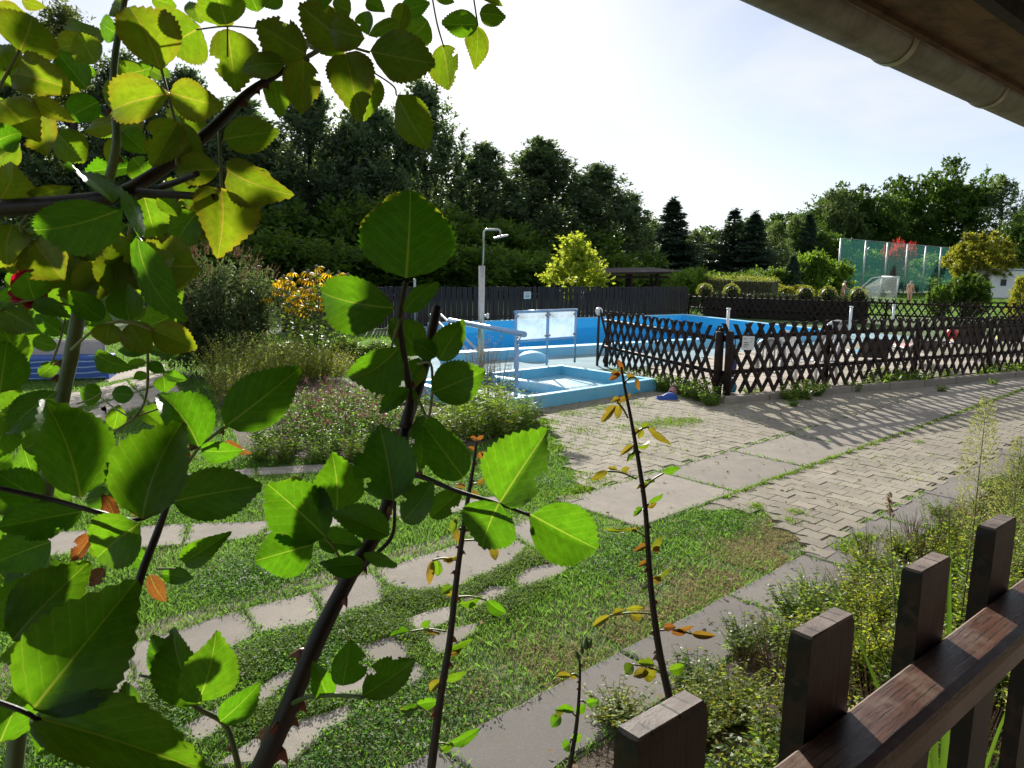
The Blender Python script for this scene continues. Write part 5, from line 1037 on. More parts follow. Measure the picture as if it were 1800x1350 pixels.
for i in range(n_): FQ.append(leaf_quads(np.array([wx[i], wy[i], .05]) + rw.normal(0, .004, (8, 3)), rw.normal(size=(8, 3)) + [0, 0, .8], .009, .006, rw))
FQ = np.concatenate(FQ); mat_leaf('clover_bloom', (.62, .6, .52), (.5, .5, .4), .2, .7, .3); tag(link('clover_blooms', np_mesh('clover_blooms', FQ, 4, rng.random(len(FQ))), mat=MATS['clover_bloom']), 'tiny white clover blooms dotted over the lawn', 'flowers', kind='stuff')
# moss and weeds in the paver joints
J = []; DJ = []
rj = np.random.default_rng(6)
for k_, (d_, c) in enumerate(cells):
    dens = 0.55 + 0.45 * math.sin(c.x * 2.1 + 1.7 * math.sin(c.y * 1.4)) + (0.5 if c.y > 8.5 and c.x < 2.4 else 0)
    if rj.random() < dens * (0.8 if c.x < 2.2 and c.y > 8 else .35):
        for _ in range(int(rj.integers(4, 22 if c.x < 2.2 else 15))):
            side = rj.choice([-1, 1]); tt = rj.uniform(-.5, .5); e = SN * (tt * PL) + SE * (side * PW / 2) if rj.random() < .7 else SN * (side * PL / 2) + SE * (tt * PW)
            p = c + e; J.append((p.x + rj.normal(0, .008), p.y + rj.normal(0, .008)))
# grass seam along the lower edge of the strip and clumps on the paving
for s_ in np.arange(0.3, 11, 0.012): 
    for _ in range(3): p = ST(s_ + rj.normal(0, .02), -0.005 + rj.normal(0, .016 + .012 * math.sin(s_ * 2.2) ** 2)); J.append((p.x, p.y))
for q, n_, sp in (((1180, 745), 900, .16), ((1140, 750), 500, .12), ((1215, 742), 350, .1), ((1100, 755), 200, .1), ((1000, 730), 300, .12), ((1020, 760), 300, .14), ((980, 790), 260, .12), ((1400, 905), 160, .05), ((1390, 920), 120, .05), ((1330, 894), 120, .04), ((1500, 960), 260, .06), ((1520, 950), 240, .05), ((1485, 970), 200, .05), ((1615, 780), 70, .04), ((1050, 850), 220, .1), ((1030, 840), 200, .1), ((1110, 712), 220, .12), ((1060, 720), 260, .15), ((960, 745), 350, .12), ((1021, 864), 260, .06), ((1000, 878), 200, .07)):
    c = gp(*q).xy
    for _ in range(n_): J.append((c.x + rj.normal(0, sp), c.y + rj.normal(0, sp)))
J = np.array(J); bl = blades(J[:, 0], J[:, 1], .02, .045, .009, 9); bl[:, :, 2] += 0.012
tag(link('joint_weeds', np_mesh('joint_weeds', bl, 4, rng.random(len(bl))), mat=MATS['sedum_mat_leaf']), 'small weeds and moss growing in the paver joints', 'weeds', kind='stuff')

# fallen leaves and bits on paving, slabs and lawn
rl_ = np.random.default_rng(15); fx_ = []
for q, n_, sp in (((1150, 800), 60, 1.2), ((1450, 860), 70, 1.0), ((1300, 760), 40, 1.2), ((900, 1000), 50, .9), ((600, 1060), 30, .8), ((1300, 1060), 50, .6), ((1000, 1230), 30, .4), ((1600, 780), 40, 1.2)):
    c = gp(*q).xy; fx_ += [(c.x + rl_.normal(0, sp), c.y + rl_.normal(0, sp)) for _ in range(n_)]
fx_ = np.array(fx_); n_ = len(fx_); P_ = np.stack([fx_[:, 0], fx_[:, 1], np.full(n_, .032)], 1); A_ = np.stack([rl_.normal(size=n_), rl_.normal(size=n_), rl_.normal(0, .15, n_)], 1)
mat_leaf('fallen_leaf', (.22, .14, .05), (.3, .19, .06), .5, .7, .3); FQ = leaf_quads(P_, A_, .045 * rl_.uniform(.4, 1.2, n_), .026 * rl_.uniform(.5, 1.2, n_), rl_, .4, 4.0)
tag(link('fallen_leaves', np_mesh('fallen_leaves', FQ, 4, rl_.random(n_)), mat=MATS['fallen_leaf']), 'scattered small brown fallen leaves on the paving and slabs', 'leaf litter', kind='stuff')

# ================================================================== PLANTS
def herb_meshes(seed, nst, h, spread, leafL, leafW, nl, stem_r=.0022, flower=None, droop=.3, basecone=.35, lo=0.1):
    r = np.random.default_rng(seed); st = MB(); P = []; A = []; Lq = []; FP = []
    for i in range(nst):
        a = r.uniform(0, 6.283); rr = spread * math.sqrt(r.random()); b = np.array([math.cos(a) * rr * basecone, math.sin(a) * rr * basecone, 0]); hh = h * r.uniform(.6, 1.1)
        tp = np.array([math.cos(a) * rr * 1.1 + r.normal(0, .03), math.sin(a) * rr * 1.1 + r.normal(0, .03), hh]); mid = (b + tp) / 2 + np.array([-math.cos(a), -math.sin(a), 0]) * rr * .12
        st.tube([b, mid, tp], [stem_r, stem_r * .8, stem_r * .5], 3, False)
        for k in range(nl):
            q = lo + (1 - lo) * (k + r.random()) / nl; p = b * (1 - q) ** 2 + 2 * mid * q * (1 - q) + tp * q * q; th = r.uniform(0, 6.283); d = np.array([math.cos(th), math.sin(th), r.uniform(-droop, .7)])
            P.append(p); A.append(d); Lq.append(leafL * r.uniform(.55, 1.2) * (1.1 - .45 * q))
        FP.append((tp, tp - mid))
    P, A, Lq = np.array(P), np.array(A), np.array(Lq); Q = leaf_quads(P, A, Lq, Lq * leafW / leafL, r, .3, .8)
    ms = st.mesh('stems'); ml = np_mesh('foliage', Q, 4, r.random(len(Q))); mf = None
    if flower:
        n_, sz, frac = flower; FQ = []
        for tp, dr in FP:
            if r.random() > frac: continue
            c = tp + r.normal(size=(n_, 3)) * np.array([sz, sz, sz * .5]); FQ.append(leaf_quads(c, r.normal(size=(n_, 3)) + [0, 0, .5], sz * .7, sz * .5, r))
        if FQ: FQ = np.concatenate(FQ); mf = np_mesh('flower_heads', FQ, 4, r.random(len(FQ)))
    return ms, ml, mf
def herb(name, ms, mats, loc, rz, sc, label, cat, group):
    o = empty(name, loc, rz, label, cat, group); o.scale = sc if hasattr(sc, '__len__') else (sc,) * 3
    for nm, m_, mt in zip(('stems', 'foliage', 'flower_heads'), ms, mats):
        if m_ is None: continue
        if not m_.materials: m_.materials.append(MATS[mt])
        tag(link(nm, m_, o), kind='stuff')
    return o
rp = random.Random(31)
# right-hand bed under the railing
HA = [herb_meshes(i, 60, .38, .18, .04, .019, 20, flower=None) for i in range(3)]
HB = [herb_meshes(i + 10, 54, .36, .18, .05, .023, 15) for i in range(3)]
HF = [herb_meshes(i + 20, 34, .42, .16, .03, .015, 16, flower=(16, .012, .35)) for i in range(2)]
HS = [herb_meshes(i + 30, 50, .40, .15, .012, .004, 5, stem_r=.0014) for i in range(2)]
def inbed(s_, t_): return ST(s_, t_)
ncount = {}
for s_ in np.arange(-4.6, 6.0, .26):
    for t_ in np.arange(-1.62, -4.3, -.25):
        c = ST(s_ + rp.uniform(-.1, .1), t_ + rp.uniform(-.1, .1))
        if (Vector((c.x, c.y)) - Vector((pf1.x, pf1.y))).dot(RNn) < 0.2: continue
        d = c.length
        if abs(c.x) > c.y * .82 + .3: continue
        hz = min(1.25, 0.8 + (-1.6 - t_) * .22) * rp.uniform(.75, 1.15); hz *= (0.72 if s_ < -2.2 else 0.9) * (0.72 if s_ > 0.8 else 1) * (0.62 if t_ > -1.8 else 1)
        if s_ < -3.1 and t_ > -1.9: continue
        kd = rp.random(); loc_ = (c.x, c.y, 0)
        if s_ > 0.3 and kd < .5: herb('marjoram_plant', rp.choice(HF), ('herb_stem', 'herb_leaf_green', 'pink_flower'), loc_, rp.uniform(0, 6), (1.1, 1.1, hz * 1.05), 'bushy marjoram with small purple flower heads in the bed below the railing', 'herb', 'flowering marjoram in the railing bed')
        elif kd < .45: herb('leafy_herb', rp.choice(HA), ('herb_stem', 'herb_leaf', None), loc_, rp.uniform(0, 6), (1, 1, hz), 'yellow-green leafy herb in the bed between edging slabs and railing', 'herb', 'leafy herbs in the railing bed')
        elif kd < .76: herb('broadleaf_herb', rp.choice(HB), ('herb_stem', 'herb_leaf_green', None), loc_, rp.uniform(0, 6), (1, 1, hz), 'broad-leaved green herb in the bed between edging slabs and railing', 'herb', 'broad-leaved herbs in the railing bed')
        else: herb('wiry_plant', rp.choice(HS), ('brown_stem', 'olive_leaf', None), loc_, rp.uniform(0, 6), (1.1, 1.1, hz * 1.4), 'wiry brown-stemmed plant with hardly any leaves in the railing bed', 'herb', 'wiry plants in the railing bed')
# sword-leaved plant between the pickets
def sword(loc, n_, h, label, seed):
    o = empty('sword_plant', loc, 0, label, 'plant'); r = random.Random(seed)
    for i in range(n_):
        a = r.uniform(0, 6.283); le = r.uniform(.1, .5); hh = h * r.uniform(.6, 1.05); w_ = r.uniform(.018, .028); P = []; n = 7
        sx_ = Vector((-math.sin(a), math.cos(a), 0)); dr = Vector((math.cos(a), math.sin(a), 0))
        for k in range(n + 1):
            q = k / n; c = dr * (le * hh * q * q + .02) + Vector((0, 0, hh * (q - .22 * le * q ** 3))); ww = w_ * (1 - q ** 2.2) * .5 + .0006
            P += [c - sx_ * ww, c + dr * -.004, c + sx_ * ww]
        Fc = [f for k in range(n) for f in ((k * 3, k * 3 + 1, k * 3 + 4, k * 3 + 3), (k * 3 + 1, k * 3 + 2, k * 3 + 5, k * 3 + 4))]
        x = MB(); x.add(P, Fc, True); x.build('blade', MATS['iris_leaf'], o)
c = dp(1712, 1080, 2.0); sword((c.x, c.y, 0), 20, dp(1700, 940, 2.0).z, 'plant with long sword-shaped bright green leaves between the railing pickets', 5)
# tall feathery weed spires
def spire(px, topy, basey, d_, label, seed):
    T_ = dp(px, topy, d_); o = empty('weed_spire', (T_.x, T_.y, 0), 0, label, 'weed'); r = np.random.default_rng(seed); H_ = T_.z
    x = MB(); x.tube([(0, 0, 0), (.01, 0, H_ * .5), (0, 0, H_)], [.005, .004, .0015], 6); x.build('stem', MATS['herb_stem'], o)
    n_ = 2600; q = r.beta(1.6, 1.3, n_); z = H_ * (.45 + .55 * q); rad_ = (.02 + .075 * np.sin(np.pi * np.clip(q * .9 + .1, 0, 1)) ** .8) * np.sqrt(r.random(n_)); a = r.uniform(0, 6.283, n_)
    P = np.stack([rad_ * np.cos(a), rad_ * np.sin(a), z], 1); A = np.stack([np.cos(a), np.sin(a), r.uniform(.3, 1.6, n_)], 1); Q = leaf_quads(P, A, .016 * r.uniform(.6, 1.4, n_), .0045, r)
    link('panicle', np_mesh('panicle', Q, 4, r.random(n_)), o, MATS['spire_leaf'])
    n_ = 120; z = H_ * r.uniform(.08, .55, n_); a = r.uniform(0, 6.283, n_); Q = leaf_quads(np.stack([0 * a, 0 * a, z], 1), np.stack([np.cos(a), np.sin(a), r.uniform(.0, .7, n_)], 1), .07, .009, r)
    link('foliage', np_mesh('foliage', Q, 4, r.random(n_)), o, MATS['herb_leaf_green'])
spire(1735, 698, 960, 3.9, 'tall feathery yellow-green weed spire standing in front of the pavers', 3)
spire(1796, 770, 960, 3.6, 'shorter feathery weed spire at the right edge of the picture', 4)
# dry seed stalks in the right bed
def stalk(px, topy, d_, label, seed):
    T_ = dp(px, topy, d_); o = empty('seed_stalk', (T_.x + .12, T_.y, 0), 0, label, 'stalk'); r = np.random.default_rng(seed); H_ = T_.z
    x = MB(); x.tube([(0, 0, 0), (-.03, 0, H_ * .5), (-.12, 0, H_)], [.004, .003, .0015], 6); x.build('stem', MATS['herb_stem'], o)
    n_ = 60; q = r.random(n_); P = np.stack([-.12 + .02 * (1 - q), r.normal(0, .005, n_), H_ - .11 * (1 - q)], 1); Q = leaf_quads(P, r.normal(size=(n_, 3)) + [0, 0, 1], .018, .01, r); link('seed_head', np_mesh('seed_head', Q, 4, r.random(n_)), o, MATS['dry_stalk'])
stalk(1562, 866, 3.0, 'single bent stalk with a brown seed head above the right bed', 2)
# mid bed: pink-flowered clumps, grassy clumps
PK = [herb_meshes(40 + i, 44, .42, .3, .05, .024, 26, .002, flower=(16, .024, .45)) for i in range(3)]
GR = [herb_meshes(50 + i, 70, .5, .3, .11, .017, 13, .002, lo=.0) for i in range(2)]
for i, (px, py, s_) in enumerate([(470, 790, 1.0), (510, 800, .9), (540, 775, 1.15), (580, 795, 1.0), (600, 765, 1.2), (635, 790, 1.05), (650, 755, 1.15), (690, 775, 1.1), (560, 745, 1.1), (620, 735, 1.1), (680, 735, 1.0), (520, 750, 1.0), (590, 715, 1.0), (655, 715, 1.0), (720, 750, 1.0), (700, 800, .8)]):
    c = gp(px, py); herb('stonecrop_plant', PK[i % 3], ('herb_stem', 'sedum_leaf', 'pink_flower'), (c.x, c.y, 0), rp.uniform(0, 6), (s_, s_, s_ * 1.05), 'low clump with dull pink flower heads in the middle garden bed', 'flower', 'pink flowers in the middle bed')
for i, (px, py, s_) in enumerate([(800, 775, 1.0), (840, 770, 1.15), (880, 765, 1.2), (910, 755, 1.0), (860, 740, 1.2), (820, 735, 1.1), (930, 745, .7), (780, 760, .9), (765, 790, .8), (455, 812, .6), (500, 815, .6), (560, 815, .6), (620, 812, .6)]):
    c = gp(px, py); herb('grassy_clump', GR[i % 2], ('herb_stem', 'bright_leaf' if i % 3 else 'herb_leaf_green', None), (c.x, c.y, 0), rp.uniform(0, 6), s_, 'dense green clump of narrow leaves edging the middle garden bed', 'plant', 'green clumps edging the middle bed')
DS = [herb_meshes(60 + i, 40, .95, .22, .035, .014, 16, .003, flower=(12, .02, 1.0)) for i in range(2)]
for i, (px, py, s_) in enumerate([(855, 705, 1.0), (875, 715, .85), (835, 700, .9), (895, 722, .7)]):
    c = gp(px, py); herb('dried_flower_clump', DS[i % 2], ('dry_stalk', 'dry_stalk' if i < 3 else 'olive_leaf', 'dry_stalk'), (c.x, c.y, 0), rp.uniform(0, 6), s_, 'dried beige flower stalks in front of the shower column', 'flower', 'dried flowers before the shower')
# weeds at the fence foot
WD = [herb_meshes(70 + i, 40, .3, .26, .075, .04, 9, .003) for i in range(2)]
for i, (px, py, s_) in enumerate([(1215, 700, 1.1), (1235, 708, 1.0), (1250, 715, .8), (1180, 690, .9), (1160, 685, .8), (1120, 675, .8), (1085, 665, .7), (1320, 700, .6), (1405, 703, .9), (1430, 697, .9), (1390, 706, .7), (1540, 683, 1.0), (1570, 680, 1.1), (1600, 678, .9), (1620, 676, .8), (1660, 668, .7), (1730, 662, .8), (1760, 660, .9), (1790, 658, .9), (1500, 690, .7), (1392, 716, .4), (1655, 690, .4), (1745, 677, .4)]):
    c = gp(px, py); herb('fence_weed', WD[i % 2], ('herb_stem', 'bright_leaf', None), (c.x, c.y, 0), rp.uniform(0, 6), s_ * 1.15, 'leafy green weed growing along the foot of the near lattice fence', 'weed', 'weeds along the near fence')

# ================================================================== SHRUBS AND TREES
def sprays(r, O, D, ln, nl, leafL, leafW, droop=0.0):
    """leafy twigs: origins O, directions D"""
    n = len(O); q = (np.arange(nl) + r.random((n, nl))) / nl; P = O[:, None, :] + D[:, None, :] * (ln[:, None] * q)[..., None]; P[..., 2] -= droop * (ln[:, None] * q) ** 2
    A = D[:, None, :] * .8 + r.normal(size=(n, nl, 3)) * .75; sc = r.uniform(.6, 1.25, (n, nl)) * (1.1 - .35 * q)
    P = P.reshape(-1, 3); A = A.reshape(-1, 3); sc = sc.reshape(-1); return leaf_quads(P, A, leafL * sc, leafW * sc, r, .25, .6)
def crown_mesh(seed, h, rx, z0, nclump, nsp, nl, leafL, leafW, spl, up=.6, top_point=.0, lump=.35, clump_r=.28):
    r = np.random.default_rng(seed); hz = (h - z0) / 2; c0 = z0 + hz
    u = nrm(r.normal(size=(nclump, 3))); f = r.random(nclump) ** .38
    lum = 1 - lump * r.random(nclump); C = u * f[:, None] * lum[:, None] * np.array([rx, rx, hz]); zz = C[:, 2] / hz
    if top_point: C[:, :2] *= (1 - top_point * np.clip((zz + .3) / 1.3, 0, 1))[:, None]
    C[:, 2] += c0; n = nclump * nsp; ci = np.repeat(np.arange(nclump), nsp); cr = clump_r * rx * r.uniform(.5, 1.2, nclump)
    O = C[ci] + nrm(r.normal(size=(n, 3))) * (cr[ci] * r.random(n) ** .5)[:, None] * np.array([1, 1, .7])
    out_ = nrm((O - np.array([0, 0, c0])) / np.array([rx, rx, hz])); D = nrm(out_ * .7 + np.array([0, 0, up]) + r.normal(size=(n, 3)) * .45); O[:, 2] = np.maximum(O[:, 2], z0 * .6)
    Q = sprays(r, O, D, spl * r.uniform(.5, 1.3, n), nl, leafL, leafW)
    rr_ = np.percentile(np.linalg.norm(Q[:, 2, :2], axis=1), 98.5); k = rx / rr_; Q[..., :2] *= k; C[:, :2] *= k; zt_ = np.percentile(Q[:, 2, 2], 99.7); kz = (h - z0) / max(.1, zt_ - z0); Q[..., 2] = z0 + (Q[..., 2] - z0) * kz; C[:, 2] = z0 + (C[:, 2] - z0) * kz
    return np_mesh('crown', Q, 4, np.clip(np.repeat(r.random(nclump), nsp * nl) * .55 + r.random(len(Q)) * .45, 0, 1)), C
def plume_mesh(seed, h, rx, z0, npl, nsp, nl, leafL, leafW, spl, spread=.4, pointy=.35):
    """upright feathery crown: leafy plumes rising from the limbs to an uneven outline"""
    r = np.random.default_rng(seed); Os = []; Ds = []; Ls = []; C = []
    for i in range(npl):
        a = r.uniform(0, 6.283); zq = r.beta(1.3, 1.05); zt = z0 + (h - z0) * (.12 + .88 * zq); rr = rx * (math.sin(math.pi * min(1, .18 + .8 * zq)) ** .75) * (1 - pointy * zq ** 2) * math.sqrt(r.uniform(.25, 1))
        tip = np.array([rr * math.cos(a), rr * math.sin(a), zt]); L_ = (h - z0) * r.uniform(.14, .3); d = nrm(np.array([math.cos(a) * spread * r.uniform(.3, 1.6), math.sin(a) * spread * r.uniform(.3, 1.6), 1.0]) + r.normal(size=3) * .18)
        b = tip - d * L_; C.append(b + d * L_ * .4); q = r.random(nsp) ** .7; w_ = (.26 * (1 - q) + .05) * L_ * .75
        Os.append(b + d * (L_ * q)[:, None] + r.normal(size=(nsp, 3)) * w_[:, None]); Ds.append(nrm(d * 1.2 + r.normal(size=(nsp, 3)) * .5)); Ls.append(spl * r.uniform(.5, 1.3, nsp) * (1.15 - .5 * q))
    O, D, Ln = np.concatenate(Os), np.concatenate(Ds), np.concatenate(Ls); O[:, 2] = np.maximum(O[:, 2], z0 * .5); Q = sprays(r, O, D, Ln, nl, leafL, leafW)
    rr_ = np.percentile(np.linalg.norm(Q[:, 2, :2], axis=1), 98.5); Q[..., :2] *= rx / rr_; zt_ = np.percentile(Q[:, 2, 2], 99.8); Q[..., 2] *= h / zt_; C = np.array(C); C[:, :2] *= rx / rr_
    return np_mesh('crown', Q, 4, np.clip(np.repeat(r.random(npl), nsp * nl) * .6 + r.random(len(Q)) * .4, 0, 1)), C
def trunk_mesh(seed, h, r0, C, nlimb=12, z0=1.0):
    r = random.Random(seed); x = MB(); top = h * .86; x.tube([(0, 0, -.1), (r.gauss(0, .1), r.gauss(0, .1), h * .3), (r.gauss(0, .2), r.gauss(0, .2), h * .6), (0, 0, top)], [r0 * 1.25, r0, r0 * .6, r0 * .12], 8)
    for i in range(min(nlimb, len(C))):
        e = Vector(C[r.randrange(len(C))]); s_ = Vector((0, 0, max(z0 * .7, min(top * .9, e.z - (Vector((e.x, e.y)).length) * r.uniform(.5, .9))))); x.tube([s_, s_.lerp(e, .5) + Vector((0, 0, .12)), e], [r0 * .38, r0 * .22, r0 * .06], 5)
    return x.mesh('trunk')
TK = {}
def kind(key, leafmat, *a, nlimb=14, r0=.18, **k):
    m_, C = (plume_mesh if key[:5] in ('beech', 'ash', 'larch') else crown_mesh)(*a, **k); m_.materials.append(MATS[leafmat]); t_ = trunk_mesh(a[0], a[1], r0, C, nlimb, a[3]); t_.materials.append(MATS['bark']); TK[key] = (t_, m_, a[1], a[2])
#           seed  h  rx  z0 nclump nsp nl leafL leafW spl
for i in range(3): kind('beech%d' % i, 'beech_leaf', 100 + i, 10, 2.6, .9, 120, 26, 9, .21, .095, .5, nlimb=30)
for i in range(2): kind('oak%d' % i, 'oak_leaf', 110 + i, 10, 4.4, 1.0, 150, 20, 9, .3, .18, .55, up=.35, lump=.3, clump_r=.24)
kind('ash', 'tree_leaf', 120, 10, 3.2, 1.2, 75, 24, 9, .24, .1, .6, spread=.6, pointy=.2, nlimb=30)
kind('larch', 'larch_leaf', 121, 10, 2.4, 1.0, 75, 20, 10, .22, .06, .7, spread=.6, pointy=.6, nlimb=30)
kind('small_lime', 'lime_leaf', 122, 3.2, 1.1, .5, 70, 12, 7, .16, .1, .38, up=.75, top_point=.55, lump=.35, r0=.06)
for i in range(3): kind('shrub%d' % i, 'shrub_leaf', 130 + i, 2.4, 1.5, .05, 60, 14, 7, .2, .1, .42, up=.5, lump=.35, r0=.05, nlimb=20)
for i in range(2): kind('bright%d' % i, 'bright_leaf', 135 + i, 2.4, 1.4, .05, 60, 14, 7, .22, .12, .4, up=.6, lump=.35, r0=.05, nlimb=20)
kind('golden', 'golden_leaf', 138, 2.4, 1.3, .05, 60, 14, 7, .16, .09, .35, up=.5, r0=.05, nlimb=20)
kind('sumac', 'red_leaf', 139, 2.6, 1.2, .3, 34, 10, 7, .28, .09, .5, up=.6, r0=.06, lump=.5)
kind('pear', 'golden_leaf', 141, 5, 2.2, .8, 110, 18, 8, .22, .13, .35, up=.3, lump=.15, clump_r=.2, r0=.1)
kind('round', 'shrub_leaf', 140, 2.2, 1.15, .02, 130, 20, 7, .12, .075, .2, up=.3, lump=.12, clump_r=.18, r0=.05, nlimb=20)
def conifer(key, seed, h, r0, dens=1.0, narrow=False, gap=0.0):
    r = np.random.default_rng(seed); O = []; D = []; Ln = []; z = h * .06; x = MB(); x.tube([(0, 0, -.1), (0, 0, h * .5), (0, 0, h)], [.16, .1, .015], 7)
    while z < h * .985:
        q = 1 - z / h; br = r0 * (q ** (1.05 if not narrow else .6)) * r.uniform(.6, 1.15) + .02; nb_ = max(4, int(7 * dens))
        for i in range(nb_):
            if r.random() < gap: continue
            a = r.uniform(0, 6.283); L_ = br * r.uniform(.65, 1.12); dz = -.22 + .5 * (1 - q) + r.normal(0, .08); d = np.array([math.cos(a), math.sin(a), dz]); e = d * L_ + [0, 0, z]
            x.tube([(0, 0, z), tuple(e)], [.022, .006], 3, False)
            n_ = max(3, int(L_ / .16)); w_ = (np.arange(n_) + .5) / n_
            for q_ in w_:
                for sgn in (-1, 1):
                    O.append(np.array([0, 0, z]) + d * L_ * q_); sd = np.array([-d[1], d[0], 0]) * sgn * .8 + d * .9; D.append(nrm(sd + r.normal(size=3) * .2 - [0, 0, .12])); Ln.append((.42 * (1.15 - q_) * (.4 + L_ / r0 * .8) + .1) * min(1, .12 + q * 4))
        z += h * .022 * r.uniform(.8, 1.25)
    for i in range(26): O.append(np.array([0, 0, h * (.93 + .07 * i / 26)])); D.append(nrm(np.array([r.normal(0, .35), r.normal(0, .35), 1.0]))); Ln.append(.3 if i < 18 else .45)
    O, D, Ln = np.array(O), np.array(D), np.array(Ln); Q = sprays(r, O, D, Ln, 5, .24, .085, .15); m_ = np_mesh('crown', Q, 4, r.random(len(Q))); m_.materials.append(MATS['spruce_leaf']); t_ = x.mesh('trunk'); t_.materials.append(MATS['bark']); TK[key] = (t_, m_, h, r0 * (.5 if key in ('spruce', 'pine') else .62))
conifer('spruce', 150, 10, 2.6, 1.5); conifer('pine', 151, 10, 2.3, 1.2, gap=.35); conifer('narrow', 152, 10, 1.1, 1.0, True); conifer('thuja', 153, 3, .55, 1.6, True)
def tree(key, px, topy, Y, width_px, label, name='tree', cat='tree', group=None, rz=None, zb=0.0, rs=random.Random(9)):
    if Y >= 98 and key[:3] in ('oak', 'ash'): Y *= 1.4
    t_, m_, h, rx = TK[key]; T_ = atY(px, topy, Y); hh = T_.z - zb; w_ = width_px / FPX * Y / 2
    o = empty(name, (T_.x, Y, zb), rs.uniform(0, 6.28) if rz is None else rz, label, cat, group); o.scale = (w_ / rx, w_ / rx, hh / h)
    link('trunk', t_, o); link('crown', m_, o); return o
TG = 'tall trees behind the pool'
for a in [('larch', 110, 5, 33, 260, 'tall pale feathery tree seen between rose leaves at the top left'), ('beech0', 215, 95, 34, 210, 'dark tree just right of the pale feathery tree at top left'), ('beech1', 20, 150, 30, 240, 'dark tree at the far left edge behind the rose'),
          ('beech2', 320, 120, 36, 230, 'dark tall tree behind the butterfly bush'), ('beech1', 430, 175, 35, 220, 'dark tree above the yellow coneflowers'), ('beech0', 540, 150, 38, 230, 'tall dark tree left of the tallest pointed one'), ('beech1', 645, 165, 39, 200, 'dark tree behind the biggest near rose leaf'),
          ('beech2', 745, 142, 40, 190, 'tallest dark tree with pointed feathery top left of the open sky'), ('beech0', 850, 252, 42, 190, 'rounded dark tree above the shower head'), ('beech1', 950, 245, 43, 230, 'broad dark tree with feathery top behind the lime green sapling'),
          ('beech2', 1055, 288, 44, 190, 'dark tree sloping down to the gap in the treeline'), ('beech0', 1108, 340, 46, 110, 'slim dark tree at the right end of the tall treeline')]:
    a = list(a); a[3] += 20; tree(*a, group=TG)
for i, a in enumerate([('beech1', 120, 230, 42, 300), ('beech0', 300, 250, 44, 300), ('beech2', 480, 250, 46, 300), ('beech1', 600, 250, 48, 300), ('beech0', 700, 290, 50, 300), ('beech2', 820, 320, 51, 280), ('beech1', 930, 330, 52, 280), ('beech0', 1040, 360, 53, 240), ('beech2', 0, 230, 40, 300)]):
    a = list(a); a[3] += 24; tree(*a, 'shaded tree in the second row behind the tall dark trees', group='second row of trees')
# understorey that closes the wood at eye level
for i, (px, py, Y, w_) in enumerate([(330, 380, 30, 260), (440, 400, 31, 240), (560, 420, 32, 230), (660, 420, 33, 230), (760, 430, 34, 220), (860, 430, 36, 220), (950, 440, 39, 200), (1060, 445, 42, 170), (1120, 440, 46, 150), (240, 380, 29, 260), (120, 390, 27, 260), (20, 390, 26, 260), (510, 350, 40, 240), (620, 350, 41, 240), (720, 360, 42, 240), (820, 380, 43, 240), (920, 390, 44, 220), (1010, 400, 46, 200)]):
    o = tree('shrub%d' % (i % 3), px, py, Y + 14, w_, 'dark shrub in the shade under the tall trees', 'shrub', 'shrub', 'shrubs under the trees')
    o.children[1].data = o.children[1].data
for a in [('spruce', 1184, 350, 74, 112, 'spruce with tiered branches alone in the gap right of the tall treeline'), ('pine', 1292, 370, 78, 100, 'loose-branched pine left of the dark spruce in the middle distance'), ('spruce', 1328, 374, 76, 92, 'dense dark spruce right of the loose pine'), ('narrow', 1424, 376, 82, 40, 'narrow dark conifer left of the big round trees')]: tree(*a, name='conifer')
for a in [('ash', 1226, 405, 80, 90, 'small hazy tree between spruce and pine'), ('ash', 1365, 388, 80, 90, 'leafy tree right of the dark spruce'), ('ash', 1400, 380, 84, 70, 'thin tree beside the narrow dark conifer'), ('oak0', 1440, 395, 84, 110, 'green tree below the narrow dark conifer'), ('ash', 1475, 332, 100, 120, 'airy tree left of the broad oak with sky showing through'),
          ('oak1', 1520, 322, 104, 170, 'broad green tree behind the left end of the ball net'), ('oak0', 1655, 286, 110, 195, 'largest round-crowned green tree on the right'), ('ash', 1765, 308, 104, 120, 'airy tree with visible limbs right of the largest round tree'), ('oak1', 1815, 372, 66, 100, 'green tree at the right edge below the gutter'), ('oak0', 1590, 395, 106, 130, 'low green tree between the broad tree and the round tree'), ('oak1', 1160, 425, 76, 110, 'green tree at the foot of the lone spruce')]: tree(*a)
for i, (px, py, Y, w_) in enumerate([(1250, 398, 90, 170), (1310, 390, 92, 170), (1380, 375, 94, 170), (1450, 362, 104, 160), (1540, 415, 114, 160), (1630, 415, 116, 160), (1720, 420, 112, 160), (1800, 420, 104, 160), (1200, 402, 86, 150), (1145, 385, 82, 110), (1350, 380, 96, 150)]):
    tree('oak%d' % (i % 2), px, py, Y, w_, 'tree in the distant wood closing the view on the right', group='distant wood on the right')
tree('small_lime', 1012, 412, 33.5, 118, 'bright lime-green young tree in front of the dark wood', zb=0.0)
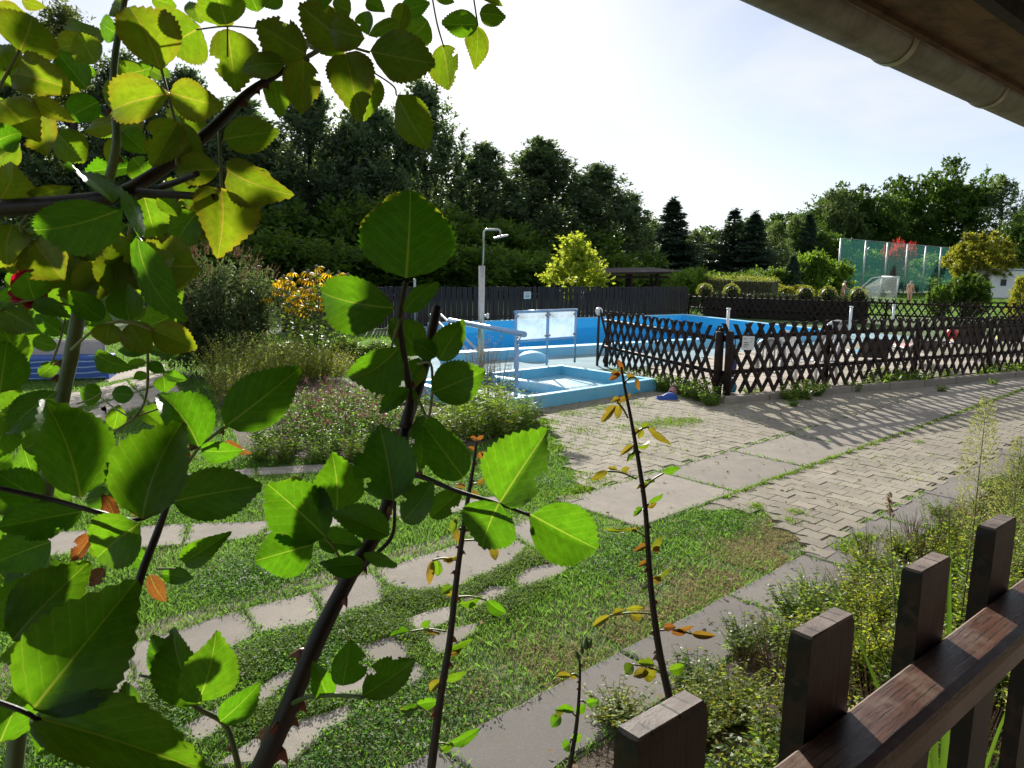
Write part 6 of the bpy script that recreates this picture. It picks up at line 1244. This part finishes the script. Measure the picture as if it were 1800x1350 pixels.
for a in [('shrub0', 1235, 470, 50, 120, 'grey-green shrub left behind the clipped box hedge'), ('bright0', 1215, 470, 44, 80, 'light green shrub beside the dark shelter'), ('shrub1', 1300, 475, 52, 100, 'shrub behind the middle of the clipped box hedge'), ('shrub2', 1368, 468, 54, 110, 'rounded dark shrub left of the small column conifer'), ('bright1', 1425, 440, 56, 80, 'tall light green shrub right of the small column conifer'), ('bright0', 1465, 455, 60, 90, 'light green shrub just left of the ball net'),
          ('golden', 1390, 500, 50, 110, 'low yellowish shrub right of the clipped box hedge'), ('bright1', 1500, 480, 80, 130, 'bright green shrub behind the left part of the ball net'), ('bright0', 1570, 482, 80, 130, 'bright green shrub behind the goal'), ('bright1', 1640, 486, 84, 120, 'bright green shrub behind the right part of the ball net'), ('shrub1', 1540, 440, 84, 130, 'tall shrub behind the ball net'), ('shrub0', 1640, 445, 87, 120, 'dark tall shrub behind the right end of the ball net'),
          ('shrub2', 1735, 480, 60, 60, 'small dark shrub beside the white caravan'), ('bright0', 1150, 470, 54, 130, 'leafy shrub behind the dark shelter'), ('bright1', 1085, 474, 53, 110, 'leafy shrub left of the dark shelter roof')]: tree(*a, name='shrub', cat='shrub')
tree('round', 1706, 482, 37, 78, 'round dark green bush at the lawn edge right of the two people', 'bush', 'bush'); tree('round', 1655, 500, 36, 42, 'smaller green bush touching the round one on the lawn edge', 'bush', 'bush')
tree('golden', 1800, 485, 30, 60, 'yellow-leaved bush cut by the right edge of the picture', 'bush', 'bush'); tree('pear', 1728, 408, 60, 112, 'yellow-green round tree above the white caravan'); TKm = None
tree('sumac', 1585, 420, 80, 60, 'red-leaved sumac seen through the ball net', 'sumac', 'tree'); tree('thuja', 1395, 455, 53, 17, 'small dark column conifer among light shrubs', 'conifer', 'tree')
# clipped hedges
def hedge(A, B, depth, h, mat, label, dens, seed, leaf=.07, balls=(), name='hedge', z0=0.0):
    A, B = Vector(A), Vector(B); L_ = (B - A).length; ang = math.atan2(B.y - A.y, B.x - A.x); r = np.random.default_rng(seed); o = empty(name, (A.x, A.y, 0), ang, label, 'hedge')
    n = int(dens * L_); fz = r.integers(0, 4, n); X = r.uniform(0, L_, n); Yc = r.uniform(0, depth, n); Z = z0 + (h - z0) * np.sqrt(r.random(n))
    P = np.stack([X, Yc, Z], 1); P[fz == 0, 1] = r.normal(0, .03, (fz == 0).sum()); P[fz == 1, 2] = h + np.abs(r.normal(0, .09, (fz == 1).sum())); P[fz == 2, 1] = depth; P[(fz == 3) & (X < L_ / 2), 0] = r.normal(0, .03, ((fz == 3) & (X < L_ / 2)).sum())
    P[:, :] += r.normal(0, .03, P.shape) + (np.sin(P[:, [0]] * 2.3) * .04) * np.array([0, 1, 1]); A_ = r.normal(size=(n, 3)); A_[:, 2] += .6; A_[fz == 0, 1] -= 1; Q = [leaf_quads(P, A_, leaf * r.uniform(.6, 1.3, n), leaf * .6, r)]
    x = MB(); x.box((L_ / 2, depth / 2, (h + z0) / 2 - .03), (L_ - .16, depth - .16, h - z0 - .12)); x.build('inner_twigs', MATS['bark'], o)
    link('foliage', np_mesh('foliage', Q[0], 4, r.random(n)), o, MATS[mat])
    for (bx, br) in balls:
        n2 = 700; u = nrm(r.normal(size=(n2, 3))); P = u * br * (1 - .1 * r.random((n2, 1))) + [bx, depth / 2, h + br * .45]; q_ = leaf_quads(P, u + r.normal(size=(n2, 3)) * .6, leaf, leaf * .6, r); link('topiary_ball', np_mesh('topiary_ball', q_, 4, r.random(n2)), o, MATS['hedge_leaf'])
        x = MB(); x.lathe([(.001, -br * .8), (br * .7, -br * .4), (br * .8, 0), (br * .6, br * .5), (.001, br * .85)], (bx, depth / 2, h + br * .45), 12); x.build('inner_twigs', MATS['dark_hedge_leaf'], o)
    return o
h0, h1 = gp(1207, 520).xy, gp(1362, 522).xy
A_ = atY(1207, 488, 44); B_ = atY(1360, 490, 41.5); m_ = A_.lerp(B_, .485)
hedge((A_.x, A_.y), (m_.x, m_.y), 1.6, A_.z, 'hedge_leaf', 'left block of the clipped boxy hedge with sunlit yellow top', 1700, 1); hedge((m_.x + .25, m_.y - .05), (B_.x, B_.y), 1.6, A_.z - .03, 'hedge_leaf', 'right block of the clipped boxy hedge with sunlit yellow top', 1700, 2)
fd = (FAR_B - FAR_A).normalized(); fnn = Vector((-fd.y, fd.x)); fs = FAR_A + fd * .5 + fnn * .35
def s_on(px): q = on_line(px, FAR_A + fnn * .7, FAR_B + fnn * .7); return (q - fs).dot(fd)
e_ = FAR_A + fd * (s_on(1532) + .5) + fnn * .35
hedge(fs, e_, .8, .98, 'dark_hedge_leaf', 'low dark hedge with clipped balls along its top behind the far lattice fence', 1500, 3, .06, [(s_on(q), .38) for q in (1238, 1285, 1415, 1455, 1508)])
# butterfly bush, coneflowers and low golden shrubs on the left
def buddleia():
    c = gp(375, 655); T_ = atY(375, 425, c.y); o = empty('butterfly_bush', c, 0, 'big butterfly bush with faded brown flower spikes left of the yellow flowers', 'bush'); r = np.random.default_rng(8)
    hh = T_.z; m_, C = crown_mesh(170, hh * .88, 1.45, .1, 110, 20, 7, .14, .045, .4, up=.4, lump=.25, clump_r=.22); link('crown', m_, o, MATS['buddleia_leaf']); t_ = trunk_mesh(171, hh * .8, .05, C, 26, .2); link('stems', t_, o, MATS['bark'])
    n = 170; u = nrm(r.normal(size=(n, 3)) * [1, 1, .7] + [0, 0, .9]); O = u * np.array([1.35, 1.35, hh * .46]) + [0, 0, hh * .47]; D = nrm(u * .8 + [0, 0, .75] + r.normal(size=(n, 3)) * .25); Q = sprays(r, O, D, r.uniform(.18, .36, n), 26, .035, .02); link('flower_spikes', np_mesh('flower_spikes', Q, 4, r.random(len(Q))), o, MATS['seed_spike'])
buddleia()
def coneflower():
    c = gp(545, 655); T_ = atY(545, 470, c.y); H_ = T_.z; o = empty('coneflower_clump', c, 0, 'tall clump of drooping yellow coneflowers beside the butterfly bush', 'flowers'); r = np.random.default_rng(18); st = MB(); k = 0; sc = c.y / FPX
    fl = MB(); P5 = []
    for i in range(12):
        a = 2 * math.pi * i / 12; a2 = a + .2; P5.append([(0, 0, 0), (.042 * math.cos(a - .2), .042 * math.sin(a - .2), -.014), (.068 * math.cos(a), .068 * math.sin(a), -.05), (.042 * math.cos(a2), .042 * math.sin(a2), -.014)])
    for q in P5: fl.add(q, [(0, 1, 2, 3)])
    fm_ = fl.mesh('flower'); fm_.materials.append(MATS['yellow_petal']); cn = MB(); cn.lathe([(.018, -.005), (.017, .012), (.01, .026), (.001, .03)], seg=8); cm = cn.mesh('cone'); cm.materials.append(MATS['herb_stem'])
    LP = []; LA = []
    fx = [(558, 470), (540, 478), (565, 485), (515, 478), (575, 480), (530, 490), (548, 492), (498, 488), (487, 495), (508, 500), (520, 510), (535, 506), (550, 505), (568, 498), (590, 488), (585, 498), (600, 480), (612, 485), (482, 508), (495, 512), (505, 520), (515, 528), (528, 525), (545, 525), (560, 520), (572, 512), (488, 512), (512, 492), (556, 480), (580, 490), (605, 495), (540, 515), (525, 540), (518, 535), (530, 545), (522, 530), (470, 522), (462, 526), (455, 538), (450, 541), (500, 535), (540, 535), (555, 540), (572, 525), (590, 515), (600, 505), (615, 500), (497, 500), (520, 520), (535, 533), (508, 540), (562, 533), (580, 505), (548, 515), (570, 540), (590, 530), (605, 520), (620, 510)]
    for (px, py) in fx:
        h_ = atY(px + r.normal(0, 2), py, c.y + r.normal(0, .3)) - c; f = link('flower', fm_, o); s_ = r.uniform(1.7, 2.2); f.location = h_; f.scale = (s_,) * 3; f.rotation_euler = (r.normal(0, .3), r.normal(0, .3), r.uniform(0, 6)); g_ = link('cone', cm, f)
        b = Vector((h_.x * .35 + r.normal(0, .08), r.normal(0, .2), 0)); m2 = (b + h_) / 2 + Vector((r.normal(0, .04), 0, .05)); st.tube([b, m2, h_], [.006, .005, .003], 4, False)
        for q in r.random(22): p = b * (1 - q) ** 2 + m2 * 2 * q * (1 - q) + h_ * q * q; LP.append(p); th = r.uniform(0, 6.28); LA.append((math.cos(th), math.sin(th), r.uniform(-.5, .6)))
    st.build('stems', MATS['herb_stem'], o); Q = leaf_quads(np.array(LP), np.array(LA), .13 * r.uniform(.6, 1.3, len(LP)), .045, r, .3, .6); link('foliage', np_mesh('foliage', Q, 4, r.random(len(Q))), o, MATS['shrub_leaf'])
coneflower()
OL = [herb_meshes(80 + i, 80, .8, .55, .05, .022, 34, .002) for i in range(3)]
for i, (px, py, s_) in enumerate([(400, 690, 1.0), (430, 680, 1.1), (465, 685, 1.15), (500, 680, 1.05), (535, 672, .95), (560, 668, .85), (410, 715, .8), (590, 668, .8)]):
    c = gp(px, py); herb('low_shrub', OL[i % 3], ('herb_stem', 'olive_leaf', None), (c.x, c.y, 0), rp.uniform(0, 6), s_, 'low dry yellowish shrub in front of the coneflowers', 'shrub', 'low yellowish shrubs before the coneflowers')
for i, (px, py, w_, Y) in enumerate([(600, 590, 90, 15.5), (655, 600, 90, 15.8), (690, 610, 70, 15.2), (520, 600, 110, 16.6)]):
    tree('shrub%d' % (i % 3), px, py, Y, w_, 'dark low shrub behind the middle garden bed', 'shrub', 'shrub', 'dark low shrubs behind the bed')

# ================================================================== SMALL OBJECTS AND PEOPLE
# thin white posts around the pool
for px, py, Y, lab in ((1281, 541, 20.3, 'thin white post rising behind the near fence corner'), (1497, 538, 25, 'thin white post above the middle of the near lattice fence'), (1572, 535, 27, 'thin white post right of the middle one near the far fence'), (531 + 0, 0, 0, None)):
    if lab is None: continue
    T_ = atY(px, py, Y); o = empty('white_post', (T_.x, T_.y, 0), 0, lab, 'post', 'thin white posts'); x = MB(); x.tube([(0, 0, .015), (0, 0, T_.z - .05)], .042, 12); x.build('tube', MATS['white_paint'], o)
    x = MB(); x.lathe([(.001, T_.z), (.05, T_.z - .005), (.062, T_.z - .02), (.062, T_.z - .05), (.03, T_.z - .06)][::-1], seg=14); x.build('cap', MATS['white_paint'], o)
T_ = atY(729, 490, 24.8); o = empty('white_post', (T_.x, T_.y, 0), 0, 'thin pale post against the boarded fence left of the shower', 'post', 'thin white posts'); x = MB(); x.tube([(0, 0, 0), (0, 0, T_.z)], .04, 10); x.build('tube', MATS['galvanised'], o)
# globe lamp at the end of the short lattice panel
T_ = atY(1053, 547, LEFTEND.y + .15); o = empty('globe_lamp', (T_.x, T_.y, 0), 0, 'white globe lamp on a slim post at the end of the short lattice panel', 'lamp')
x = MB(); x.tube([(0, 0, 0), (0, 0, T_.z - .06)], .03, 10); x.build('post', MATS['dark_metal'], o); x = MB(); x.lathe([(.001, .085), (.04, .076), (.07, .05), (.085, 0), (.07, -.05), (.045, -.075), (.04, -.09)][::-1], (0, 0, T_.z), 18); x.build('globe', MATS['white_plastic'], o)
# shelter roof behind the fence
c = atY(1060, 478, 42); e = atY(1198, 470, 47); d2 = Vector((e.x - c.x, e.y - c.y)); L_ = d2.length; an = math.atan2(d2.y, d2.x); o = empty('shelter', (c.x, c.y, 0), an, 'open dark timber shelter with flat roof behind the boarded fence', 'shelter')
zb = c.z - .15
x = MB(); x.add([(-.2, -.3, zb), (L_ + .3, -.3, zb + .12), (L_ + .3, 2.6, zb + .35), (-.2, 2.6, zb + .2), (-.2, -.3, zb + .12), (L_ + .3, -.3, zb + .26), (L_ + .3, 2.6, zb + .47), (-.2, 2.6, zb + .32)], [(3, 2, 1, 0), (4, 5, 6, 7), (0, 1, 5, 4), (1, 2, 6, 5), (2, 3, 7, 6), (3, 0, 4, 7)]); x.build('roof', MATS['fence_wood'], o)
for i in range(4):
    for y_ in (0, 2.3):
        x = MB(); x.box((i * L_ / 3, y_, zb / 2 + .02), (.16, .16, zb + .1)); x.build('post', MATS['fence_wood'], o)
x = MB(); x.box((L_ / 2, 0, zb - .12), (L_, .1, .16)); x.build('beam', MATS['fence_wood'], o)
# ball net
A = atY(1463, 505, 60); B = atY(1668, 505, 76); A.z = B.z = 0; nA = A; o = empty('ball_net', (A.x, A.y, 0), math.atan2(B.y - A.y, B.x - A.x), 'tall green ball net on seven pale posts behind the goal', 'net'); L_ = (B - A).xy.length if hasattr(B - A, 'xy') else (B - A).length
topA = atY(1474, 418, 60).z; topB = atY(1674, 436, 76).z
pxs = [1470, 1514, 1552, 1587, 1619, 1646, 1673]
for i, px in enumerate(pxs):
    q = on_line(px, A.xy, B.xy); s_ = (q - A.xy).length if px > 1463 else 0; f = s_ / L_; h_ = topA + (topB - topA) * f; x = MB(); x.tube([(s_, 0, 0), (s_, 0, h_)], .07, 8); x.build('post', MATS['galvanised'], o)
s0 = (on_line(1470, A.xy, B.xy) - A.xy).length; s1 = (on_line(1673, A.xy, B.xy) - A.xy).length
x = MB(); n_ = 24
P = []
for i in range(n_ + 1):
    s_ = s0 + (s1 - s0) * i / n_; h_ = topA + (topB - topA) * s_ / L_ - .06 * math.sin(math.pi * ((i % 4) / 4)); P += [(s_, .05 + .05 * math.sin(i), .4), (s_, .09 + .06 * math.sin(i * 1.7), h_ * .5), (s_, .05, h_)]
x.add(P, [f for i in range(n_) for f in ((i * 3, i * 3 + 3, i * 3 + 4, i * 3 + 1), (i * 3 + 1, i * 3 + 4, i * 3 + 5, i * 3 + 2))], True); x.build('netting', MATS['green_net'], o)
x = MB(); x.tube([(s0, .05, topA + (topB - topA) * s0 / L_), (s1, .05, topB)], .02, 6); x.build('top_rope', MATS['galvanised'], o)
# goal
A = gp(1522, 525); B = gp(1572, 527); A = atY(1522, 522, 57); B = atY(1574, 525, 55.5); A.z = 0; B.z = 0
g0 = B; gl_ = empty('goal', (B.x, B.y, 0), 0, 'small white football goal with net on the lawn between the two people', 'goal')
P0 = Vector((0, 0, 0)); P1 = atY(1551, 525, 57) - B; P1.z = 0; H_ = atY(1574, 487, 55.5).z; back = Vector((-1.9, 1.2, 0))
pts = [P0, P0 + Vector((.1, .0, H_)), P1 + Vector((.05, 0, H_)), P1]
P1 = atY(1545, 524, 58.5) - B; P1.z = 0; D_ = atY(1520, 524, 57) - B; D_.z = 0
x = MB(); x.tube([(0, 0, 0), (0.1, 0, H_)], .06, 8); x.build('goal_post', MATS['white_paint'], gl_)
x = MB(); x.tube([P1, P1 + Vector((.1, 0, H_))], .06, 8); x.build('goal_post', MATS['white_paint'], gl_)
x = MB(); x.tube([(0.1, 0, H_), P1 + Vector((.1, 0, H_))], .06, 8); x.build('crossbar', MATS['white_paint'], gl_)
Q0 = Vector((-1.6, .4, 0)); Q1 = P1 + Vector((-1.5, .3, 0))
for s_, q_ in ((Vector((.1, 0, H_)), Q0), (P1 + Vector((.1, 0, H_)), Q1)):
    x = MB(); x.tube([s_, s_ + (q_ - s_) * .25 + Vector((-.35, 0, .35)), q_ + Vector((-.05, 0, .75)), q_], .045, 7); x.build('stay', MATS['white_paint'], gl_)
x = MB(); x.add([Q0, Q1, P1 + Vector((.1, 0, H_)), (0.1, 0, H_), Q0 + Vector((-.05, 0, .75)), Q1 + Vector((-.05, 0, .75)), (0, 0, 0), P1], [(0, 1, 5, 4), (4, 5, 2, 3), (6, 0, 4, 3), (7, 2, 5, 1)]); x.build('netting', MATS['white_net'], gl_)
# white caravan at the right edge
c = atY(1745, 500, 58); o = empty('caravan', (c.x, c.y, 0), rad(8), 'low white caravan with flat roof behind the yellow bush at right', 'caravan'); tz = atY(1760, 474, 58).z; bz = max(.2, atY(1760, 503, 58).z - .9)
x = MB(); x.box((3, 1.1, (tz + .35) / 2), (6.2, 2.2, tz - .35), bev=.08); x.build('body', MATS['white_paint'], o); x = MB(); x.box((3, 1.1, tz + .05), (6.5, 2.4, .1)); x.build('roof', MATS['galvanised'], o)
x = MB(); x.box((.9, -.02, tz * .62), (.5, .05, .5), bev=.02); x.build('window', MATS['dark_metal'], o); x = MB(); x.box((4.2, -.02, tz * .62), (.9, .05, .5), bev=.02); x.build('window', MATS['dark_metal'], o)
x = MB(); x.tube([(3, -.05, .3), (3, .1, .3)], .3, 16); x.build('wheel', MATS['dark_metal'], o)
# people (bare-skinned bathers, far off)
def person(px, feet_y, head_y, Y, pose, label, rz=0):
    F_ = atY(px, feet_y, Y); T_ = atY(px, head_y, Y); zb = min(0.0, F_.z) if abs(F_.z) < .6 else 0.0; H_ = T_.z - zb
    J_, E_ = pose; m_ = bpy.data.meshes.new('body'); m_.from_pydata([(x_ * H_, y_ * H_, z_ * H_) for x_, y_, z_, r_ in J_], E_, [])
    o = empty('person', (F_.x, Y, zb), rz, label, 'person'); b_ = link('body', m_, o, MATS['skin'])
    sk = b_.modifiers.new('skin', 'SKIN'); lay = m_.skin_vertices[0].data if m_.skin_vertices else None
    if lay is None:
        bpy.context.view_layer.objects.active = b_; lay = m_.skin_vertices.new().data if hasattr(m_.skin_vertices, 'new') else None
    if lay:
        for i, j in enumerate(J_): lay[i].radius = (j[3] * H_, j[3] * H_ * .85)
        lay[0].use_root = True
    sb = b_.modifiers.new('sub', 'SUBSURF'); sb.levels = 2; sb.render_levels = 2
    hd = J_[4]; x = MB(); R_ = .062 * H_; x.lathe([(.001, R_), (R_ * .6, R_ * .82), (R_ * .95, R_ * .3), (R_ * 1.0, -.02), (R_ * .96, -R_ * .25)][::-1], (hd[0] * H_, hd[1] * H_ + .008 * H_, hd[2] * H_ + .006 * H_), 14); x.build('hair', MATS['grey_hair'], o)
    return o
#  index: 0 pelvis 1 waist 2 chest 3 neck 4 head 5 crown | arms | legs
P2 = ([(0, 0, .52, .085), (0, .005, .62, .08), (0, .0, .76, .092), (0, -.012, .845, .036), (0, -.03, .905, .05), (0, -.03, .965, .035),
       (-.115, 0, .79, .045), (-.155, -.01, .64, .03), (-.175, -.04, .50, .022), (-.18, -.05, .44, .022), (.115, 0, .79, .045), (.15, -.01, .64, .03), (.15, -.03, .50, .022), (.15, -.04, .44, .022),
       (-.055, 0, .47, .068), (-.07, 0, .27, .045), (-.08, .01, .05, .028), (-.085, -.06, .015, .022), (.055, 0, .47, .068), (.065, 0, .27, .045), (.07, .01, .05, .028), (.075, -.06, .015, .022)],
      [(0, 1), (1, 2), (2, 3), (3, 4), (4, 5), (2, 6), (6, 7), (7, 8), (8, 9), (2, 10), (10, 11), (11, 12), (12, 13), (0, 14), (14, 15), (15, 16), (16, 17), (0, 18), (18, 19), (19, 20), (20, 21)])
P1_ = ([(0, 0, .52, .085), (0.02, 0, .62, .085), (.03, 0, .76, .088), (.05, 0, .845, .036), (.075, 0, .905, .05), (.08, 0, .965, .035),
        (.03, -.11, .79, .042), (.08, -.12, .65, .03), (.2, -.1, .6, .022), (.26, -.1, .6, .02), (.03, .11, .79, .042), (.02, .13, .64, .03), (.1, .12, .53, .022), (.14, .12, .5, .02),
        (.02, -.055, .47, .07), (.06, -.06, .27, .046), (.03, -.06, .05, .028), (.1, -.06, .015, .022), (-.01, .055, .47, .07), (-.03, .06, .27, .046), (-.1, .06, .06, .028), (-.04, .06, .02, .022)], P2[1])
person(1598, 531, 492, 57, P2, 'bare-skinned person standing with lowered arms to the right of the goal')
person(1480, 531, 492, 56, P1_, 'bare-skinned grey-haired person walking right with forearms raised left of the goal')
# blue shoe and pink shoe by the fence corner
def clog(px, py, mat, label, rz):
    c = gp(px, py); o = empty('clog', (c.x, c.y, .03), rz, label, 'shoe', 'clogs by the fence'); x = MB(); P = []
    n = 10
    prof = [(-.13, .03, .03), (-.12, .04, .035), (-.06, .045, .04), (0, .048, .075), (.06, .055, .08), (.11, .05, .06), (.135, .03, .03)]
    for xx, w_, h_ in prof:
        for k in range(n): a = math.pi * k / (n - 1); P.append((xx, w_ * math.cos(a), h_ * math.sin(a) ** .7))
    Fc = [(i * n + k, i * n + k + 1, (i + 1) * n + k + 1, (i + 1) * n + k) for i in range(len(prof) - 1) for k in range(n - 1) if not (i < 2 and 2 < k < 6)] + [tuple(range(n))[::-1], tuple((len(prof) - 1) * n + k for k in range(n))]
    x.add(P, Fc, True); x.build('upper', MATS[mat], o); x = MB(); x.prism([(-.135, -.04), (0, -.05), (.1, -.055), (.14, -.02), (.14, .02), (.1, .055), (0, .05), (-.135, .04)], -.025, .004); x.build('sole', MATS[mat], o)
    for v in (o,): v.scale = (1.3, 1.3, 1.3)
clog(1172, 704, 'blue_fabric', 'blue clog lying on the pavers near the fence weeds', .2); clog(1181, 694, 'pink_fabric', 'pinkish clog lying behind the blue one near the fence weeds', 1.2)
# bag hanging at the corner post
c = gp(1288, 700); o = empty('beach_bag', (c.x + .02, c.y + .3, 0), 0, 'violet and blue beach bag hanging behind the corner post', 'bag'); x = MB(); x.lathe([(.001, .3), (.07, .32), (.1, .42), (.1, .58), (.07, .72), (.04, .8), (.03, .84)], (0, 0, 0), 14)
x.v = [(v[0] * (1 + .12 * math.sin(v[2] * 14 + 3 * math.atan2(v[1], v[0]))), v[1] * .6, v[2]) for v in x.v]; x.build('sack', MATS['violet_fabric'], o)
x = MB(); x.tube([(-.06, 0, .8), (-.05, 0, .95), (0, -.05, 1.0), (.05, 0, .95), (.06, 0, .8)], .01, 6); x.build('strap', MATS['blue_fabric'], o); x = MB(); x.lathe([(.001, .05), (.1, .06), (.12, .16), (.08, .26), (.02, .3)], (.01, .0, 0), 12); x.build('lower_pouch', MATS['teal_fabric'], o)
# white high-back plastic chairs
def plastic_chair(px, py, rz, label, sc=1.0):
    c = gp(px, py); o = empty('plastic_chair', (c.x, c.y, .03), rz, label, 'chair', 'white plastic chairs behind the near fence'); o.scale = (sc,) * 3
    x = MB(); P = []; n = 8; mth = 7
    x.box((0, 0, .41), (.48, .46, .03), bev=.012); x.build('seat', MATS['white_plastic'], o)
    for k in range(7):
        xx = -.21 + .07 * k; hgt = 1.08 - .16 * abs(xx / .21) ** 2; x = MB(); x.tube([(xx, .2, .42), (xx * 1.05, .27, .72), (xx, .36, hgt)], [.02, .02, .018], 6); x.build('back_slat', MATS['white_plastic'], o)
    arc = [(-.25, .19, .42), (-.27, .27, .72)] + [(-.26 * math.cos(q), .36 + .01 * math.sin(q), .92 + .19 * math.sin(q)) for q in np.linspace(0, math.pi, 9)] + [(.27, .27, .72), (.25, .19, .42)]; x = MB(); x.tube(arc, .03, 8); x.build('back_frame', MATS['white_plastic'], o)
    x = MB(); x.box((0, .345, 1.0), (.4, .03, .18), bev=.01); x.build('head_panel', MATS['white_plastic'], o)
    for sx_ in (-1, 1):
        x = MB(); x.tube([(sx_ * .26, .25, .66), (sx_ * .29, 0, .66), (sx_ * .28, -.22, .64), (sx_ * .25, -.24, .4)], .028, 7); x.build('armrest', MATS['white_plastic'], o)
        for sy_ in (-1, 1):
            x = MB(); x.tube([(sx_ * .22, sy_ * .2, .41), (sx_ * .26, sy_ * .25, 0)], [.034, .022], 7); x.build('leg', MATS['white_plastic'], o)
plastic_chair(1432, 676, rad(205), 'white high-backed plastic chair whose rounded top shows above the near fence', 1.08)
plastic_chair(1350, 690, rad(160), 'white plastic chair behind the notice on the near fence', .85)
plastic_chair(1395, 668, rad(120), 'white plastic chair between two others behind the near fence', .85)
# dark loungers with towels further right
def lounger(px, py, rz, towel, label, back=45):
    c = gp(px, py); o = empty('sun_lounger', (c.x, c.y, .03), rz, label, 'lounger', 'dark loungers behind the near fence')
    for sy_ in (-.3, .3):
        x = MB(); x.tube([(-.55, sy_, .34), (.75, sy_, .34)], .022, 7); x.build('side_rail', MATS['dark_metal'], o)
        for xx in (-.5, .68): x = MB(); x.tube([(xx, sy_, .34), (xx + .05, sy_, 0)], .02, 7); x.build('leg', MATS['dark_metal'], o)
    x = MB(); x.box((.1, 0, .375), (1.3, .56, .035), bev=.012); x.build('seat', MATS['dark_metal'], o)
    a = rad(back); bk = MB(); bk.box((0, 0, 0), (.72, .56, .035), mat=Matrix.Translation((-.55 - .33 * math.cos(a), 0, .38 + .33 * math.sin(a))) @ Matrix.Rotation(a, 4, 'Y')); bk.build('backrest', MATS['dark_metal'], o)
    tw = MB(); tw.box((0, 0, 0), (.6, .5, .02), mat=Matrix.Translation((-.55 - .33 * math.cos(a) - .022 * math.sin(a), 0, .385 + .33 * math.sin(a) + .022 * math.cos(a))) @ Matrix.Rotation(a, 4, 'Y')); tw.box((.12, 0, .402), (.9, .5, .016), bev=.005); q = tw.build('towel', MATS[towel])
    tw_o = q; q.location = o.location; q.rotation_euler = o.rotation_euler; tag(q, {'teal_fabric': 'blue towel spread on the first dark lounger behind the fence', 'orange_fabric': 'orange towel spread on a dark lounger towards the right edge', 'yellow_fabric': 'yellow towel spread on the rightmost dark lounger', 'pink_fabric': 'pinkish towel spread on the lounger between the blue and orange ones'}[towel], 'towel')
lounger(1520, 655, rad(75), 'teal_fabric', 'dark sun lounger with a blue towel right of the white chairs', 35); lounger(1600, 640, rad(80), 'pink_fabric', 'dark sun lounger with a pinkish towel right of the blue one', 20)
lounger(1690, 628, rad(70), 'orange_fabric', 'dark sun lounger with an orange towel towards the right edge', 50); lounger(1765, 622, rad(65), 'yellow_fabric', 'rightmost dark sun lounger with a yellow towel', 50)
c = atY(1674, 586, 17.5); x = MB(); r_ = .13; x.lathe([(.001, -r_)] + [(r_ * math.cos(q), r_ * math.sin(q)) for q in np.linspace(-1.3, 1.3, 9)] + [(.001, r_)], (0, 0, 0), 16); o = x.build('ball', MATS['red_plastic']); o.location = (c.x, c.y, c.z); tag(o, 'red ball resting on the orange towel behind the fence', 'ball')
# blue striped garden swing seat on the left behind the rose
m, t, out = nodes('blue_stripe'); wv = t.nodes.new('ShaderNodeTexWave'); wv.inputs['Scale'].default_value = 3.2; wv.inputs['Distortion'].default_value = 1.5; wv.inputs['Detail'].default_value = 0; wv.bands_direction = 'Z'; t.links.new(coords(t), wv.inputs[0])
princ(t, out, mixc(t, ramp(t, wv.outputs['Fac'], [(.86, (0, 0, 0)), (.95, (1, 1, 1))]), (.03, .09, .32), (.3, .42, .62)), .6)
A = gp(30, 672); B = gp(192, 668); an = math.atan2(B.y - A.y, B.x - A.x); L_ = (B - A).length; o = empty('striped_bench', (A.x, A.y, 0), an, 'low bench with blue striped cover and beige back half hidden by rose leaves', 'bench')
x = MB(); x.box((L_ / 2, .3, .22), (L_, .6, .4), bev=.03); x.build('seat_cover', MATS['blue_stripe'], o); x = MB(); x.box((L_ / 2 - .1, .52, .52), (L_ * .95, .14, .32), bev=.04); x.build('backrest', MATS['beige_fabric'], o); x = MB(); x.box((L_ - .02, .3, .2), (.05, .66, .42), bev=.008); x.build('end_panel', MATS['blue_fabric'], o)
for xx in (.1, L_ - .12):
    x = MB(); x.box((xx, .3, .03), (.08, .5, .06)); x.build('foot', MATS['dark_metal'], o)

# ================================================================== tell look-alikes of a group apart by their order from the left
ORD = 'first second third fourth fifth sixth seventh eighth ninth tenth eleventh twelfth thirteenth fourteenth fifteenth sixteenth seventeenth eighteenth nineteenth twentieth'.split() + ['twenty-first', 'twenty-second', 'twenty-third', 'twenty-fourth']
bylab = {}
for o in bpy.data.objects:
    if o.parent is None and 'label' in o and 'category' in o: bylab.setdefault(o['label'], []).append(o)
for lab, objs in bylab.items():
    if 1 < len(objs) <= 24:
        objs.sort(key=lambda o: o.location.x / max(.1, o.location.y))
        for i, o in enumerate(objs): o['label'] = ORD[i] + ' from left, ' + lab
